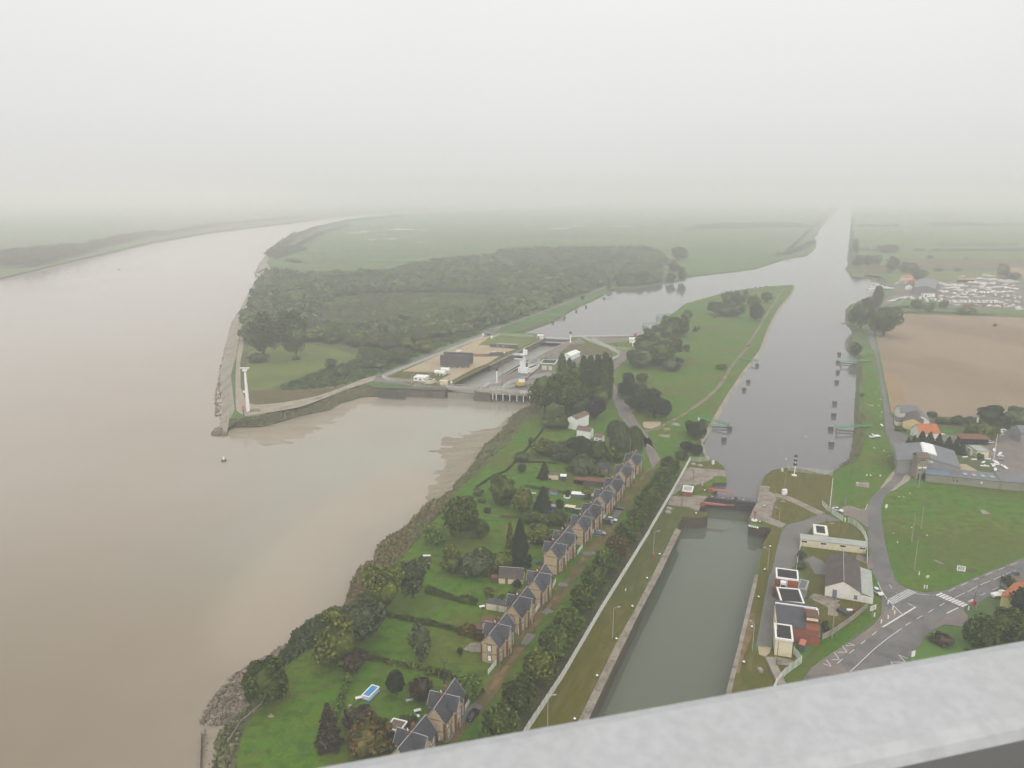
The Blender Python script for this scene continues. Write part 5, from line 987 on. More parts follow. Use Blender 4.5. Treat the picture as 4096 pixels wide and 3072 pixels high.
# lower links between the houses
def frame2(p, q): return (p[0], p[1]), math.atan2(q[1]-p[1], q[0]-p[0]), math.dist(p, q)
def gable_building(name, label, cat, p, q, W, ez, rz, wm, rm, z=0, cap=None, side=0, wins=(), doors=(), oh=.3, group=None, extra=None):
    """ridge runs along the long side; p->q is the centre line of the floor plan"""
    (x, y), a, L2 = frame2(p, q); o = empty(name, (x, y, z), a, label, cat, group)
    gablebody(MB(), 0, L2, 0, W/2, ez, rz-.05).build('wall', wm, o); rf = roofplanes(MB(), 0, L2, 0, W/2, ez, rz, oh, .25).build('roof', rm, o)
    if cap: MB().bar((-.25,0,rz+.15), (L2+.25,0,rz+.15), .12, 5).build('ridge_cap', cap, rf)
    for wv in wins: window(o, *wv)
    for dv in doors: door(o, *dv)
    return o
def shed_building(name, label, cat, p, q, W, h0, h1, wm, rm, z=0, wins=(), doors=(), rim=None, oh=.2):
    """mono-pitch or flat: p->q front wall line, W deep to the left of it (negative: right); h0 front height, h1 back height"""
    (x, y), a, L2 = frame2(p, q); o = empty(name, (x, y, z), a, label, cat); s = 1 if W > 0 else -1
    y0, y1 = 0, W
    MB().poly([(0,y0,-.2),(L2,y0,-.2),(L2,y1,-.2),(0,y1,-.2),(0,y0,h0),(L2,y0,h0),(L2,y1,h1),(0,y1,h1)], [(3,2,1,0),(4,5,6,7),(0,1,5,4),(1,2,6,5),(2,3,7,6),(3,0,4,7)]).build('wall', wm, o)
    g = (h1-h0)/abs(W); a0, a1 = y0-s*oh, y1+s*oh; z0_, z1_ = h0-g*oh+.01, h1+g*oh+.01
    rf = MB().poly([(-oh,a0,z0_),(L2+oh,a0,z0_),(L2+oh,a1,z1_),(-oh,a1,z1_),(-oh,a0,z0_+.12),(L2+oh,a0,z0_+.12),(L2+oh,a1,z1_+.12),(-oh,a1,z1_+.12)], [(3,2,1,0),(4,5,6,7),(0,1,5,4),(1,2,6,5),(2,3,7,6),(3,0,4,7)]).build('roof', rm, o)
    if rim:
        m = MB(); zz = max(z0_, z1_)+.1
        for bx_ in ((-oh-.05,L2+oh+.05,min(a0,a1)-.05,min(a0,a1)+.25),(-oh-.05,L2+oh+.05,max(a0,a1)-.25,max(a0,a1)+.05)): m.box(bx_[0], bx_[1], bx_[2], bx_[3], zz-.25, zz+.22)
        for bx_ in ((-oh-.05,-oh+.25),(L2+oh-.25,L2+oh+.05)): m.box(bx_[0], bx_[1], min(a0,a1)+.25, max(a0,a1)-.25, zz-.25, zz+.22)
        m.build('parapet', rim, rf)
    for wv in wins: window(o, *wv)
    for dv in doors: door(o, *dv)
    return o
def flatroof(name, label, cat, code, p0, p1, p2, z, wm, rm, rim, zb=0, wins=(), doors=(), t=.35):
    """roof corners p0,p1 (front edge) and p2 (back, next to p1) read in a close-up at height z"""
    A_, B_, C_ = G(code, *p0, z), G(code, *p1, z), G(code, *p2, z); (x, y), a, L2 = frame2(A_, B_)
    dx, dy = C_[0]-A_[0], C_[1]-A_[1]; W = -math.sin(a)*dx+math.cos(a)*dy; o = empty(name, (x, y, zb), a, label, cat); h = z-zb; y0, y1 = sorted((0, W))
    MB().box(0, L2, y0, y1, -.1, h-.3).build('wall', wm, o)
    rf = MB().box(t, L2-t, y0+t, y1-t, h-.28, h-.12).build('roof', rm, o); m = MB()
    m.box(-.15, L2+.15, y0-.15, y0+t, h-.45, h+.05); m.box(-.15, L2+.15, y1-t, y1+.15, h-.45, h+.05); m.box(-.15, t, y0+t, y1-t, h-.45, h+.05); m.box(L2-t, L2+.15, y0+t, y1-t, h-.45, h+.05); m.build('parapet', rim, rf)
    o['_L'] = L2; o['_W'] = W
    for wv in wins: window(o, *wv)
    for dv in doors: door(o, *dv)
    return o
# outbuildings in the gardens
gable_building('cottage', 'white garden cottage with brown and grey slate roof and orange door', 'cottage', G('w',1290,190,1.5), G('w',1640,215,1.5), 5.2, 2.3, 4.6, 'cream', 'slatebrown', cap='zinc', wins=((5.2,-2.6,1.4,.8,.8,'-y'),), doors=((2.6,-2.6,.9,2.0,'-y','orangepanel'),))
gable_building('lean_to', 'small rusty roofed lean-to on posts left of the white cottage', 'shed', G('w',1180,225,1), G('w',1300,235,1), 2.2, 1.7, 2.1, 'wood', 'rust')
o = shed_building('outbuilding', 'long cream outbuilding with two small windows and grey door', 'outbuilding', G('w',1085,690), G('w',1400,745), 2.4, 2.3, 2.5, 'cream', 'slate', wins=((1.0,0,1.5,.5,.6,'-y'),(5.6,0,1.4,.5,.6,'-y')), doors=((3.8,0,.8,1.9,'-y','zinc'),))
shed_building('garden_shed', 'small dark red roofed shed behind the shuttered house', 'shed', G('w',1020,950), G('w',1190,950), 2.2, 1.6, 1.9, 'wood', 'rust')
shed_building('garden_shed', 'grey sheet roofed lean-to behind the shuttered house', 'shed', G('w',1040,1050), G('w',1180,1040), 2.2, 1.6, 1.9, 'creamwhite', 'greysheet')
shed_building('garden_shed', 'rusty brown sheet roof on the red-brown hedge', 'shed', G('w',930,1030), G('w',1035,1045), 1.8, 1.2, 1.5, 'wood', 'rust')
shed_building('garden_shed', 'tiny wooden hut with white roof alone near the river path', 'shed', G('o',812,968), G('o',884,968), 1.7, 2.4, 2.0, 'wood', 'white')
shed_building('garden_shed', 'cream metal container shed beside the dark fir', 'shed', G('y',510,650), G('y',735,662), 2.6, 2.3, 2.3, 'cream', 'tileb')
shed_building('garden_shed', 'small weathered hut between the cream container and the rusty sheds', 'shed', G('y',785,685), G('y',905,690), 2.2, 2.2, 2.4, 'timbergrey', 'white', doors=((1.2,0,.7,1.8,'-y','dark'),))
shed_building('open_shed', 'long dark open shed with rusty red roof, left part', 'shed', G('y',1080,745), G('y',1290,775), 3.0, 2.0, 2.3, 'dark', 'rust')
shed_building('open_shed', 'long dark shed with rusty red roof, right part with round emblem', 'shed', G('y',1290,775), G('y',1740,820), 3.4, 2.2, 2.5, 'steel', 'rust')
gable_building('stone_barn', 'old stone barn with grey roof beside the last houses', 'barn', G('y',1620,470,0), G('y',1880,490,0), 4.6, 2.7, 4.6, 'concretepink', 'slate', doors=((.9,-2.3,.8,1.9,'-y','dark'),), wins=((4.0,-2.3,2.0,.4,.4,'-y'),))
gable_building('playhouse', 'pale blue wooden playhouse with brown roof', 'playhouse', G('y',565,960), G('y',700,985), 1.9, 1.7, 2.5, 'lightblue', 'wood', wins=((.6,-.95,1.1,.4,.5,'-y'),(1.7,-.95,1.1,.4,.5,'-y')))
shed_building('garden_shed', 'grey garden cabin with torn white roof sheeting', 'shed', G('y',1030,1065), G('y',1330,1090), 2.2, 1.9, 2.1, 'greysheet', 'white')
shed_building('garden_shed', 'rounded grey caravan shed beside the house garden', 'shed', G('y',1470,1120), G('y',1640,1130), 2.6, 2.0, 2.1, 'greysheet', 'fibro')
shed_building('garden_shed', 'dark green shed with cream roof sheet', 'shed', G('y',878,1370), G('y',1090,1400), 1.9, 2.3, 2.4, 'greenshed', 'cream')
shed_building('garden_shed', 'small green and brown shed joined to the dark green one', 'shed', G('y',1100,1425), G('y',1270,1440), 1.9, 2.3, 2.0, 'greenshed', 'fibro')
shed_building('garden_shed', 'little grey stone hut near the blue tarpaulin', 'shed', G('y',535,1310), G('y',675,1320), 1.5, 1.3, 1.5, 'timbergrey', 'fibro')
shed_building('garden_shed', 'brown slate roofed shed attached to the nearest house', 'shed', G('n',790,1110,0), G('n',950,1150,0), 3.4, 2.2, 2.5, 'timbergrey', 'tileb', rim='white')
gable_building('garden_shed', 'grey slate shed between the tall twin house and the shrubs', 'shed', G('l',760,700), G('l',860,690), 3.0, 1.8, 3.0, 'creamwhite', 'slate')
shed_building('garden_shed', 'stone lean-to behind the house with the parked cars', 'shed', G('l',960,450), G('l',1080,450), 2.2, 1.8, 2.2, 'concretepink', 'tileb')
shed_building('garage', 'blue doored garage between the two nearest houses', 'garage', G('n',1385,1280), G('n',1430,1130), 3.0, 2.5, 2.6, 'tan', 'slate', doors=((2.0,0,2.4,2.1,'-y','blue'),))
# white house by the willows
gable_building('white_house', 'tall windowless white house block with brown tiled roof', 'house', G('k',690,430,0), G('k',880,350,0), 5.4, 6.2, 7.6, 'white', 'tileb')
gable_building('white_house', 'lower white house wing with brown tiled roof in front of the tall block', 'house', G('k',785,530,0), G('k',985,560,0), 4.8, 4.4, 5.8, 'white', 'tileb')
gable_building('white_house', 'small white annexe with a dark window half hidden by the willow', 'house', G('k',1040,600,0), G('k',1150,620,0), 3.6, 3.0, 4.2, 'white', 'tileb', wins=((1.6,-1.8,1.5,1.0,1.3,'-y'),))
# new lock: control tower, workshop
def quadbody(mb, pts, z0, z1): return mb.prism(pts, z0, z1)
t0 = G('x', 862, 1060); ang = math.atan2(674-505, 30+40)
o = empty('control_tower', (t0[0], t0[1]+1.8, 0), ang-math.pi/2+.05, 'white lock control tower with overhanging glazed cabin', 'tower')
MB().box(-1.9, 1.4, -1.8, 1.8, 0, 13.5).build('shaft', 'white', o); MB().box(-3.4, -1.9, -1.2, 1.2, 0, 4.0).build('porch', 'white', o); MB().box(1.4, 3.9, -1.4, 1.2, 0, 3.9).build('annexe', 'white', o)
c = MB().poly([(-5.6,-2.6,10.0),(.8,-2.6,10.0),(.8,2.4,10.0),(-5.6,2.4,10.0),(-6.4,-3.2,13.1),(1.2,-3.2,13.1),(1.2,3.0,13.1),(-6.4,3.0,13.1)], [(3,2,1,0),(4,5,6,7),(0,1,5,4),(1,2,6,5),(2,3,7,6),(3,0,4,7)]).build('cabin', 'white', o)
MB().poly([(-5.95,-2.93,11.1),(.6,-2.93,11.1),(.8,-3.14,12.8),(-6.2,-3.14,12.8),(-5.95,2.6,11.1),(-6.2,2.8,12.8)], [(0,1,2,3),(0,3,5,4)]).build('glazing', 'glass', c)
MB().box(-7.0, 1.6, -3.8, 3.5, 13.1, 13.4).build('cabin_roof', 'galv', c); MB().box(.2, 3.0, -1.2, 1.6, 13.4, 16.6).build('stair_head', 'white', o); MB().cyl(1.4, 0, 16.6, 19.5, .08).cyl(.4, .5, 16.6, 17.6, .35).build('aerial', 'white', o)
flatroof('workshop', 'sage green workshop with black flat roof and pale doors', 'workshop', 'x', (1310,790), (1690,808), (1790,715), 5.2, 'greenwall', 'felt', 'white', doors=((3.0,0,3.4,3.2,'-y','cream'),(7.4,0,2.6,3.0,'-y','cream')))
flatroof('control_building', 'low building with black flat roof behind the control tower', 'building', 'x', (950,915), (1080,930), (1230,830), 3.6, 'creamwhite', 'felt', 'white')
flatroof('control_building', 'grey flat roofed hall beside the lock chamber', 'building', 'x', (985,800), (1200,810), (1330,690), 3.6, 'creamwhite', 'greysheet', 'galv')
gable_building('hall', 'white roofed hall half hidden by the poplars', 'hall', G('x',1990,720,0), G('x',2230,610,0), 7.5, 3.6, 5.0, 'white', 'white')
flatroof('gate_cabin', 'cream cubic cabin at the canal end of the lock island', 'cabin', 'b', (878,430), (968,432), (975,416), 3.4, 'creamwhite', 'white', 'white')
flatroof('gate_cabin', 'tiny cream cabin behind the pale fence corner', 'cabin', 'b', (910,475), (948,477), (952,466), 2.8, 'creamwhite', 'creamwhite', 'white')
gable_building('gate_cabin', 'cream cabin with dark doorway at the upstream gate', 'cabin', G('x',1240,160), G('x',1390,165), 5, 3.2, 3.9, 'creamwhite', 'creamwhite', doors=((1.2,-2.5,1.2,2.4,'-y','dark'),))
flatroof('site_cabin', 'white site office cabins with blue window blinds near the bridge', 'cabin', 'a', (425,850), (555,858), (605,832), 3.0, 'white', 'white', 'white', wins=((1.8,0,1.7,1.4,.8,'-y','bluesheet'),(8.6,0,1.7,1.4,.8,'-y','bluesheet'),(5,0,1.3,1.4,1.0,'-y','bluesheet')))
flatroof('site_cabin', 'small cream cabin with dark roof against the white site office', 'cabin', 'a', (558,880), (622,888), (632,868), 2.6, 'cream', 'felt', 'cream')
flatroof('machine_room', 'beige machine room at the bridge head', 'cabin', 'a', (715,895), (800,898), (802,888), 2.8, 'cream', 'creamwhite', 'cream')
# gate caisson and other heavy things on the sandy yard
def boxat(code, p0, p1, p2, z, zb=0):
    A_, B_, C_ = G(code, *p0, z), G(code, *p1, z), G(code, *p2, z); (x, y), a, L2 = frame2(A_, B_); dx, dy = C_[0]-A_[0], C_[1]-A_[1]; W = -math.sin(a)*dx+math.cos(a)*dy; return x, y, a, L2, W
x_, y_, a_, L2, W2 = boxat('A', (370,880), (1080,905), (1150,830), 8.5)
def leafgate(name, label, x, y, a, L2, W, z0, z1):
    o = empty(name, (x, y, 0), a, label, 'lock gate'); MB().box(0, L2, 0, .35, z0+1, z1).build('plating', 'steel', o); s = MB()
    for t in (0, L2-.35): s.box(t, t+.35, .35, W, z0+1, z1)
    s.box(.35, L2-.35, .35, W, z0+1.0, z0+1.4); s.box(0, L2, .3, W-.3, z1+.003, z1+.35)
    for i in range(1, 5): s.box(i*L2/5-.12, i*L2/5+.12, .36, W-.5, z0+1.4, z1-.01)
    s.build('frame', 'steel', o); f = MB()
    for i in range(5): f.cyl(L2*(.12+.19*i), -.8, 0, 1.1, .25, .12, 6); f.box(L2*(.12+.19*i)-.15, L2*(.12+.19*i)+.15, -.9, W, .9, 1.05)
    f.build('trestles', 'creamwhite', o); MB().box(L2*.33, L2*.68, -.5, -.1, z0+.3, z0+2.0).build('sill_plate', 'steel', o); return o
leafgate('lock_gate', 'big dark steel lock gate lying on white trestles on the sandy yard', x_, y_, a_, L2, 3.0, 0, 8.5)
x_, y_, a_, L2, W2 = boxat('A', (450,815), (1160,840), (1235,800), 8.5)
leafgate('lock_gate', 'second dark lock gate standing right behind the first', x_, y_+1.5, a_, L2, 3.0, 0, 8.5)
x_, y_, a_, L2, W2 = boxat('x', (0,300), (700,335), (720,300), 2.6)
o = empty('lock_gate', (x_, y_, 0), a_, 'long low dark gate section with pale top lying at the grass edge', 'lock gate'); MB().box(0, L2, 0, 3.4, .5, 2.6).build('plating', 'steel', o); MB().box(L2*.2, L2, 1.2, 3.4, 2.603, 3.0).build('walkway', 'zinc', o); MB().box(L2*.25, L2*.33, -.03, 0, 1.0, 1.8).box(L2*.45, L2*.55, -.03, 0, 1.0, 1.8).box(L2*.65, L2*.7, -.03, 0, 1.1, 1.7).build('paint_marks', 'zinc', o)
o = empty('steel_stack', (*G('x',90,600), 0), .1, 'stack of dark steel sections on the far sandy yard', 'steel stack')
for i in range(4): MB().box(-5+i*.8, 9-i*.3, -3+i*1.5, -1.8+i*1.5, 0, 1.0+.4*i).build('section', 'steel', o)
for nm, s_ in (('north', 'x 0 545, 50 535'), ('south', 'x 190 610, 380 535')):
    aa = P(s_); (x, y), a, l = frame2(aa[0], aa[1]); oo = MB().box(-.2, max(l, 6), -.6, .6, 0, .7).build('concrete_beam', 'white', None); oo.location = (x, y, 0); oo.rotation_euler = (0,0,a); tag(oo, 'white concrete beam left of the steel stack' if nm == 'north' else 'white concrete beam right of the steel stack', 'beam')
oo = MB().box(0, 22, 0, 9, 0, .35).build('steel_plate', 'rust', None); oo.location = (*G('A', 950, 900), 0); oo.rotation_euler = (0, 0, .02); tag(oo, 'flat rusty brown steel platform behind the big gates', 'steel plate')
for s_, l_ in (('A 250 1350, 500 1375', 'white horizontal storage tank on the sandy yard'), ('A 400 1290, 600 1300', 'second white tank, box shaped, behind the first')):
    aa = P(s_); (x, y), a, l = frame2(*aa); o = empty('storage_tank', (x, y, 0), a, l_, 'tank'); MB().bar((0,0,2.3), (l,0,2.3), 1.5, 14).build('tank', 'white', o); s = MB()
    for t in (.15, .5, .85): s.box(l*t-.2, l*t+.2, -1.1, 1.1, 0, 1.2)
    s.build('cradle', 'white', o)
# old lock: buildings on the east quay
o = flatroof('lock_office', 'upper lock office with black flat roof, white rim and glazed bay', 'office', 'h', (390,1135), (715,1180), (735,1045), 6.0, 'brickred', 'felt', 'white')
L2 = o['_L']
MB().box(-.9, .25, -2.2, .1, 0, 3.4).build('porch', 'brick', o); MB().box(1.3, 3.0, -1.7, -.02, 2.6, 5.2).build('bay', 'white', o); MB().box(1.45, 2.85, -1.75, -1.69, 3.0, 4.4).build('bay_window', 'glass', o); MB().box(L2*.42, L2*.54, -.09, -.01, 0, 5.5).build('pilaster', 'galv', o); MB().box(L2*.56, L2*.97, -.12, -.01, 1.0, 5.5).build('cladding', 'orangepanel', o)
flatroof('lock_office', 'low grey flat roofed link between the two black roofs', 'office', 'i', (700,372), (825,400), (835,265), 3.0, 'greywall', 'greysheet', 'zinc')
flatroof('lock_office', 'middle lock office with black flat roof and three vents', 'office', 'i', (460,572), (800,602), (822,400), 5.6, 'brick', 'felt', 'white')
o = flatroof('lock_office', 'square cream office with black flat roof at the south end', 'office', 'i', (380,1110), (635,1148), (655,935), 5.4, 'cream', 'felt', 'white')
# wide slate roofed hall
A_, B_, C_ = G('i',410,885,5.0), G('i',830,945,5.0), G('i',430,650,6.4)
x_, y_, a_, L2, W2 = boxat('i', (410,885), (830,945), (430,650), 5.6)
o = empty('lock_hall', (x_, y_, 0), a_, 'lock hall with wide dark sloping roof between the square offices', 'hall')
MB().poly([(0,0,0),(L2*1.45,0,0),(L2*1.45,W2,0),(0,W2,0),(0,0,4.9),(L2*1.45,0,4.9),(L2*1.45,W2,6.2),(0,W2,6.2)], [(3,2,1,0),(4,5,6,7),(0,1,5,4),(1,2,6,5),(2,3,7,6),(3,0,4,7)]).build('wall', 'brickred', o)
rf = MB().poly([(-.3,-.3,4.93),(L2,-.3,4.93),(L2,W2,6.3),(-.3,W2,6.3),(-.3,-.3,5.08),(L2,-.3,5.08),(L2,W2,6.45),(-.3,W2,6.45)], [(3,2,1,0),(4,5,6,7),(0,1,5,4),(1,2,6,5),(2,3,7,6),(3,0,4,7)]).build('roof', 'slate', o)
MB().box(-.4, L2*1.47, W2, W2+.35, 5.6, 6.75).box(L2*1.42, L2*1.5, W2-3.5, W2-.003, 6.0, 6.7).build('parapet', 'white', rf); MB().box(-.2, L2*1.46, W2+.36, W2+3.0, 5.0, 6.1).build('rear_roof', 'slate', rf)
MB().box(-.55, -.3, -3.5, W2, 0, 5.6).build('side_wall', 'cream', o); MB().box(L2*1.0+.05, L2*1.45, 2.4, W2-2.8, 6.21, 7.6).build('brick_block', 'brick', o)
wv = MB()
for i in range(6): wv.box(L2*1.06+i*.62, L2*1.06+i*.62+.32, 2.35, 2.41, 6.5, 6.95)
wv.build('vent_openings', 'dark', o); MB().box(L2*1.06-.3, L2*1.43, 2.32, 2.345, 6.3, 7.15).build('vent_panel', 'cream', o); MB().cyl(L2*1.44, W2-3.2, 6.6, 7.4, .35, .05, 10).build('satellite_dish', 'white', o)
shed_building('annexe', 'red annexe with grey corrugated roof beside the white fence', 'annexe', G('i',805,1200,0), G('i',1010,1240,0), 5.2, 3.0, 3.4, 'redbrown', 'tileb')
shed_building('kiosk', 'little kiosk with bright orange-red roof at the white gate', 'kiosk', G('i',720,1310,0), G('i',790,1330,0), 1.9, 2.3, 2.7, 'timbergrey', 'salmon')
# inner yard
flatroof('blockhouse', 'squat cream blockhouse with sunken black roof and two white vents', 'blockhouse', 'h', (950,490), (1150,515), (1165,385), 3.2, 'cream', 'felt', 'creamwhite', t=.8)
x_, y_, a_, L2, W2 = boxat('h', (750,565), (1720,680), (1720,640), 3.0)
o = empty('garage_row', (x_, y_, 0), a_, 'long cream garage row with pale roof and four dark windows', 'garage')
MB().box(0, L2, 0, 3.2, 0, 2.75).build('wall', 'cream', o); MB().poly([(-.2,-.25,2.76),(L2+.2,-.25,2.76),(L2+.2,3.4,3.2),(-.2,3.4,3.2),(-.2,-.25,2.92),(L2+.2,-.25,2.92),(L2+.2,3.4,3.36),(-.2,3.4,3.36)], [(3,2,1,0),(4,5,6,7),(0,1,5,4),(1,2,6,5),(2,3,7,6),(3,0,4,7)]).build('roof', 'fibro', o)
for i in range(4): window(o, 1.3+i*L2*.295, 0, 1.9, 2.2, 1.0, '-y', 'creamwhite', 'glass', False, .16)
pn = MB()
for i in range(13): pn.box((i+.5)*L2/13-.03, (i+.5)*L2/13+.03, -.03, 0, .1, 1.3)
pn.build('panel_joint', 'concrete', o)
x_, y_, a_, L2, W2 = boxat('h', (1385,1190), (1375,760), (1610,1350), 6.3)
p_, q_ = G('h', 1385, 1190, 6.3), G('h', 1378, 762, 6.3); o = gable_building('barn', 'white gabled barn with brown slate roof and lilac doors', 'barn', p_, q_, 10.2, 3.4, 6.1, 'creamwhite', 'slatebrown', cap='zinc')
MB().box(-.06, .02, 1.6, 2.9, 0, 2.7).build('door', 'bluesheet', o); MB().box(-.06, .02, -4.4, -3.4, .6, 2.0).build('door', 'bluesheet', o); rl = math.dist(p_, q_)
MB().poly([(.0,-5.3,3.0),(rl*.86,-5.3,3.0),(rl*.86,-9.0,2.3),(.0,-9.0,2.3),(.0,-5.3,3.15),(rl*.86,-5.3,3.15),(rl*.86,-9.0,2.45),(.0,-9.0,2.45)], [(3,2,1,0),(4,5,6,7),(0,1,5,4),(1,2,6,5),(2,3,7,6),(3,0,4,7)]).build('lean_to_roof', 'fibro', o); MB().box(0, rl*.86, -8.9, -5.15, 0, 2.28).build('lean_to_wall', 'creamwhite', o)
# east: hangar, long sheds, houses
p_, q_ = G('B', 1030, 1120, 8.6), G('B', 935, 808, 8.6); o = gable_building('hangar', 'big grey gabled hangar with one long white skylight', 'hangar', p_, q_, 25, 6.2, 8.8, 'greywall', 'greysheet', oh=.4)
rl = math.dist(p_, q_); rfo = [c for c in kids(o) if c.name.startswith('roof')][0]; hwid = 3.4
MB().poly([(rl*.3,-4.0,8.1),(rl*.92,-4.0,8.1),(rl*.92,2.0,8.75),(rl*.3,2.0,8.75),(rl*.3,-3.4,8.75),(rl*.92,-3.4,8.75),(rl*.92,1.4,9.4),(rl*.3,1.4,9.4)], [(4,5,6,7),(0,1,5,4),(1,2,6,5),(2,3,7,6),(3,0,4,7)]).build('skylight', 'white', rfo)
MB().box(-.1, .0, -1.6, 1.6, 6.9, 7.9).build('oval_sign', 'white', o); MB().box(-.14, -.1, -1.1, 1.1, 7.2, 7.6).build('sign_panel', 'greywall', o); MB().box(rl*.02, rl*.3, -1.2, -.9, 8.75, 9.0).build('flue', 'zinc', rfo)
p_, q_ = G('B', 855, 1400), G('B', 860, 1380)
gx, gy = G('B', 860, 1500); o = empty('transformer_tower', (gx, gy+2, 0), .02, 'old stone transformer tower with tiled roof in front of the hangar', 'tower'); MB().box(-2.4, 2.4, -2.2, 2.2, -.2, 10.5).build('wall', 'concretepink', o); rf = roofplanes(MB(), -2.2, 2.2, 0, 2.2, 10.5, 11.9, .5, .5, .2, 'x').build('roof', 'tileb', o)
MB().box(-1.5, -.2, -2.28, -2.2, 0, 2.6).box(.4, 1.7, -2.28, -2.2, 0, 2.6).build('door', 'dark', o); s = MB()
for i in range(3): s.cyl(-.9+i*.7, -2.35, 8.9, 9.3, .2, .2, 6)
s.build('insulator', 'dark', o); MB().box(-1.9, -.3, -2.3, -2.2, 5.2, 5.9).box(.3, 1.9, -2.3, -2.2, 5.2, 5.9).build('bracket', 'white', o)
p_, q_ = G('f', 1110, 1455), G('f', 1930, 1540)
o = shed_building('long_shed', 'long grey-green shed with blue-grey roof and four skylights', 'shed', p_, q_, 7.5, 3.6, 4.6, 'greygreenwall', 'greysheet', oh=.3)
l = math.dist(p_, q_); 
for i in range(4): MB().box(l*(.52+.12*i), l*(.52+.12*i)+1.6, 2.2, 4.6, 4.1, 4.36).build('skylight', 'fibro', o)
MB().poly([(-.3,.0,3.75),(l*.33,.0,3.75),(l*.33,7.5,4.76),(-.3,7.5,4.76)], [(0,1,2,3)]).build('new_roof_sheet', 'bluesheet', o); MB().box(l*.37, l*.385, -.04, 0, 1.6, 2.3).box(l*.42, l*.435, -.04, 0, 1.6, 2.3).build('window', 'dark', o); MB().box(l*.74, l*.765, -.05, 0, 1.8, 2.5).build('sign', 'white', o)
p_, q_ = G('f', 1935, 1542), G('f', 2500, 1590); shed_building('long_shed', 'plain dark roofed continuation of the long shed at the right edge', 'shed', p_, q_, 8.5, 3.8, 5.0, 'greygreenwall', 'greysheet', oh=.3)
shed_building('open_shed', 'open sided shed with rusty red roof behind the conifers', 'shed', G('z', 200, 815), G('z', 700, 830), 5, 3.2, 3.9, 'dark', 'rust', oh=.8)
flatroof('cabin', 'large pale storage cabin with grey ribbed roof', 'cabin', 'z', (510,935), (725,940), (675,840), 3.6, 'cream', 'fibro', 'fibro'); flatroof('cabin', 'smaller cream cabin left of the large storage cabin', 'cabin', 'z', (385,910), (485,912), (470,870), 3.2, 'cream', 'fibro', 'fibro')
for i, (a0, a1) in enumerate((((1315,1090),(1385,1100)), ((1395,1098),(1480,1103)))): shed_building('container', ('left' if i == 0 else 'right')+' one of two blue containers beside the hangar', 'container', G('B', *a0), G('B', *a1), 3.2, 2.6, 2.6, 'bluesheet', 'bluesheet', oh=.03)
p_, q_ = G('z', 1190, 700, 0), G('z', 1700, 760, 0); gable_building('workshop', 'grey workshop with slate roof and dark door at the right edge', 'workshop', G('z',1190,720), G('z',1600,740), 13, 5.2, 7.6, 'greywall', 'greysheet', doors=((7.5,-6.5,4.5,4.3,'-y','dark'),))
gable_building('house', 'long grey roofed house with two roof lights by the canal road', 'house', G('B', 420, 320, 0), G('B', 770, 330, 0), 8.5, 3.8, 7.0, 'creamwhite', 'greysheet', wins=((4.2,-4.25,2.2,2.4,1.2,'-y'),(8.5,-4.25,2.0,1.4,1.6,'-y'),(12,-4.25,2.2,1.6,1.0,'-y')))
gable_building('house', 'cream cross wing with brown roof in front of the grey house', 'house', G('B', 700, 570, 0), G('B', 750, 420, 0), 9.6, 4.4, 6.6, 'yellowwall', 'slatebrown', oh=.15)
shed_building('house', 'low cream extension with mono-pitch roof at the roadside', 'house', G('B', 390, 490, 0), G('B', 580, 505, 0), 5.5, 2.6, 3.4, 'cream', 'slatebrown', wins=((2.2,0,1.3,1.2,.7,'-y'),))
gable_building('house', 'grey roofed wing with white gable behind the cream wing', 'house', G('B', 880, 520, 0), G('B', 830, 400, 0), 7, 4.2, 6.6, 'creamwhite', 'greysheet')
gable_building('house', 'house with bright orange tiled roof half hidden by conifers', 'house', G('B', 760, 700, 0), G('B', 1120, 690, 0), 9, 3.4, 6.9, 'creamwhite', 'tileo', cap='tileo')
gable_building('shed', 'small grey gabled hut behind the houses', 'shed', G('B', 1010, 500, 0), G('B', 1030, 440, 0), 4.6, 2.4, 3.7, 'greywall', 'slatebrown')
gable_building('yellow_house', 'yellow house with orange roof at the right edge by the main road', 'house', G('j', 2080, 830, 0), G('j', 2250, 650, 0), 8, 4.6, 6.6, 'yellowwall', 'tileo')
shed_building('garage', 'cream garage at the right edge beside the main road', 'garage', G('j', 2140, 500), G('j', 2300, 500), 4, 2.4, 2.6, 'cream', 'tileb')
# boatyard buildings
gable_building('boat_hangar', 'large grey boat hangar with roof light in the boatyard', 'hangar', G('e', 1090, 1050, 0), G('e', 1130, 950, 0), 24, 8.5, 11.5, 'greysheet', 'greysheet')
shed_building('office', 'white boatyard office with dark door against the grey hangar', 'office', G('e', 1085, 1075), G('e', 1215, 1075), 6, 4.6, 5.0, 'white', 'greysheet', wins=((6.2,0,2.6,1.2,1.4,'-y'),(9.4,0,2.6,1.2,1.4,'-y')), doors=((3,0,1.8,2.8,'-y','dark'),))
gable_building('house', 'boatyard house with orange roof beside the tall tree', 'house', G('e', 855, 900, 0), G('e', 940, 890, 0), 9, 5, 8.5, 'cream', 'tileo')
gable_building('house', 'lower red roofed annexe below the orange roofed boatyard house', 'house', G('e', 890, 925, 0), G('e', 990, 920, 0), 7, 3.2, 5.5, 'cream', 'tileo')
gable_building('house', 'brown roofed white house against the grey boat hangar', 'house', G('e', 925, 990, 0), G('e', 960, 930, 0), 9, 4, 7, 'white', 'rust')
shed_building('open_shed', 'long bright red roofed boat shelter', 'shed', G('e', 1470, 910), G('e', 1650, 915), 8, 4.0, 5.0, 'dark', 'salmon', oh=.5)
shed_building('shed', 'low grey corrugated shed at the far right of the boatyard', 'shed', G('e', 2020, 945), G('e', 2150, 925), 14, 3, 5, 'greywall', 'fibro')
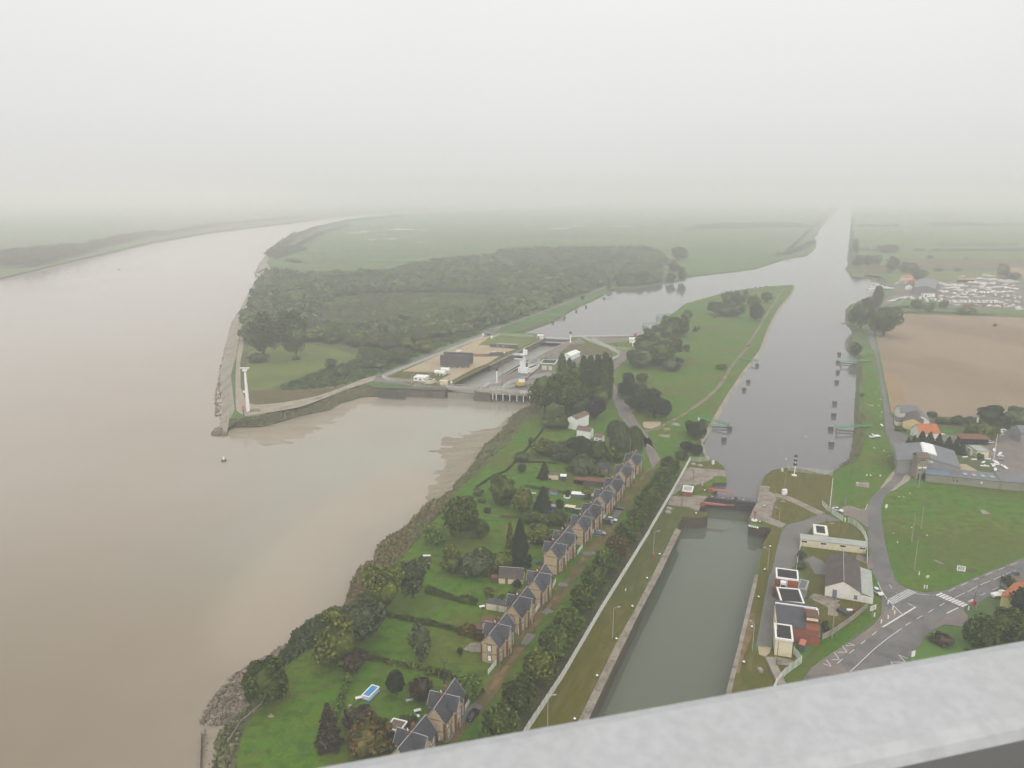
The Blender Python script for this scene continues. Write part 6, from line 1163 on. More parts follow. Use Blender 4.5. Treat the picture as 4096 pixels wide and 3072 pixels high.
# ================================================================ walls, gates and bridges of the two locks
wall('quay_wall', P('s 790 1390, S 2140 3330') [::-1]+P('s 790 1390, 1455 0, g 30 1659, 310 1160'), -7, 0.0, 1.2, 'wallold', 'long dark masonry wall on the left side of the old lock basin', 'quay wall')
wall('quay_wall', P('g 310 1160, 300 1140, 355 1020, 600 1025, 632 1000, 640 970, 540 960, 570 865, 650 790'), -7, .0, 1.0, 'wallold', 'curved masonry recess at the upper left end of the old lock basin', 'quay wall')
wall('quay_wall', P('g 650 790, 745 735, 690 760, 690 640, 845 640, 842 510, 820 460'), -7, .0, .8, 'wallold', 'masonry pier and notch on the canal side of the old lock, left', 'quay wall')
wall('quay_wall', P('g 1180 800, 1178 860, 1140 930, 1110 1030, 1092 1060, 1110 1105, 1180 1122, 1290 1130, 1345 1150, 1300 1280, 1262 1290, 1165 1659, r 1180 0, 1150 130, 950 980, 770 1659, S 2870 2900'), -7, .0, 1.0, 'wallold', 'right-hand wall of the old lock with its rounded pier', 'quay wall', side=1)
mb = MB(); a_ = P('g 1105 1112, 1125 1118, 1145 1122, 1165 1126, 1185 1130', .07); 
for p in a_: mb.box(p[0]-.5, p[0]+.4, p[1]-.9, p[1]+.6, .03, .09)
tag(mb.build('pier_stripes', 'white'), 'white warning stripes painted on the rounded lock pier', 'marking')
MBp = P('g 632 965, 650 985, 645 1000, 610 1020, 600 1005'); 
wall('quay_wall', P('x 0 860, 1440 150')[::-1], -9, 0, 1.0, 'walldark', 'long brown concrete wall of the new lock chamber', 'quay wall', side=1)
wall('quay_wall', P('a 1190 958, x 1500 470, 2040 222'), -9, 0, 1.0, 'walldark', 'near side wall of the new lock chamber', 'quay wall', side=-1)
wall('quay_wall', P('a 860 930, 770 992, 330 972, 0 962, c 1260 1365'), -9, .02, 1.6, 'walldark', 'river wall with rubbing strips left of the bridge', 'quay wall', side=1)
wall('quay_wall', P('q 1740 345, 1740 245, 1150 200, 1050 215, 849 173'), -9, 0, 1.2, 'walldark', 'dark rear wall of the sluice under the bridge', 'quay wall', side=1)
mb = MB()
for p in resample(P('a 30 985, 330 1000'), 22): mb.box(p[0]-.3, p[0]+.3, p[1]-1.2, p[1]-.6, -8, -.8)
o = mb.build('sheet_piling', 'steel'); tag(o, 'row of dark sheet piles against the river wall', 'sheet piling')
for s_, l_, cols in (('q 250 190, 300 150, 815 180, 735 228', 'road deck over the mouth of the new lock', 1), ('q 735 238, 815 195, 1165 206, 1745 252, 1742 300, 960 262', 'road deck over the sluice right of the lock mouth', 2)):
    o = MB().prism(P(s_), -1.0, .15).build('bridge_deck', 'concrete'); tag(o, l_, 'bridge')
tag(MB().prism(P('q 722 248, 958 264, 985 232, 745 212'), -9, -.02).build('bridge_pier', 'walldark'), 'massive concrete pier between lock mouth and sluice', 'bridge pier')
tag(MB().prism(P('a 600 980, 770 994, 790 960, 640 950'), -9, .35).build('bridge_abutment', 'walldark'), 'left abutment of the lock bridge', 'bridge pier')
gp = P('q 330 205, 760 225'); o = MB(); v = [Vector(p) for p in gp]; d = (v[1]-v[0]).normalized(); nrm = Vector((-d.y, d.x)); 
o.prism([tuple(v[0]), tuple(v[1]), tuple(v[1]+nrm*1.5), tuple(v[0]+nrm*1.5)], -8, -2.6); tag(o.build('lock_gate', 'greygreenwall'), 'pale gate closing the river mouth of the new lock under the deck', 'lock gate')
pp_ = P('q 1000 268, 1050 272, 1150 280, 1250 288, 1355 296, 1450 303, 1545 309'); m_ = M['fencew']
for i, p in enumerate(pp_):
    o = MB().cyl(p[0], p[1]-.1, -4.2, -.2, .28, .28, 8).build('pipe', 'fencew'); tag(o, ordn[i]+' white fender pipe from the left under the sluice deck', 'pipe', 'white fender pipes under the sluice deck')
# guard rails on the bridge
def rail(name, s, ht, label, m='fencew', th=.12, gap=3.0, z=.1, n_rails=2, cat='railing'):
    a = P(s); (x, y) = a[0]; o = empty(name, (x, y, z), 0, label, cat); mb = MB(); pm = None; tot = 0
    for i in range(len(a)-1):
        for k in range(n_rails): h_ = ht*(1-k/max(1, n_rails)); mb.bar((a[i][0]-x, a[i][1]-y, h_), (a[i+1][0]-x, a[i+1][1]-y, h_), th/2, 4)
    mb.build('rail', m, o); L2 = sum(math.dist(a[i], a[i+1]) for i in range(len(a)-1)); r = resample(a, max(2, int(L2/gap)+1))
    for p in r[:99]:
        if pm is None: pm = MB().box(-th/2, th/2, -th/2, th/2, -.3, ht+.05).build('post', m, o); q = pm
        else: q = pm.copy(); col.objects.link(q)
        q.location = (p[0]-x, p[1]-y, 0)
    return o
rail('guard_rail', 'q 290 160, 560 172, 815 190', 1.0, 'pale guard rail along the far side of the bridge road', 'galv', .35, 6, .3, 1)
rail('guard_rail', 'q 250 186, 500 205, 730 228, 960 240, 1480 262', 1.0, 'long pale guard rail along the river side of the bridge road', 'galv', .35, 6, .3, 1)
rail('railing', 'q 960 252, 1740 302', 1.1, 'low railing on the front edge of the sluice deck', 'concrete', .3, 5, -.3, 1)
rail('railing', 'q 1410 285, 1720 305', 2.2, 'white bar railing at the right end of the sluice deck', 'fencew', .2, 2.2, .2, 3)
rail('railing', 'a 440 955, 600 935', 2.0, 'white railing beside the site cabins', 'fencew', .15, 3, 0, 2)
rail('railing', 'a 580 905, 620 905, 700 930', 2.0, 'white gate railing at the machine room', 'fencew', .18, 3, 0, 3)
# upstream gate of the new lock
gp = P('x 1440 150, 2060 178'); v = [Vector(p) for p in gp]; d = (v[1]-v[0]).normalized(); nrm = Vector((-d.y, d.x)); o = empty('lock_gate', (v[0].x, v[0].y, 0), math.atan2(d.y, d.x), 'dark upstream gate of the new lock with walkway on top', 'lock gate'); l = (v[1]-v[0]).length
MB().box(0, l, -.4, .4, -8, -.6).build('plating', 'steel', o); MB().box(-1, l+1, -.9, 1.2, -.6, -.3).build('walkway', 'concrete', o); MB().box(l*.41, l*.43, -.5, -.4, -7, -.6).build('rubbing_strip', 'galv', o); MB().bar((-1,-.8,.8), (l+1,-.8,.8), .12, 4).bar((-1,1.1,.8), (l+1,1.1,.8), .12, 4).build('handrail', 'white', o)
gp = P('b 225 412, 880 400'); (x, y), a, l = frame2(*gp); o = empty('canal_weir', (x, y, 0), a, 'long low weir wall with white railing closing the canal arm', 'weir'); MB().box(0, l, -1, 1, -3, .1).build('wall', 'concrete', o); MB().box(l*.3, l*.98, -1.3, -1.02, -1.2, -.1).build('dark_face', 'steel', o)
r_ = MB().bar((0,.8,1.1), (l,.8,1.1), .1, 4).bar((0,.8,.6), (l,.8,.6), .07, 4)
for i in range(12): r_.box(l*i/11-.08, l*i/11+.08, .72, .88, 0, 1.15)
r_.build('railing', 'white', o)
# gate of the old lock
gp = P('g 630 800, 1185 860'); (x, y), a, l = frame2(*gp); o = empty('lock_gate', (x, y, 0), a, 'black steel gate with catwalk across the old lock', 'lock gate')
MB().box(0, l, .4, 1.0, -6, -.6).build('plating', 'steel', o); w_ = MB().box(-.5, l+.5, -.3, 1.6, -.25, .0)
for k in range(3): w_.box(0, l, -.2, .4, -1.9-1.4*k, -1.65-1.4*k)
for i in range(11): w_.box(l*(i+.3)/11-.12, l*(i+.3)/11+.12, -.15, .4, -5.5, -.25)
w_.build('frame', 'steel', o); h_ = MB()
for yy in (-.25, 1.55):
    for zz in (.55, 1.1): h_.bar((0,yy,zz), (l,yy,zz), .05, 4)
    for i in range(14): h_.box(l*i/13-.04, l*i/13+.04, yy-.04, yy+.04, 0, 1.1)
h_.build('handrail', 'timbergrey', o); MB().box(l*.55, l*.6, .2, 1.0, 0.02, 1.3).build('winch', 'steel', o); f_ = MB()
for i in range(5): f_.box(l*(.08+.21*i), l*(.08+.21*i)+.9, 1.7, 2.0, -.3, .1)
f_.build('fender', 'fencew', o)
for s_, l_ in (('g 680 712, 885 742, 965 775', 'upper faded red gate arm with pale tip'), ('g 600 862, 830 885, 935 868', 'lower faded red gate arm reaching over the lock')):
    a3 = P(s_, 1.2); (x, y) = a3[0]; o = empty('red_boom', (x, y, 1.2), 0, l_, 'boom'); A3 = [Vector((p[0]-x, p[1]-y, 0)) for p in a3]
    MB().bar(A3[0], A3[1], .55, 4, .4).build('girder', 'salmon', o); MB().bar(A3[1], A3[2]-Vector((0,0,.7)), .22, 5, .15).build('strut', 'salmon', o); MB().box(-1.4, .2, -.5, .6, -1.2, .3).build('drive', 'redbrown', o)
gp = P('g 700 905, 1110 950', -4.4); (x, y), a, l = frame2(*gp); f_ = MB()
for i in range(9): f_.box(l*i/9, l*(i+.7)/9, 0, .3, -4.9, -4.3)
f_.box(0, l, .3, .4, -4.8, -4.5); o = f_.build('fender_boom', 'galv'); o.location = (x, y, 0); o.rotation_euler = (0,0,a); tag(o, 'floating pale boom just below the old lock gate', 'boom')
o = MB(); a_ = resample(P('s 1440 120, 1240 500, 1000 900, 850 1370', -3), 30)
for i in range(29):
    p, q = a_[i], a_[i+1]; o.bar((p[0]+.35, p[1]-.2, -3.1), (q[0]+.35, q[1]-.2, -3.1), .16, 4)
tag(o.build('fender_beam', 'timbergrey'), 'weathered fender beam along the left basin wall', 'fender')
# ================================================================ fences
def fence(name, s, ht, gap, label, m='fencew', mesh=True, solid=False, z=.05, bars=.28, cat='fence'):
    a = [(p[0], p[1]) for p in P(s)]; (x, y) = a[0]; o = empty(name, (x, y, z), 0, label, cat); mb = MB(); L2 = sum(math.dist(a[i], a[i+1]) for i in range(len(a)-1)); n = max(2, int(L2/gap)+1); r = resample(a, n)-np.array([x, y])
    if solid:
        for i in range(n-1):
            p, q = Vector(r[i]), Vector(r[i+1]); d = (q-p).normalized()*.04; nn_ = Vector((-d.y, d.x)); p = p+d; q = q-d
            mb.poly([(*(p-nn_),.05),(*(q-nn_),.05),(*(q+nn_),.05),(*(p+nn_),.05),(*(p-nn_),ht),(*(q-nn_),ht),(*(q+nn_),ht),(*(p+nn_),ht)], [(3,2,1,0),(4,5,6,7),(0,1,5,4),(1,2,6,5),(2,3,7,6),(3,0,4,7)])
        mb.build('panel', m, o)
    elif mesh:
        k = max(2, int(L2/bars)); rr = resample(a, k)-np.array([x, y])
        for p in rr: mb.poly([(p[0]-.027,p[1],0),(p[0]+.027,p[1],0),(p[0]+.027,p[1],ht),(p[0]-.027,p[1],ht),(p[0],p[1]-.027,0),(p[0],p[1]+.027,0),(p[0],p[1]+.027,ht),(p[0],p[1]-.027,ht)], [(0,1,2,3),(4,5,6,7)])
        for i in range(n-1):
            for h_ in (.12, ht*.36, ht*.68, ht*.97): mb.bar((r[i][0], r[i][1], h_), (r[i+1][0], r[i+1][1], h_), .028, 3)
        mb.build('mesh', m, o)
    pm = None; thin = .055 if not solid else .07
    for p in r[:100]:
        if pm is None: pm = MB().box(-thin, thin, -thin, thin, -.2, ht+.12).build('post', m, o); q = pm
        else: q = pm.copy(); col.objects.link(q)
        q.location = (p[0], p[1], 0)
    return o
fence('fence', 'S 2020 3150, s 0 1560, 480 830, 960 0, l 2212 480, g 0 1180, 240 770, 440 402', 2.4, 2.75, 'long pale mesh fence between the tree row and the old lock lawn', bars=.22)
fence('fence', 'g 445 402, 520 408, 650 400', 2.3, 3.2, 'short mesh fence with gate at the canal end of the long fence')
fence('fence', 'g 1525 505, 1640 520, 1950 552, 2012 562', 2.3, 3.0, 'mesh fence with tall posts along the canal by the signal mast')
fence('fence', 'g 1905 890, 1960 950, 2015 985', 2.2, 1.8, 'mesh fence corner next to the tall white pole')
fence('gate', 'g 2018 988, 2128 1066', 2.2, 1.6, 'sliding white gate beside the parked white car', bars=.18)
fence('fence', 'h 1450 335, 1520 360, 1580 405, 1640 470, 1690 545, 1722 650', 2.2, 2.6, 'curved mesh fence around the garage row lawn')
fence('garden_wall', 'h 1722 690, 1724 950', 1.9, 3.0, 'thin white wall right of the gabled barn', 'creamwhite', solid=True)
fence('garden_wall', 'h 745 690, 728 760', 1.6, 3.0, 'upper piece of the thin white inner wall', 'creamwhite', solid=True)
fence('garden_wall', 'h 712 815, 682 1040', 1.6, 3.0, 'thin white inner wall with bushes growing through', 'creamwhite', solid=True)
fence('concrete_fence', 'i 1062 1145, 1220 1065, 1480 880, 1722 680', 1.9, 2.4, 'grey concrete slab fence along the green verge', 'concrete', solid=True)
fence('gate', 'i 740 1190, 800 1150', 2.2, 1.6, 'white gate wing against the red annexe', bars=.2); fence('gate', 'i 640 1350, 700 1420, 752 1490', 2.3, 1.8, 'white double gate by the little kiosk', bars=.2)
fence('fence', 'i 755 1490, 600 1600, 480 1700, r 1480 1659, S 3040 2900', 2.3, 2.9, 'mesh fence running from the white gate to the handrail')
fence('fence', 'a 88 862, 300 775, 640 640, 1190 420', 2.3, 2.7, 'long dense pale fence between road and sandy yard', bars=.26)
fence('fence', 'a 85 865, 150 890, 300 905, 430 912', 2.2, 2.8, 'pale fence with tall posts at the near end of the sandy yard')
fence('fence', 'a 1280 428, 1370 395, 1740 412', 2.2, 3.2, 'pale fence at the canal side of the lock yard')
fence('fence', 'a 1270 992, 1420 990, 1430 960, 1500 925, 1600 895, 1700 875, 1940 835', 2.4, 2.8, 'pale fence curving round the control tower yard')
fence('fence', 'a 1425 985, 1600 950, 1720 930, 1860 900', 2.2, 3.2, 'second pale fence behind the yellow crane')
fence('fence', 'a 1200 975, 1260 940, 1390 915', 2.0, 3.2, 'pale fence beside the black topped signal post')
fence('fence', 'b 335 412, 480 478, 640 535, 765 598', 2.4, 2.8, 'long pale fence crossing the lock island')
fence('fence', 'b 470 440, 560 490, 720 552, 890 558', 2.3, 3.2, 'second pale fence on the lock island, right of the first'); fence('fence', 'b 662 682, 765 625', 2.2, 2.6, 'short pale fence near the poplars')
for s_, l_ in (('w 1115 1659, 1285 1450','white slab fence running down from the shuttered house'),('w 1562 1065, 1612 995','short white slab fence between shuttered house and next house'),('w 1800 765, 1892 625','pale slab fence beside the house with the cream outbuilding'),('w 2068 385, 2110 300','pale slab fence beside the plain gabled house'),('l 1142 805, 1215 705','white slab fence at the far end of the twin house'),('l 1338 545, 1402 445','white slab fence beside the silver car'),('l 1518 305, 1582 215','white slab fence behind the white parked car'),('l 1682 85, 1738 10','white slab fence left of the black car'),('k 1600 1170, 1645 1100','white slab fence before the last house but one'),('n 1440 1190, 1522 1065','white slab fence left of the two nearest houses'),('n 1770 775, 1836 650','white slab fence right of the second house')):
    fence('slab_fence', s_, 1.5, 2.2, l_, 'fencew', solid=True)
fence('timber_fence', 'o 1665 470, 1780 480, 1895 478', 1.2, 1.6, 'brown timber panel fence in the middle garden', 'wood', solid=True)
fence('garden_kerb', 'o 1480 440, 1665 468', .35, 3, 'low pale kerb left of the timber fence', 'concrete', solid=True); fence('fence', 'n 1000 165, 1250 230', .8, 3, 'low pale rail fence above the pool garden', 'creamwhite', mesh=False, cat='fence')
fence('river_wall', 'o 450 1050, 600 865, 700 745, 830 595, 1000 405, 1110 255, 1240 115', .5, 9, 'low stone parapet along the river path, near part', 'concretepink', solid=True, cat='parapet')
fence('river_wall', 'q 765 1459, 1050 1122, 1225 988', .5, 9, 'low stone parapet along the river path, far part', 'concrete', solid=True, cat='parapet'); fence('river_wall', 'p 520 1400, 540 1330, 640 1210, 740 1110, 850 1030', .5, 6, 'crumbling pale parapet above the rubble at the bottom left', 'concrete', solid=True, cat='parapet')
fence('low_wall', 'c 222 1560, 222 1350, 230 1250', .6, 8, 'low pale wall along the stone river bank by the mast', 'concrete', solid=True, z=-2.4, cat='wall')
fence('timber_groyne', 'p 222 1652, 232 1400, 243 1145', 1.6, 2.2, 'dark timber groyne standing in the river at the bottom left', 'timbergrey', solid=True, z=-6.3, cat='groyne')
# ================================================================ poles, lamps, signs
def lamp(code, x, y, ht, label, arm=None, name='street_lamp', m='galv', r=.09, z=0):
    gx, gy = G(code, x, y); o = empty(name, (gx, gy, z), arm or 0, label, 'street lamp' if name == 'street_lamp' else ('pole' if name == 'pole' else 'utility pole')); MB().cyl(0, 0, -.2, ht, r*1.3, r*.7, 7).build('mast', m, o)
    if arm is not None:
        MB().bar((0,0,ht-.05), (1.2,0,ht+.35), .05, 5).build('arm', m, o); MB().box(1.1, 2.0, -.14, .14, ht+.3, ht+.45).build('lantern', 'galv', o)
    return o
for a_ in (('s',1107,320,9.5,'lamp post on the lawn of the old lock, middle one',.1),('s',285,1500,9.5,'lamp post on the lawn cut by the handrail',.1),('g',35,1460,9.5,'lamp post near the red post on the lock lawn',.2),('g',1420,1145,8,'lamp post at the concrete strip by the right quay',2.6),('g',1300,1610,8,'lamp post beside the right wall of the lock basin',2.9),('g',1490,695,7,'lamp post above the white cabinet',2.8),('r',1140,1105,8,'lamp post on the worn strip beside the lock offices',2.0),('k',1750,900,8,'lamp post by the last house of the row',.3),('b',885,1380,8,'lamp post where lane and footpath meet',.4),('b',545,485,8,'lamp post among the pale fences of the lock island',1.2),('b',315,400,8,'lamp post at the upstream gate',1.2),('b',455,440,9,'tall lamp post behind the island fence',1.2),('b',848,415,9,'lamp post at the cream gate cabin',1.2),('b',1120,350,7,'lamp post at the scrubby canal corner',1),('a',1350,298,8,'first lamp post of the canal road',1),('a',1590,198,8,'second lamp post of the canal road',1),('a',1815,108,8,'third lamp post of the canal road',1),('a',2030,42,8,'fourth lamp post of the canal road',1),('d',248,697,8,'canal road lamp beyond the first bend',1),('d',370,652,8,'canal road lamp beside the wood',1),('d',475,612,8,'canal road lamp near the small landing stage',1),('d',657,540,8,'last visible lamp of the canal road',1)):
    lamp(*a_[:5], arm=a_[5])
for a_ in (('g',475,665,8,'dark pole on the worn apron of the old lock'),('g',350,905,9,'dark pole beside the orange lock hut'),('g',1990,905,12.5,'tall white pole at the fence corner by the parking area'),('b',1448,95,5,'thin pole on the island shore'),('x',1455,680,8,'thin mast beside the grey hall'),('x',320,1210,10,'tall thin mast left of the control tower'),('x',1090,1190,6,'short mast by the crane'),('a',1150,955,7,'thin pole at the lock bridge'),('a',405,935,6,'white pole at the site cabins'),('a',612,905,6,'white pole right of the site cabins'),('z',805,1090,13,'tall white mast standing among the small boats'),('f',283,1450,11,'grey pole on the east bank near the fence'),('f',697,1245,7,'thin pole on the east bank grass'),('j',1572,705,4.5,'dark pole at the crossing corner'),('j',1905,462,5,'dark pole beside the main road'),('i',385,1550,8,'dark mast in the concrete trough at the south end'),('b',780,700,3,'small post at the lane edge')):
    lamp(*a_[:5], name='pole', m='white' if 'white' in a_[4] else 'steel', r=.13 if 'tall' in a_[4] else .09)
for a_ in (('l',655,390,9,'wooden utility pole in front of the thick dark hedge'),('l',925,440,7,'wooden utility pole behind the small lean-to'),('n',1510,430,7,'wooden utility pole behind the second house'),('m',880,1659,7,'utility pole between pool garden and mown garden'),('y',1845,740,9,'dark utility pole at the end of the rusty sheds'),('k',1545,790,8,'pale utility pole before the weeping willow'),('t',690,620,11,'tall utility pole in the middle of the big grass field'),('t',590,1225,13,'tall utility pole near the road end of the grass field'),('t',552,815,13,'utility pole standing left in the big grass field'),('j',1600,775,12,'concrete utility pole at the pedestrian crossing'),('i',1205,1115,13,'concrete utility pole beside the slab fence'),('f',1035,1535,9,'utility pole in front of the long shed'),('f',1040,1430,5,'short pole against the transformer tower')):
    o = lamp(*a_[:5], name='utility_pole', m='bark' if 'wood' in a_[4] or 'dark' in a_[4] else 'concrete', r=.16); h_ = a_[3]; MB().box(-.9, .9, -.06, .06, h_-.7, h_-.55).cyl(-.8, 0, h_-.55, h_-.3, .05).cyl(.8, 0, h_-.55, h_-.3, .05).cyl(0, 0, h_, h_+.25, .05).build('crossarm', 'steel', o)
# radar mast on the point
gx, gy = G('C', 528, 535); o = empty('radar_mast', (gx, gy, 0), 0, 'tall white radar mast with T-shaped antenna on the point of land', 'mast'); MB().cyl(0, 0, 0, 24.5, 1.15, .62, 16).build('mast', 'white', o); MB().cyl(0, 0, 24.5, 25.3, 1.5, 1.6, 12).build('platform', 'white', o); MB().box(-.5, .5, -.5, .5, 25.3, 26.0).build('drive_unit', 'galv', o); MB().box(-2.8, 2.8, -.25, .25, 26.0, 26.5).build('antenna', 'white', o)
oo = link('rock_mound', mesh_np('rock_mound', np.zeros((0,3)), 0, (ICO2[0]*np.array([5.2,2.6,1.0])*(1+.12*rng.normal(size=(len(ICO2[0]),1))), ICO2[1])), None, 'rock'); oo.location = (gx+1.2, gy+1.2, 0); tag(oo, 'low dark rock mound at the foot of the radar mast', 'rocks')
gx, gy = G('C', 462, 605); o = empty('sign_post', (gx, gy, 0), 0, 'dark post with pinkish round head left of the radar mast', 'sign'); MB().cyl(0, 0, 0, 4.5, .3, .2, 8).build('post', 'steel', o); MB().cyl(0, 0, 4.3, 6.2, 1.0, .55, 10).build('head', 'salmon', o)
gx, gy = G('C', 472, 262); o = empty('cabinet', (gx, gy, 0), 0, 'small white cabinet between track and bushes behind the mast', 'cabinet'); MB().box(-.8,.8,-.6,.6,0,1.6).build('body', 'white', o); MB().box(-.9,.9,-.7,.7,1.6,1.72).build('lid', 'galv', o)
# signal masts
def signal(code, x, y, ht, label, heads, r=.35, m='white'):
    gx, gy = G(code, x, y); o = empty('signal_mast', (gx, gy, 0), 0, label, 'signal'); MB().cyl(0, 0, 0, ht, r, r*.85, 10).build('mast', m, o)
    for k in range(heads): MB().box(-.9 if heads == 1 else -.6, .9 if heads == 1 else .6, -.45, .45, ht-2.0*k-.1, ht-2.0*k+(1.8 if heads == 1 else .8)).build('signal_head', 'felt', o)
    MB().cyl(0, 0, 0, .25, 1.3, 1.2, 12).build('base', 'creamwhite', o); return o
signal('g', 1595, 558, 9.0, 'white mast with three dark signal boxes above the canal', 3, .22); signal('a', 1347, 915, 8.5, 'white post with square black head near the bridge', 1, .5); signal('x', 2092, 255, 7.5, 'white post with black head at the upstream gate', 1, .6); signal('g', 1155, 1055, 3.4, 'short dark post with red head on the right quay', 0, .14, 'steel')
gx, gy = G('g', 1155, 1055); o = [c for c in bpy.data.objects if c.get('label') == 'short dark post with red head on the right quay'][0]; MB().cyl(0, 0, 3.0, 3.9, .4, .4, 10).build('signal_head', 'red', o)
def small(name, code, x, y, m, label, cat, dims=(.5,.5,1.0), z=0, shape='box', cap=None, group=None):
    gx, gy = G(code, x, y, z); a, b, h_ = dims; mb = MB()
    if shape == 'box': mb.box(-a/2, a/2, -b/2, b/2, 0, h_)
    else: mb.cyl(0, 0, 0, h_, a/2, b/2, 10)
    if cap: o = empty(name, (gx, gy, z), .2, label, cat, group); mb.build('body', m, o); MB().cyl(0, 0, h_, h_+.28, a*.9, a*.35, 10).build('cap', cap, o)
    else: o = mb.build(name, m); o.location = (gx, gy, z); o.rotation_euler = (0, 0, .2); tag(o, label, cat, group)
    return o
for i, (c_, x_, y_, w_) in enumerate((('g',1327,1360,'beside the coping notch'),('g',1268,1615,'next to the basin lamp'),('g',1213,1085,'behind the rounded pier'),('g',1264,910,'in the middle of the right apron'),('g',603,738,'on the small left lawn'),('g',508,992,'near the left recess'),('r',1232,348,'right quay, upper one'),('r',1132,790,'right quay by the worn ground'),('r',1013,1310,'right quay, nearest to the handrail'),('s',1155,355,'on the left lawn near the lamp'),('s',910,822,'left lawn, middle one'),('s',627,1370,'left lawn, nearest to the handrail'),('l',2167,1175,'left lawn, far one'),('l',1950,1592,'left lawn by the pointed sign'),('g',105,1445,'left lawn by the red post'))):
    small('bollard', c_, x_, y_, 'steel', 'black mooring bollard with white cap '+w_, 'bollard', (.42,.3,.7), shape='cyl', cap='white', group='white capped bollards of the old lock')
for c_, x_, y_, m_, l_, k_, d_ in (('g',1950,1065,'red','red fire hydrant post at the road bend','hydrant',(.4,.4,1.1)),('g',40,1460,'red','small red post on the left lock lawn','post',(.5,.4,.9)),('g',1485,765,'white','white electric cabinet beside the concrete path','cabinet',(2.0,1.2,2.2)),('g',695,435,'creamwhite','cream marker block at the canal corner left','cabinet',(1.1,.9,1.8)),('g',1460,512,'cream','yellowish marker block at the canal corner right','cabinet',(.9,.8,1.4)),('a',405,942,'red','red box on the kerb near the site cabins','box',(1.0,.8,1.0)),('b',716,860,'salmon','bright orange-red marker at the lane edge','marker',(.9,.9,.8)),('g',575,668,'galv','grey pump head near the upper gate arm','pump',(.8,.7,1.5)),('h',1398,320,'white','white intercom post between gate and curved fence','post',(.35,.35,1.6)),('a',845,920,'white','white domed capstan at the machine room','capstan',(1.6,1.1,1.4)),('x',1145,1475,'white','white round capstan at the sluice','capstan',(1.8,1.3,1.4)),('b',1650,1330,'white','white anchor block of the long green landing stage','block',(1.4,1.2,1.3)),('p',1720,1055,'concrete','grey round stone in the pool garden','stone',(1.2,.9,.6)),('b',945,405,'redbrown','rusty round tank beside the cream gate cabin','tank',(3.2,2.4,3.0)),('r',1255,1430,'concrete','grey concrete block on the near lawn','block',(1.1,1.3,1.0)),('j',1120,1075,'yellow','small yellow board on the grass triangle','sign',(1.0,.1,.8)),('a',1195,400,'white','white gate pier by the road junction','pier',(1.6,1.2,2.4)),('a',1288,425,'white','second white gate pier by the road junction','pier',(2.0,1.2,2.4)),('f',1680,830,'white','white standing boat keel beside the yellowish tree','board',(.8,.4,4.0))):
    small({'signs':'sign'}.get(k_, k_).replace(' ', '_'), c_, x_, y_, m_, l_, k_, d_, shape='cyl' if k_ in ('capstan','tank','stone','hydrant') else 'box')
gx, gy = G('g', 1468, 850); o = empty('capstan', (gx, gy, 0), 0, 'orange-red capstan on a round base on the right apron', 'capstan'); MB().cyl(0,0,0,.25,1.1,1.1,14).build('base', 'concretepink', o); MB().cyl(0,0,.25,1.3,.4,.25,10).build('drum', 'salmon', o)
for c_, x_, y_, l_ in (('g',480,437,'round grey slab at the top of the left lawn, left one'),('g',556,452,'round grey slab at the top of the left lawn, right one'),('g',213,928,'flat grey capstan base on the left lawn, upper one'),('g',200,967,'flat grey capstan base on the left lawn, lower one')):
    gx, gy = G(c_, x_, y_); o = empty('stone_slab', (gx, gy, 0), 0, l_, 'slab'); MB().cyl(0,0,0,.45,1.35,1.2,16).build('slab', 'concrete', o); MB().cyl(0,0,.45,.75,.5,.4,12).build('hub', 'galv', o)
flatroof('lock_hut', 'small orange-red lock hut with mossy white flat roof', 'hut', 'g', (355,722), (465,735), (480,680), 2.6, 'brickred', 'fibro', 'white')
# gate machinery of the old lock, concrete trough, pointed sign
o = MB().box(-1.1, 1.1, -6, 6, 0, .9).build('trough', 'concrete'); o.location = (*G('r', 1478, 1440), 0); o.rotation_euler = (0, 0, -.05); tag(o, 'long narrow concrete trough near the handrail', 'trough')
gx, gy = G('l', 1850, 1370); o = empty('notice', (gx, gy, 0), .9, 'small white kite-shaped notice on the left lock lawn', 'sign'); MB().cyl(0,0,0,.8,.05).build('post', 'galv', o); MB().poly([(0,-.05,.5),(.45,-.05,1.1),(0,-.05,1.7),(-.45,-.05,1.1),(0,.0,.5),(.45,.0,1.1),(0,.0,1.7),(-.45,.0,1.1)], [(0,1,2,3),(7,6,5,4),(0,4,5,1),(1,5,6,2),(2,6,7,3),(3,7,4,0)]).build('board', 'white', o)
# road signs
def sign(code, x, y, ht, w_, h_, label, m='white', a=0, posts=1, text=False, round_=False):
    gx, gy = G(code, x, y); o = empty('road_sign', (gx, gy, 0), a, label, 'road sign'); 
    for k in range(posts): MB().cyl((k-.5*(posts-1))*w_*.7, 0, 0, ht, .05).build('post', 'galv', o)
    if round_: 
        n = 14; v = [(w_/2*math.cos(2*math.pi*i/n), -.06, ht+w_/2*math.sin(2*math.pi*i/n)) for i in range(n)]; v += [(a_, .0, c_) for a_, b_, c_ in v]; MB().poly(v, [tuple(range(n)), tuple(range(2*n-1, n-1, -1))]+[(i,(i+1)%n,n+(i+1)%n,n+i) for i in range(n)]).build('board', m, o)
    else: b = MB().box(-w_/2, w_/2, -.08, 0, ht-h_/2, ht+h_/2).build('board', m, o)
    if text: 
        t_ = MB()
        for k in range(3): t_.box(-w_*.32+k*w_*.24, -w_*.32+k*w_*.24+w_*.1, -.095, -.081, ht-h_*.3, ht+h_*.2)
        t_.box(-w_*.4, w_*.4, -.095, -.081, ht+h_*.28, ht+h_*.36).build('lettering', 'steel', b)
    return o
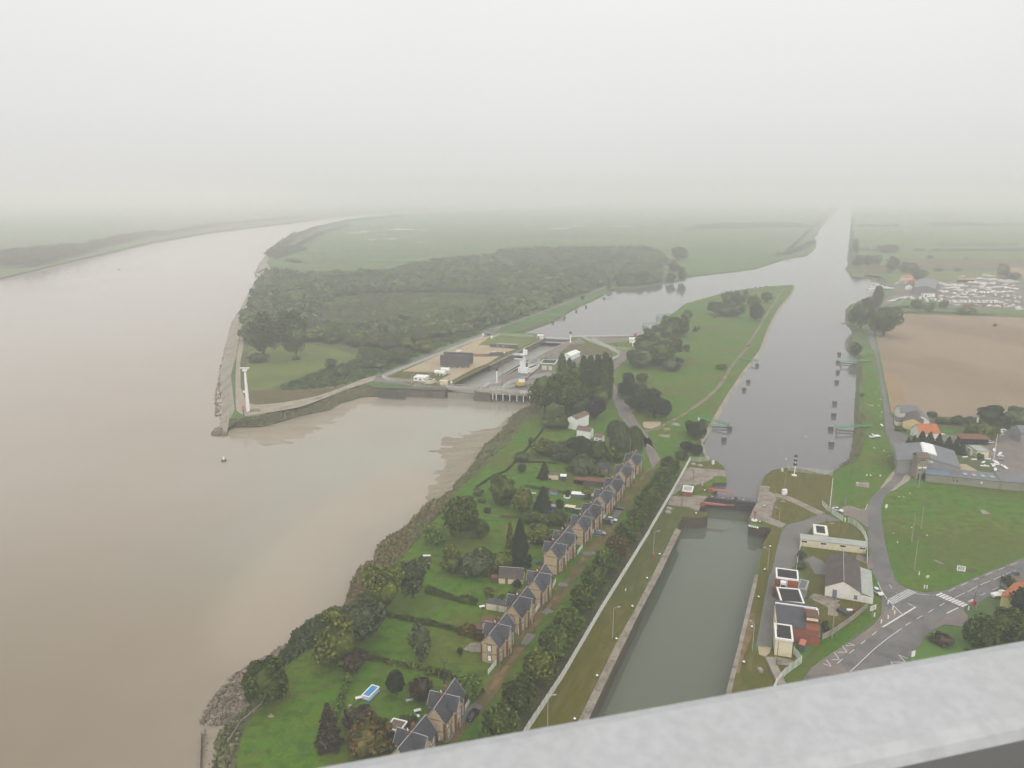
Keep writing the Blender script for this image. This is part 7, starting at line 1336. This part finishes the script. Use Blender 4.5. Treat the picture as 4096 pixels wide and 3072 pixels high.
sign('j', 278, 870, 3.6, 2.6, 1.5, 'white road sign board on a tall post beside the slab fence', a=.5, text=True); sign('j', 1400, 330, 2.8, 2.6, 1.9, 'white direction sign with dark lettering in the grass by the main road', a=-.35, posts=2, text=True)
sign('j', 1565, 765, 2.4, 1.5, 1.5, 'red round stop sign at the foot of the concrete utility pole', 'red', 0, round_=True); sign('j', 1525, 720, 2.0, 1.6, .6, 'small pale sign left of the red stop sign', 'white', .3); sign('g', 2158, 885, 2.2, 1.3, 1.3, 'blue and white round parking sign above the white car', 'bluesheet', .2, round_=True); sign('t', 175, 330, 1.6, 1.3, 1.6, 'small white board at the edge of the side road', a=.4); sign('t', 780, 1385, 1.8, 1.4, .9, 'small pale sign in the grass corner of the junction', 'cream', .3); sign('j', 793, 1400, 2.0, 1.4, 1.7, 'white sign above the handrail at the bus bay', 'white', .4)
for i, (x_, y_) in enumerate(((480,690),(540,765),(563,820),(480,880),(395,935),(308,850),(975,495),(942,490),(877,320),(1503,765))):
    small('delineator', 'j', x_, y_, 'white', ordn[i]+' small white roadside post counted round the junction', 'post', (.3,.25,1.3), group='white roadside posts at the junction')
for i, (x_, y_) in enumerate(((520,28),(535,115),(555,198),(580,302),(602,412),(570,465),(615,542),(482,605),(507,613),(528,614),(595,613),(628,683),(752,697),(613,728),(545,1080),(707,1172),(462,1382),(503,1385),(611,1387),(357,1468),(711,523),(718,545),(655,1114))):
    small('boundary_stone', 'f', x_, y_+6, 'white', 'small white stone block on the grass along the canal road', 'stone', (.6,.45,.4), group='white stone blocks along the canal road')
for i, (c_, x_, y_) in enumerate((('t',530,92),('t',285,682),('t',345,815),('t',365,142),('t',437,142),('t',662,1285),('t',555,592),('t',778,712),('h',1192,352),('h',1225,352),('c',940,1385),('c',975,1380),('C',668,602))):
    small('marker_stone', c_, x_, y_, 'creamwhite', 'little pale marker stone in the grass, '+('by the big field' if c_ == 't' else 'beside the blockhouse' if c_ == 'h' else 'by the point track'), 'stone', (.35,.3,.35), group='pale marker stones '+('of the big field' if c_ == 't' else 'beside the blockhouse' if c_ == 'h' else 'by the point track'))
# ================================================================ canal furniture
def dolphin_mesh(o):
    f = MB()
    for sx in (-1, 1):
        for sy in (-1, 1): f.bar((sx*.85, sy*.85, -3), (sx*.7, sy*.7, 2.0), .24, 7)
    f.build('piles', 'steel', o); MB().box(-1.1, 1.1, -1.1, 1.1, 2.0, 2.25).build('platform', 'concrete', o); MB().box(-1.15, 1.15, -1.2, -.95, -1, 1.8).build('fender', 'timbergrey', o); return o
GD = 'mooring dolphins standing in the canal'
dproto = None
for i, (c_, x_, y_, w_) in enumerate((('f',155,60,'farthest one on the right side'),('f',138,260,'second on the right side'),('f',127,370,'third on the right side'),('f',104,605,'fourth on the right side'),('f',93,740,'fifth on the right side'),('f',66,1060,'nearest one on the right side'),('D',1635,799,'below the upper island landing stage'),('D',1616,834,'second on the island side'),('D',1607,851,'third on the island side'),('g',815,180,'nearest one on the island side'),('a',2095,205,'by the west green landing stage'),('a',1968,260,'between landing stage and lock'),('d',481,712,'left bank, right of the landing stage'),('d',543,685,'left bank, between the two landing stages'),('d',657,632,'left bank, by the far landing stage'),('d',804,568,'left bank, farthest'),('f',60,890,'at the head of the lower east landing stage'),('f',140,150,'at the head of the upper east landing stage'),('b',1985,1440,'at the head of the long island landing stage'))):
    gx, gy = G(c_, x_, y_-8, CW)
    if dproto is None: dproto = o = dolphin_mesh(empty('mooring_dolphin', (0,0,CW), 0, '', 'mooring dolphin', GD))
    else: o = copy_tree(dproto, '')
    o['label'] = 'dark piled mooring dolphin, '+w_; o.location = (gx, gy, CW)
def stage(sland, shead, sf, label, far=False):
    p = G(*sland); q = G(*shead, CW); (x, y), a, l = frame2(p, q); o = empty('landing_stage', (x, y, 0), a, label, 'landing stage')
    MB().box(0, l, -.7, .7, 1.2, 1.45).build('deck', 'green', o); h_ = MB()
    for yy in (-.7, .7):
        for zz in (1.9, 2.4): h_.bar((0,yy,zz), (l,yy,zz), .06, 4)
        n = max(3, int(l/3))
        for i in range(n+1): h_.box(l*i/n-.05, l*i/n+.05, yy-.05, yy+.05, 1.4, 2.4)
    h_.build('handrail', 'green', o); s = MB()
    for t in (.02, .97): s.box(l*t-.2, l*t+.2, -.5, .5, -3, 1.2)
    s.build('support', 'concrete', o)
    if sf:
        A2, B2 = G(*sf[0], CW), G(*sf[1], CW); ca, sa = math.cos(-a), math.sin(-a); tl = lambda P_: ((P_[0]-x)*ca-(P_[1]-y)*sa, (P_[0]-x)*sa+(P_[1]-y)*ca)
        u, v_ = tl(A2), tl(B2); f = MB().bar((*u, -.7), (*v_, -.7), .35, 5); f.build('boom', 'steel', o)
    return o
stage(('f',515,855), ('f',118,915), (('f',360,918), ('f',110,900)), 'lower green landing stage on the east bank'); stage(('f',500,130), ('f',165,175), (('f',380,165), ('f',165,158)), 'upper green landing stage on the east bank'); stage(('b',1655,1330), ('b',1985,1435), (('b',1760,1415), ('b',1975,1425)), 'long green landing stage at the near end of the island'); stage(('D',1597,776), ('D',1636,788), None, 'small green landing stage halfway up the island')
stage(('b',1185,275), ('b',1025,303), (('b',1090,308), ('b',1020,300)), 'short landing stage nearest the lock on the island arm'); stage(('b',1345,172), ('b',1175,203), (('b',1240,208), ('b',1170,200)), 'second short landing stage on the island arm'); stage(('d',272,730), ('d',408,748), (('d',340,752), ('d',408,750)), 'green landing stage below the canal road'); stage(('d',640,602), ('d',715,610), None, 'far small landing stage below the canal road')
gx, gy = G('C', 168, 1270, RW); o = empty('buoy', (gx, gy, RW), 0, 'dark buoy with white top floating in the brown river', 'buoy'); MB().cyl(0,0,-.4,.9,1.5,1.1,14).build('float', 'steel', o); MB().cyl(0,0,.9,2.6,.5,.25,8).build('tower', 'white', o); MB().cyl(0,0,2.6,3.6,.12,.05).build('mast', 'steel', o)
gx, gy = G('v', 752, 520, RW); o = empty('buoy', (gx, gy, RW), 0, 'tiny faint buoy far out on the wide river', 'buoy'); MB().cyl(0,0,-.4,1.2,1.6,1.2,12).build('float', 'steel', o); MB().cyl(0,0,1.2,3.4,.5,.1,8).build('tower', 'steel', o)
o = MB(); a_ = P('e 178 1368, 250 1358', CW); o.bar((*a_[0], -1.1), (*a_[1], -.6), .5, 5); tag(o.build('pontoon', 'galv'), 'small pale pontoon sticking out from the east bank', 'pontoon')
for i, (c_, x_, y_, w_) in enumerate((('g',1443,280,'first'),('g',1725,130,'second'),('g',1503,380,'third'))): small('float', c_, x_, y_, 'white', w_+' tiny white float on the canal before the old lock', 'float', (.7,.5,.4), CW, 'cyl', group='tiny white floats on the canal')
# ================================================================ vehicles
def car(code, x, y, ang, paint, label, kind='hatch', z=.1, name='parked_car'):
    gx, gy = G(code, x, y); o = empty(name, (gx, gy, z), ang, label, 'car'); L2 = 4.2; w = .88
    if kind == 'sedan': L2 = 4.5
    if kind == 'van': L2 = 4.9
    h = L2/2; roof = 1.45 if kind != 'van' else 1.95
    prof = [(-h,.35),(-h,.78),(-h+.15,.92),(h-1.25,.96),(h-.35,.80),(h,.62),(h,.35)]; b = MB(); n = len(prof)
    for s in (-1,1): b.v += [(a, s*w*(.97 if 0 < i < n-1 else .93), c) for i, (a, c) in enumerate(prof)]
    b.f = [tuple(range(n)), tuple(range(2*n-1, n-1, -1))]+[(i, n+i, n+(i+1)%n, (i+1)%n) for i in range(n)]
    x0, x1, x2, x3 = (-h+.1, -h+.55, h-2.0, h-1.2) if kind == 'hatch' else ((-h+.75, -h+1.35, h-2.15, h-1.35) if kind == 'sedan' else (-h+.05, -h+.15, h-1.5, h-.8))
    b.poly([(x1,-.62,roof-.02),(x2,-.62,roof-.02),(x2,.62,roof-.02),(x1,.62,roof-.02),(x1+.1,-.55,roof+.04),(x2-.1,-.55,roof+.04),(x2-.1,.55,roof+.04),(x1+.1,.55,roof+.04)], [(4,5,6,7),(0,1,5,4),(1,2,6,5),(2,3,7,6),(3,0,4,7)])
    b.build('body', paint, o)
    MB().poly([(x0,-.8,.93),(x3,-.8,.93),(x3,.8,.93),(x0,.8,.93),(x1,-.63,roof-.02),(x2,-.63,roof-.02),(x2,.63,roof-.02),(x1,.63,roof-.02)], [(0,1,5,4),(1,2,6,5),(2,3,7,6),(3,0,4,7),(4,5,6,7)]).build('windows', 'glass', o)
    for sx in (-h+.75, h-.8):
        for s in (-1,1): 
            wv = MB(); wv.bar((sx, s*.72, .32), (sx, s*.9, .32), .32, 12); wv.build('wheel', 'tyre', o)
    for s in (-1,1): MB().box(h-.06, h+.012, s*.62-.16, s*.62+.16, .58, .72).build('headlight', 'galv', o); MB().box(-h-.012, -h+.05, s*.68-.1, s*.68+.1, .7, .88).build('tail_light', 'red', o)
    return o
M['carwhite'] = mat('car_paint_white', (.70,.70,.70), rough=.25, spec=.6); M['carblack'] = mat('car_paint_black', (.018,.019,.022), rough=.2, spec=.7); M['cargrey'] = mat('car_paint_grey', (.09,.095,.105), rough=.25, spec=.6); M['carsilver'] = mat('car_paint_silver', (.36,.37,.38), rough=.3, spec=.6, metal=.3); M['carblue'] = mat('car_paint_blue', (.025,.035,.09), rough=.2, spec=.7)
car('h',1290,165,math.radians(-52),'carwhite','white sedan parked by the sliding gate','sedan'); car('h',1878,1380,math.radians(-80),'carwhite','white hatchback parked on the verge before the zebra crossing'); car('j',2075,335,math.radians(205),'carblue','dark blue car driving on the main road','hatch'); car('n',1862,850,math.radians(245),'carblack','black sedan beside the second house','sedan')
car('l',1650,312,math.radians(-25),'carwhite','white hatchback in front of the house row'); car('l',1572,352,math.radians(-12),'cargrey','dark grey car half behind the white hatchback','van'); car('l',1478,510,math.radians(-15),'carsilver','silver estate car alone on the lane','hatch'); car('l',1735,140,math.radians(-15),'carblack','black low car near the far houses','sedan'); car('z',740,800,.2,'carwhite','white car half under the rusty open shed')
def pickup(code, x, y, ang, label):
    gx, gy = G(code, x, y); o = empty('pickup_truck', (gx, gy, .08), ang, label, 'truck'); MB().box(-3, .6, -1.0, 1.0, .7, .85).box(-3, -2.92, -1, 1, .85, 1.25).box(-3, .6, -1, -.93, .85, 1.25).box(-3, .6, .93, 1, .85, 1.25).build('bed', 'white', o); MB().poly([(.7,-.95,.4),(2.8,-.95,.4),(2.8,.95,.4),(.7,.95,.4),(.75,-.85,2.1),(1.9,-.85,2.1),(1.9,.85,2.1),(.75,.85,2.1),(2.8,-.95,1.05),(2.8,.95,1.05),(2.2,-.93,1.3),(2.2,.93,1.3)], [(3,2,1,0),(4,5,6,7),(0,1,8,10,5,4),(1,2,9,8),(8,9,11,10),(2,3,7,6,11,9),(3,0,4,7)]).build('cab', 'carwhite', o)
    MB().poly([(2.25,-.8,1.33),(2.25,.8,1.33),(1.95,.75,2.02),(1.95,-.75,2.02)], [(0,1,2,3)]).build('windscreen', 'glass', o)
    for sx in (-2.0, 1.9):
        for s in (-1,1): wv = MB(); wv.bar((sx, s*.75, .36), (sx, s*.98, .36), .36, 12); wv.build('wheel', 'tyre', o)
    return o
pickup('f', 545, 972, math.radians(195), 'white flatbed truck parked on the grass by the canal'); pickup('A', 820, 795, math.radians(200), 'white tipper truck on the sandy yard behind the gates')
# crane and red trailer
gx, gy = G('x', 810, 1420); o = empty('crane', (gx, gy, .1), .35, 'yellow crane with raised grey lattice boom by the sluice', 'crane'); MB().box(-3.4, 3.2, -1.9, 1.9, 0, 1.3).build('undercarriage', 'steel', o); MB().box(-3.2, 1.6, -1.5, 1.5, 1.35, 3.4).build('body', 'yellow', o); MB().box(-1.6, 2.4, -1.0, 1.2, 3.42, 4.8).build('cab', 'white', o)
b_ = MB(); p0, p1 = Vector((1.4,0,3.2)), Vector((17,7,11.5))
for dx_, dz_ in ((-.45,-.45),(.45,-.45),(-.45,.45),(.45,.45)): b_.bar(p0+Vector((0,dx_,dz_)), p1+Vector((0,dx_*.5,dz_*.5)), .11, 4)
for i in range(14): t0_, t1_ = i/14, (i+1)/14; b_.bar(p0.lerp(p1,t0_)+Vector((0,-.4,.4)), p0.lerp(p1,t1_)+Vector((0,-.4,-.4)), .06, 4); b_.bar(p0.lerp(p1,t0_)+Vector((0,.4,-.4)), p0.lerp(p1,t1_)+Vector((0,.4,.4)), .06, 4)
b_.build('boom', 'timbergrey', o); MB().box(3.6, 5.4, 1.0, 2.4, 4.6, 5.8).build('boom_winch', 'red', o)
gx, gy = G('x', 1105, 1470); o = empty('red_trailer', (gx, gy, .1), -.05, 'bright red box trailer beside the yellow crane', 'trailer'); MB().poly([(0,0,1.2),(9.5,0,1.2),(9.5,3,1.2),(0,3,1.2),(.0,-.2,3.4),(9.0,-.2,3.4),(9.0,3.2,3.4),(.0,3.2,3.4)], [(3,2,1,0),(4,5,6,7),(0,1,5,4),(1,2,6,5),(2,3,7,6),(3,0,4,7)]).build('body', 'red', o)
for sx in (3.2, 4.6, 8.4):
    for s in (0.2, 2.8): wv = MB(); wv.bar((sx, s-.15, .5), (sx, s+.15, .5), .5, 12); wv.build('wheel', 'tyre', o)
# boats, vans and caravans of the boatyard
def boatmesh(o, L2=7, w=2.4, cabin=True, mast=0, hull='white', stripe=None):
    st = [(-.5,.85,1.0),(-.2,1,1.0),(.15,.95,1.1),(.35,.65,1.25),(.5,.05,1.45)]; v = []; f = []
    for (t, k, h_) in st: v += [(t*L2,-w/2*k,h_),(t*L2,-w/2*k*.6,.15),(t*L2,w/2*k*.6,.15),(t*L2,w/2*k,h_)]
    for i in range(4):
        for j in range(4): f.append((i*4+j, i*4+(j+1)%4, (i+1)*4+(j+1)%4, (i+1)*4+j))
    f += [(3,2,1,0),(16,17,18,19)]; MB().poly(v, f).build('hull', hull, o)
    if cabin: MB().poly([(-.15*L2,-w*.33,1.0),(.25*L2,-w*.25,1.15),(.25*L2,w*.25,1.15),(-.15*L2,w*.33,1.0),(-.1*L2,-w*.27,2.0),(.12*L2,-w*.22,1.9),(.12*L2,w*.22,1.9),(-.1*L2,w*.27,2.0)], [(4,5,6,7),(0,1,5,4),(1,2,6,5),(2,3,7,6),(3,0,4,7)]).build('cabin', 'creamwhite', o); MB().box(-.08*L2, .08*L2, -w*.275, w*.275, 1.45, 1.75).build('cabin_window', 'glass', o)
    if mast: MB().cyl(.1*L2, 0, 1.0, mast, .09, .06, 6).bar((.1*L2,0,2.2), (-.4*L2,0,2.2), .1, 5).build('mast', 'galv', o)
    MB().box(-.3*L2, .2*L2, -.3, .3, -.0, .2).build('cradle', 'timbergrey', o); return o
def vanmesh(o, paint, L2=5, h_=2.3):
    MB().poly([(-L2/2,-1,.3),(L2/2,-1,.3),(L2/2,1,.3),(-L2/2,1,.3),(-L2/2,-.95,h_),(L2/2-.9,-.95,h_),(L2/2-.9,.95,h_),(-L2/2,.95,h_),(L2/2,-.98,1.0),(L2/2,.98,1.0)], [(3,2,1,0),(4,5,6,7),(0,1,8,5,4),(1,2,9,8),(8,9,6,5),(2,3,7,6,9),(3,0,4,7)]).build('body', paint, o); MB().box(-L2*.3, L2*.2, -1.02, 1.02, h_*.55, h_*.8).build('windows', 'glass', o)
    for sx in (-L2*.3, L2*.32): w_ = MB(); w_.bar((sx,-1.02,.33), (sx,1.02,.33), .33, 8); w_.build('wheel', 'tyre', o)
    return o
KINDS = {}
def bproto(k):
    o = empty('boat' if k[0] == 'b' else 'van', (0,0,0), 0, '', 'boat' if k[0] == 'b' else 'van')
    {'b1': lambda: boatmesh(o), 'b2': lambda: boatmesh(o, 9, 2.9, True, 0), 'b3': lambda: boatmesh(o, 5, 2.0, False), 'b4': lambda: boatmesh(o, 9, 2.7, True, 11), 'b5': lambda: boatmesh(o, 8, 2.6, True, 0, 'bluesheet'),
     'v1': lambda: vanmesh(o, 'carwhite'), 'v2': lambda: vanmesh(o, 'creamwhite', 5.6, 2.6), 'v3': lambda: vanmesh(o, 'carwhite', 4.2, 1.5), 'v4': lambda: vanmesh(o, 'redbrown', 5, 2.0), 'v5': lambda: vanmesh(o, 'carsilver', 4.2, 1.5)}[k](); return o
def vessel(k, x, y, ang, label, group=None, z=.1, name=None):
    if k not in KINDS: o = KINDS[k] = bproto(k)
    else: o = copy_tree(KINDS[k], label)
    if 'group' in o: del o['group']
    o['label'] = label
    if group: o['group'] = group
    o.location = (x, y, z); o.rotation_euler = (0, 0, ang); o.scale = (1.25,)*3 if y > 700 else ((.55,)*3 if 300 < y else (1,1,1)); return o
NB = {'b1':'small white cabin boat','b2':'larger white cabin cruiser','b3':'small open white boat','b4':'white sailing boat with mast','b5':'pale blue hulled boat','v1':'white van','v2':'cream camper van','v3':'small white car','v4':'dull red vehicle','v5':'silver car'}
def crowdline(s, n, kinds, where, a0=0, ja=.6, jit=1.2):
    if G(*[(float(v) if i else v) for i, v in enumerate(s.split(',')[0].split())])[1] > 700 and n > 5: n = int(n*1.25); jit = max(jit, 2.4) if jit != .6 else .6
    for p in resample(P(s), n):
        k = random.choice(kinds); vessel(k, p[0]+random.uniform(-jit,jit), p[1]+random.uniform(-jit,jit)*(7 if jit >= 2.4 else 3), a0+random.uniform(-ja,ja), NB[k]+' '+where, NB[k]+'s '+where)
crowdline('e 1240 930, 1300 935', 3, ['b1','v2'], 'between hangar and red shelter'); crowdline('e 1330 950, 1600 960', 10, ['b2','b4','b3'], 'in the row below the red shelter', 0, .3, 4); crowdline('e 1340 985, 1560 990', 7, ['b2','b3'], 'in the second row below the red shelter', 0, .15)
crowdline('e 1490 905, 1680 915', 7, ['b1','b2','b3'], 'in front of the red boat shelter', .3); crowdline('e 1700 880, 1960 900', 11, ['b1','b2','v2','v3'], 'in the crowd right of the red shelter'); crowdline('e 1680 925, 2000 940', 12, ['b1','b3','b2'], 'in the upper right of the boatyard'); crowdline('e 1660 970, 1900 965', 8, ['b3','b1','v3'], 'in the middle right of the boatyard')
crowdline('e 1280 1010, 1330 1030', 3, ['b1','b3'], 'right of the white office'); crowdline('e 1400 1035, 1720 1015', 9, ['b1','b3','v2'], 'in the loose middle row of the boatyard', .8); crowdline('e 1700 1030, 1880 1020', 6, ['b2','b1'], 'in the middle of the boatyard near the big pale boats', .7); crowdline('e 1920 1030, 2030 1020', 3, ['b2'], 'in the group of big pale boats', .2); crowdline('e 1280 1070, 1700 1060', 9, ['v3','b3','b1'], 'in the thin row above the parked vans')
crowdline('e 960 1110, 1250 1110', 11, ['v3','v1','v2'], 'in the row before the grey hangar', 1.4, .2); crowdline('e 1370 1138, 1940 1140', 19, ['v1','v2','v3'], 'in the long line of parked vans', 1.45, .12, .6); crowdline('e 1380 1165, 1700 1180', 5, ['v5','v4','b3'], 'in front of the long van line', .2); crowdline('e 1760 1178, 2000 1182', 5, ['v4','b1','v2'], 'in the low right row of the boatyard', .3)
crowdline('e 1940 1080, 2190 1090', 9, ['v3','v5','v1'], 'at the right end of the vehicle park', 1.2, .4); crowdline('e 2060 1130, 2190 1140', 6, ['v5','v3'], 'in the double row at the right edge', .4, .3); crowdline('e 2040 1195, 2190 1190', 6, ['v3','b1','v1'], 'at the lower right corner of the boatyard', .5, .4); crowdline('e 1500 850, 1530 855', 2, ['b1'], 'on the grass behind the boatyard'); crowdline('e 1770 845, 1870 850', 5, ['b1','v2'], 'under the far boatyard trees'); crowdline('e 1960 970, 2110 990', 5, ['b3','b2'], 'at the right grass edge of the boatyard', .4)
crowdline('e 720 1120, 900 1090', 5, ['b2','b5'], 'lying on the bank before the hangar', .2, .15); crowdline('e 770 930, 820 920', 2, ['v3'], 'by the red roofed house')
crowdline('e 600 960, 720 985', 5, ['b4','b2'], 'moored at the boatyard quay', .1, .2)
for (x_, y_, k_) in ((545,930,'b4'),(500,960,'b4'),(540,985,'b2'),(500,1015,'b1'),(480,985,'b4'),(590,945,'b2')): gx, gy = G('e', x_, y_, CW); vessel(k_, gx, gy, random.uniform(0,3), NB[k_]+' afloat at the boatyard mooring', NB[k_]+'s afloat at the mooring', CW-.5)
crowdline('z 700 1110, 760 1120', 2, ['b3','b1'], 'at the top of the small boat pile', .5, 1); crowdline('z 690 1200, 840 1180', 3, ['b3','b1'], 'in the small boat pile by the long shed', .6, 1); crowdline('z 740 1270, 860 1260', 3, ['b3','b1'], 'at the bottom of the small boat pile', .4, 1); crowdline('z 800 950, 850 960', 2, ['b1'], 'just above the small boat pile', .5); crowdline('z 880 1040, 950 1030', 2, ['v3'], 'on the worn yard', .3)
crowdline('z 930 1110, 990 1130', 1, ['v5'], 'right of the boat pile'); crowdline('z 915 1200, 920 1210', 1, ['b2'], 'lying alone on the worn yard', 1.6, .1); crowdline('z 880 640, 1000 600', 3, ['b1','b3','v2'], 'under the wide grey-green tree', .6, 1); crowdline('z 290 1070, 420 1080', 2, ['b3'], 'on the rough ground near the blue containers', 0, .1)
crowdline('B 1170 645, 1270 655', 2, ['v3'], 'on the garden drive behind the orange roof', 0, .1); crowdline('B 125 490, 126 491', 1, ['b3'], 'upturned at the roadside', 1.5, .1, .1); crowdline('j 1930 590, 1931 591', 1, ['b1'], 'in the garden of the yellow house', .2, .1, .1)
# ================================================================ garden things
A4 = [G('n', *p, 1.25) for p in ((468,565),(572,582),(690,455),(595,437))]; (x, y), a, l = frame2(A4[0], A4[3]); w_ = math.dist(A4[0], A4[1])
o = empty('swimming_pool', (x, y, 0), a, 'rectangular frame pool with blue water and white rim in the near garden', 'swimming pool'); w_ *= .95
MB().box(0, l, -w_, 0, .05, 1.05).build('liner', 'fencew', o); m_ = MB().box(-.15,l+.15,-.15,.15,1.05,1.25).box(-.15,l+.15,-w_-.15,-w_+.15,1.05,1.25).box(-.15,.15,-w_+.15,-.15,1.05,1.25).box(l-.15,l+.15,-w_+.15,-.15,1.05,1.25).build('rim', 'white', o)
M['poolwater'] = watermat('pool_water', (.05,.27,.55), rough=.05, wave=(1.2,.1)); MB().box(.15,l-.15,-w_+.15,-.15,.9,1.1).build('water', 'poolwater', o); p_ = MB()
for i in range(6): t_ = l*(i+.5)/6; p_.bar((t_,.25,0),(t_,.05,1.1),.05,4); p_.bar((t_,-w_-.3,0),(t_,-w_-.05,1.1),.05,4)
p_.build('frame_leg', 'white', o); MB().box(-.4, l+.4, -w_-.4, .4, .0, .04).build('ground_sheet', 'blue', o)
gx, gy = G('y', 933, 1050); o = empty('paddling_pool', (gx, gy, 0), 0, 'round black pool with thick white rim', 'paddling pool'); MB().cyl(0,0,0,.6,1.55,1.55,20).build('rim', 'white', o); MB().cyl(0,0,.6,.63,1.2,1.2,20).build('water', 'glass', o)
gx, gy = G('l', 715, 185); o = empty('tarpaulin', (gx, gy, 0), .3, 'bright blue tarpaulin over a heap before the dark hedge', 'tarpaulin'); v = ICO2[0]*np.array([2.3,1.5,1.6])*(1+.14*rng.normal(size=(len(ICO2[0]),1))); v[:,2] = np.clip(v[:,2], 0, 2); link('sheet', mesh_np('sheet', np.zeros((0,3)), 0, (v, ICO2[1])), o, 'blue'); v2 = v*np.array([.6,.7,1])+np.array([-.5,-.3,.35]); M['paleblue'] = mat('pale_blue_sheet', (.16,.45,.62)); link('folded_sheet', mesh_np('folded_sheet', np.zeros((0,3)), 0, (v2, ICO2[1])), o, 'paleblue'); MB().box(-2.9, 2.4, -2.2, -1.0, 0, .5).build('trailer', 'greysheet', o)
def table(code, x, y, label, m='creamwhite'):
    gx, gy = G(code, x, y); o = empty('garden_table', (gx, gy, 0), .4, label, 'table'); MB().box(-.9,.9,-.5,.5,.70,.76).build('top', m, o)
    for sx in (-.75,.75):
        for sy in (-.4,.4): MB().box(sx-.04,sx+.04,sy-.04,sy+.04,0,.7).build('leg', m, o)
table('n', 1068, 660, 'grey garden table beneath the round brown bush', 'galv'); table('n', 1170, 790, 'pale wooden table on the lawn corner near the second house'); table('m', 1355, 735, 'white garden bench table left of the cream outbuilding', 'white'); table('n', 430, 630, 'pale heap of poles on a table at the pool corner'); table('l', 560, 940, 'blue garden seat behind the twin house', 'blue'); table('y', 195, 990, 'white table beside the dark fir', 'white'); table('o', 2028, 215, 'white garden shelter table near the olive tree', 'white'); table('n', 1150, 870, 'white folding table by the flower bed', 'white')
gx, gy = G('n', 1075, 862); o = empty('toy_car', (gx, gy, 0), .3, 'small red and white ride-on toy by the flower bed', 'toy'); MB().box(-.5,.5,-.3,.3,.1,.45).build('body', 'red', o); MB().box(-.2,.3,-.25,.25,.45,.7).build('seat', 'white', o)
gx, gy = G('l', 435, 620); o = empty('garden_statue', (gx, gy, 0), 0, 'pale garden figure with orange top beside the yellow-green shrub', 'statue'); MB().cyl(0,0,0,1.4,.45,.3,8).build('figure', 'creamwhite', o); MB().cyl(0,0,1.4,1.9,.7,.1,8).build('top', 'salmon', o)
gx, gy = G('o', 870, 1040); o = empty('dark_post', (gx, gy, 0), 0, 'black upright compost bin below the tiny wooden hut', 'bin'); MB().cyl(0,0,0,2.2,.5,.45,10).build('body', 'felt', o); MB().cyl(0,0,2.2,2.35,.5,.3,10).build('lid', 'galv', o); o.name = 'compost_bin'
# pallets and oddments in the inner yard
gx, gy = G('i', 1370, 750); o = empty('pallet_stack', (gx, gy, 0), .5, 'leaning stack of dark pallets on the inner yard grass', 'pallets')
for i in range(6): MB().box(-.9,.9,-1.6+i*.6,-1.2+i*.6,.1,1.1).build('pallet', 'timbergrey', o)
gx, gy = G('i', 1475, 722); o = empty('kayak', (gx, gy, .1), -.05, 'white and red capsule lying near the slab fence', 'boat'); MB().bar((-1.1,0,.4),(.6,0,.4),.42,10).build('body', 'white', o); MB().bar((.6,0,.4),(1.5,0,.4),.40,10,.25).build('nose', 'red', o); o.name = 'rescue_float'
gx, gy = G('h', 1600, 1440); o = empty('bench', (gx, gy, 0), 0, 'white bench against the barn gable', 'bench'); MB().box(-1.6,1.6,-.3,.3,.4,.5).build('seat', 'white', o); MB().box(-1.5,-1.3,-.25,.25,0,.4).box(1.3,1.5,-.25,.25,0,.4).build('legs', 'white', o)
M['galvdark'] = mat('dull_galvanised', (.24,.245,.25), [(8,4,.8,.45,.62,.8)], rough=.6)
# ================================================================ handrail of the bridge tower in the foreground
def handrail():
    zt = H-.36; p = Vector((*G('S', 1426, 3012, zt), zt)); q = Vector((*G('S', 4096, 2538, zt), zt)); d = (q-p).normalized(); n1 = Vector((*G('S', 3225, 3072, zt), zt)); per = Vector((d.y, -d.x, 0)); wd = abs((n1-p).dot(per))*1.05
    o = empty('handrail', (p.x, p.y, zt), math.atan2(d.y, d.x), 'wide galvanised handrail close up across the bottom right', 'handrail')
    r = .016; prof = [(-wd+.0,-.011),(-wd+.003,-.004),(-wd+.012,-.001),(-.014,0),(-.004,-.003),(0,-.012),(0,-.05)]; mb = MB(); X0, X1 = -3.0, 4.5; n = len(prof)
    mb.v = [(X0, a, b) for a, b in prof]+[(X1, a, b) for a, b in prof]; mb.f = [(i, i+1, n+i+1, n+i) for i in range(n-1)]+[(n-1,0,n,2*n-1), tuple(range(n)), tuple(range(2*n-1,n-1,-1))]; mb.build('top_plate', 'railtop', o)
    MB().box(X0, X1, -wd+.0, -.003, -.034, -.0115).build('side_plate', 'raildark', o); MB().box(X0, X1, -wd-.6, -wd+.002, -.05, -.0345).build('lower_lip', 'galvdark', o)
handrail()
# ================================================================ haze: one closed box of even, pale air
def haze():
    mb = MB(); mb.box(-12000, 12000, -400, 32000, -9, H+35); o = mb.build('haze', None); tag(o, kind='stuff')
    m = bpy.data.materials.new('haze'); m.use_nodes = True; t = m.node_tree; t.nodes.clear()
    ou = N(t, 'ShaderNodeOutputMaterial'); v = N(t, 'ShaderNodeVolumePrincipled'); v.inputs['Density'].default_value = HAZE_D; v.inputs['Color'].default_value = (.996,.992,1.0,1); v.inputs['Anisotropy'].default_value = 0.0
    t.links.new(v.outputs[0], ou.inputs['Volume']); o.data.materials.append(m); m.volume_intersection_method = 'FAST' if hasattr(m, 'volume_intersection_method') else None
HAZE_D = 0.00039
try: haze()
except TypeError: pass
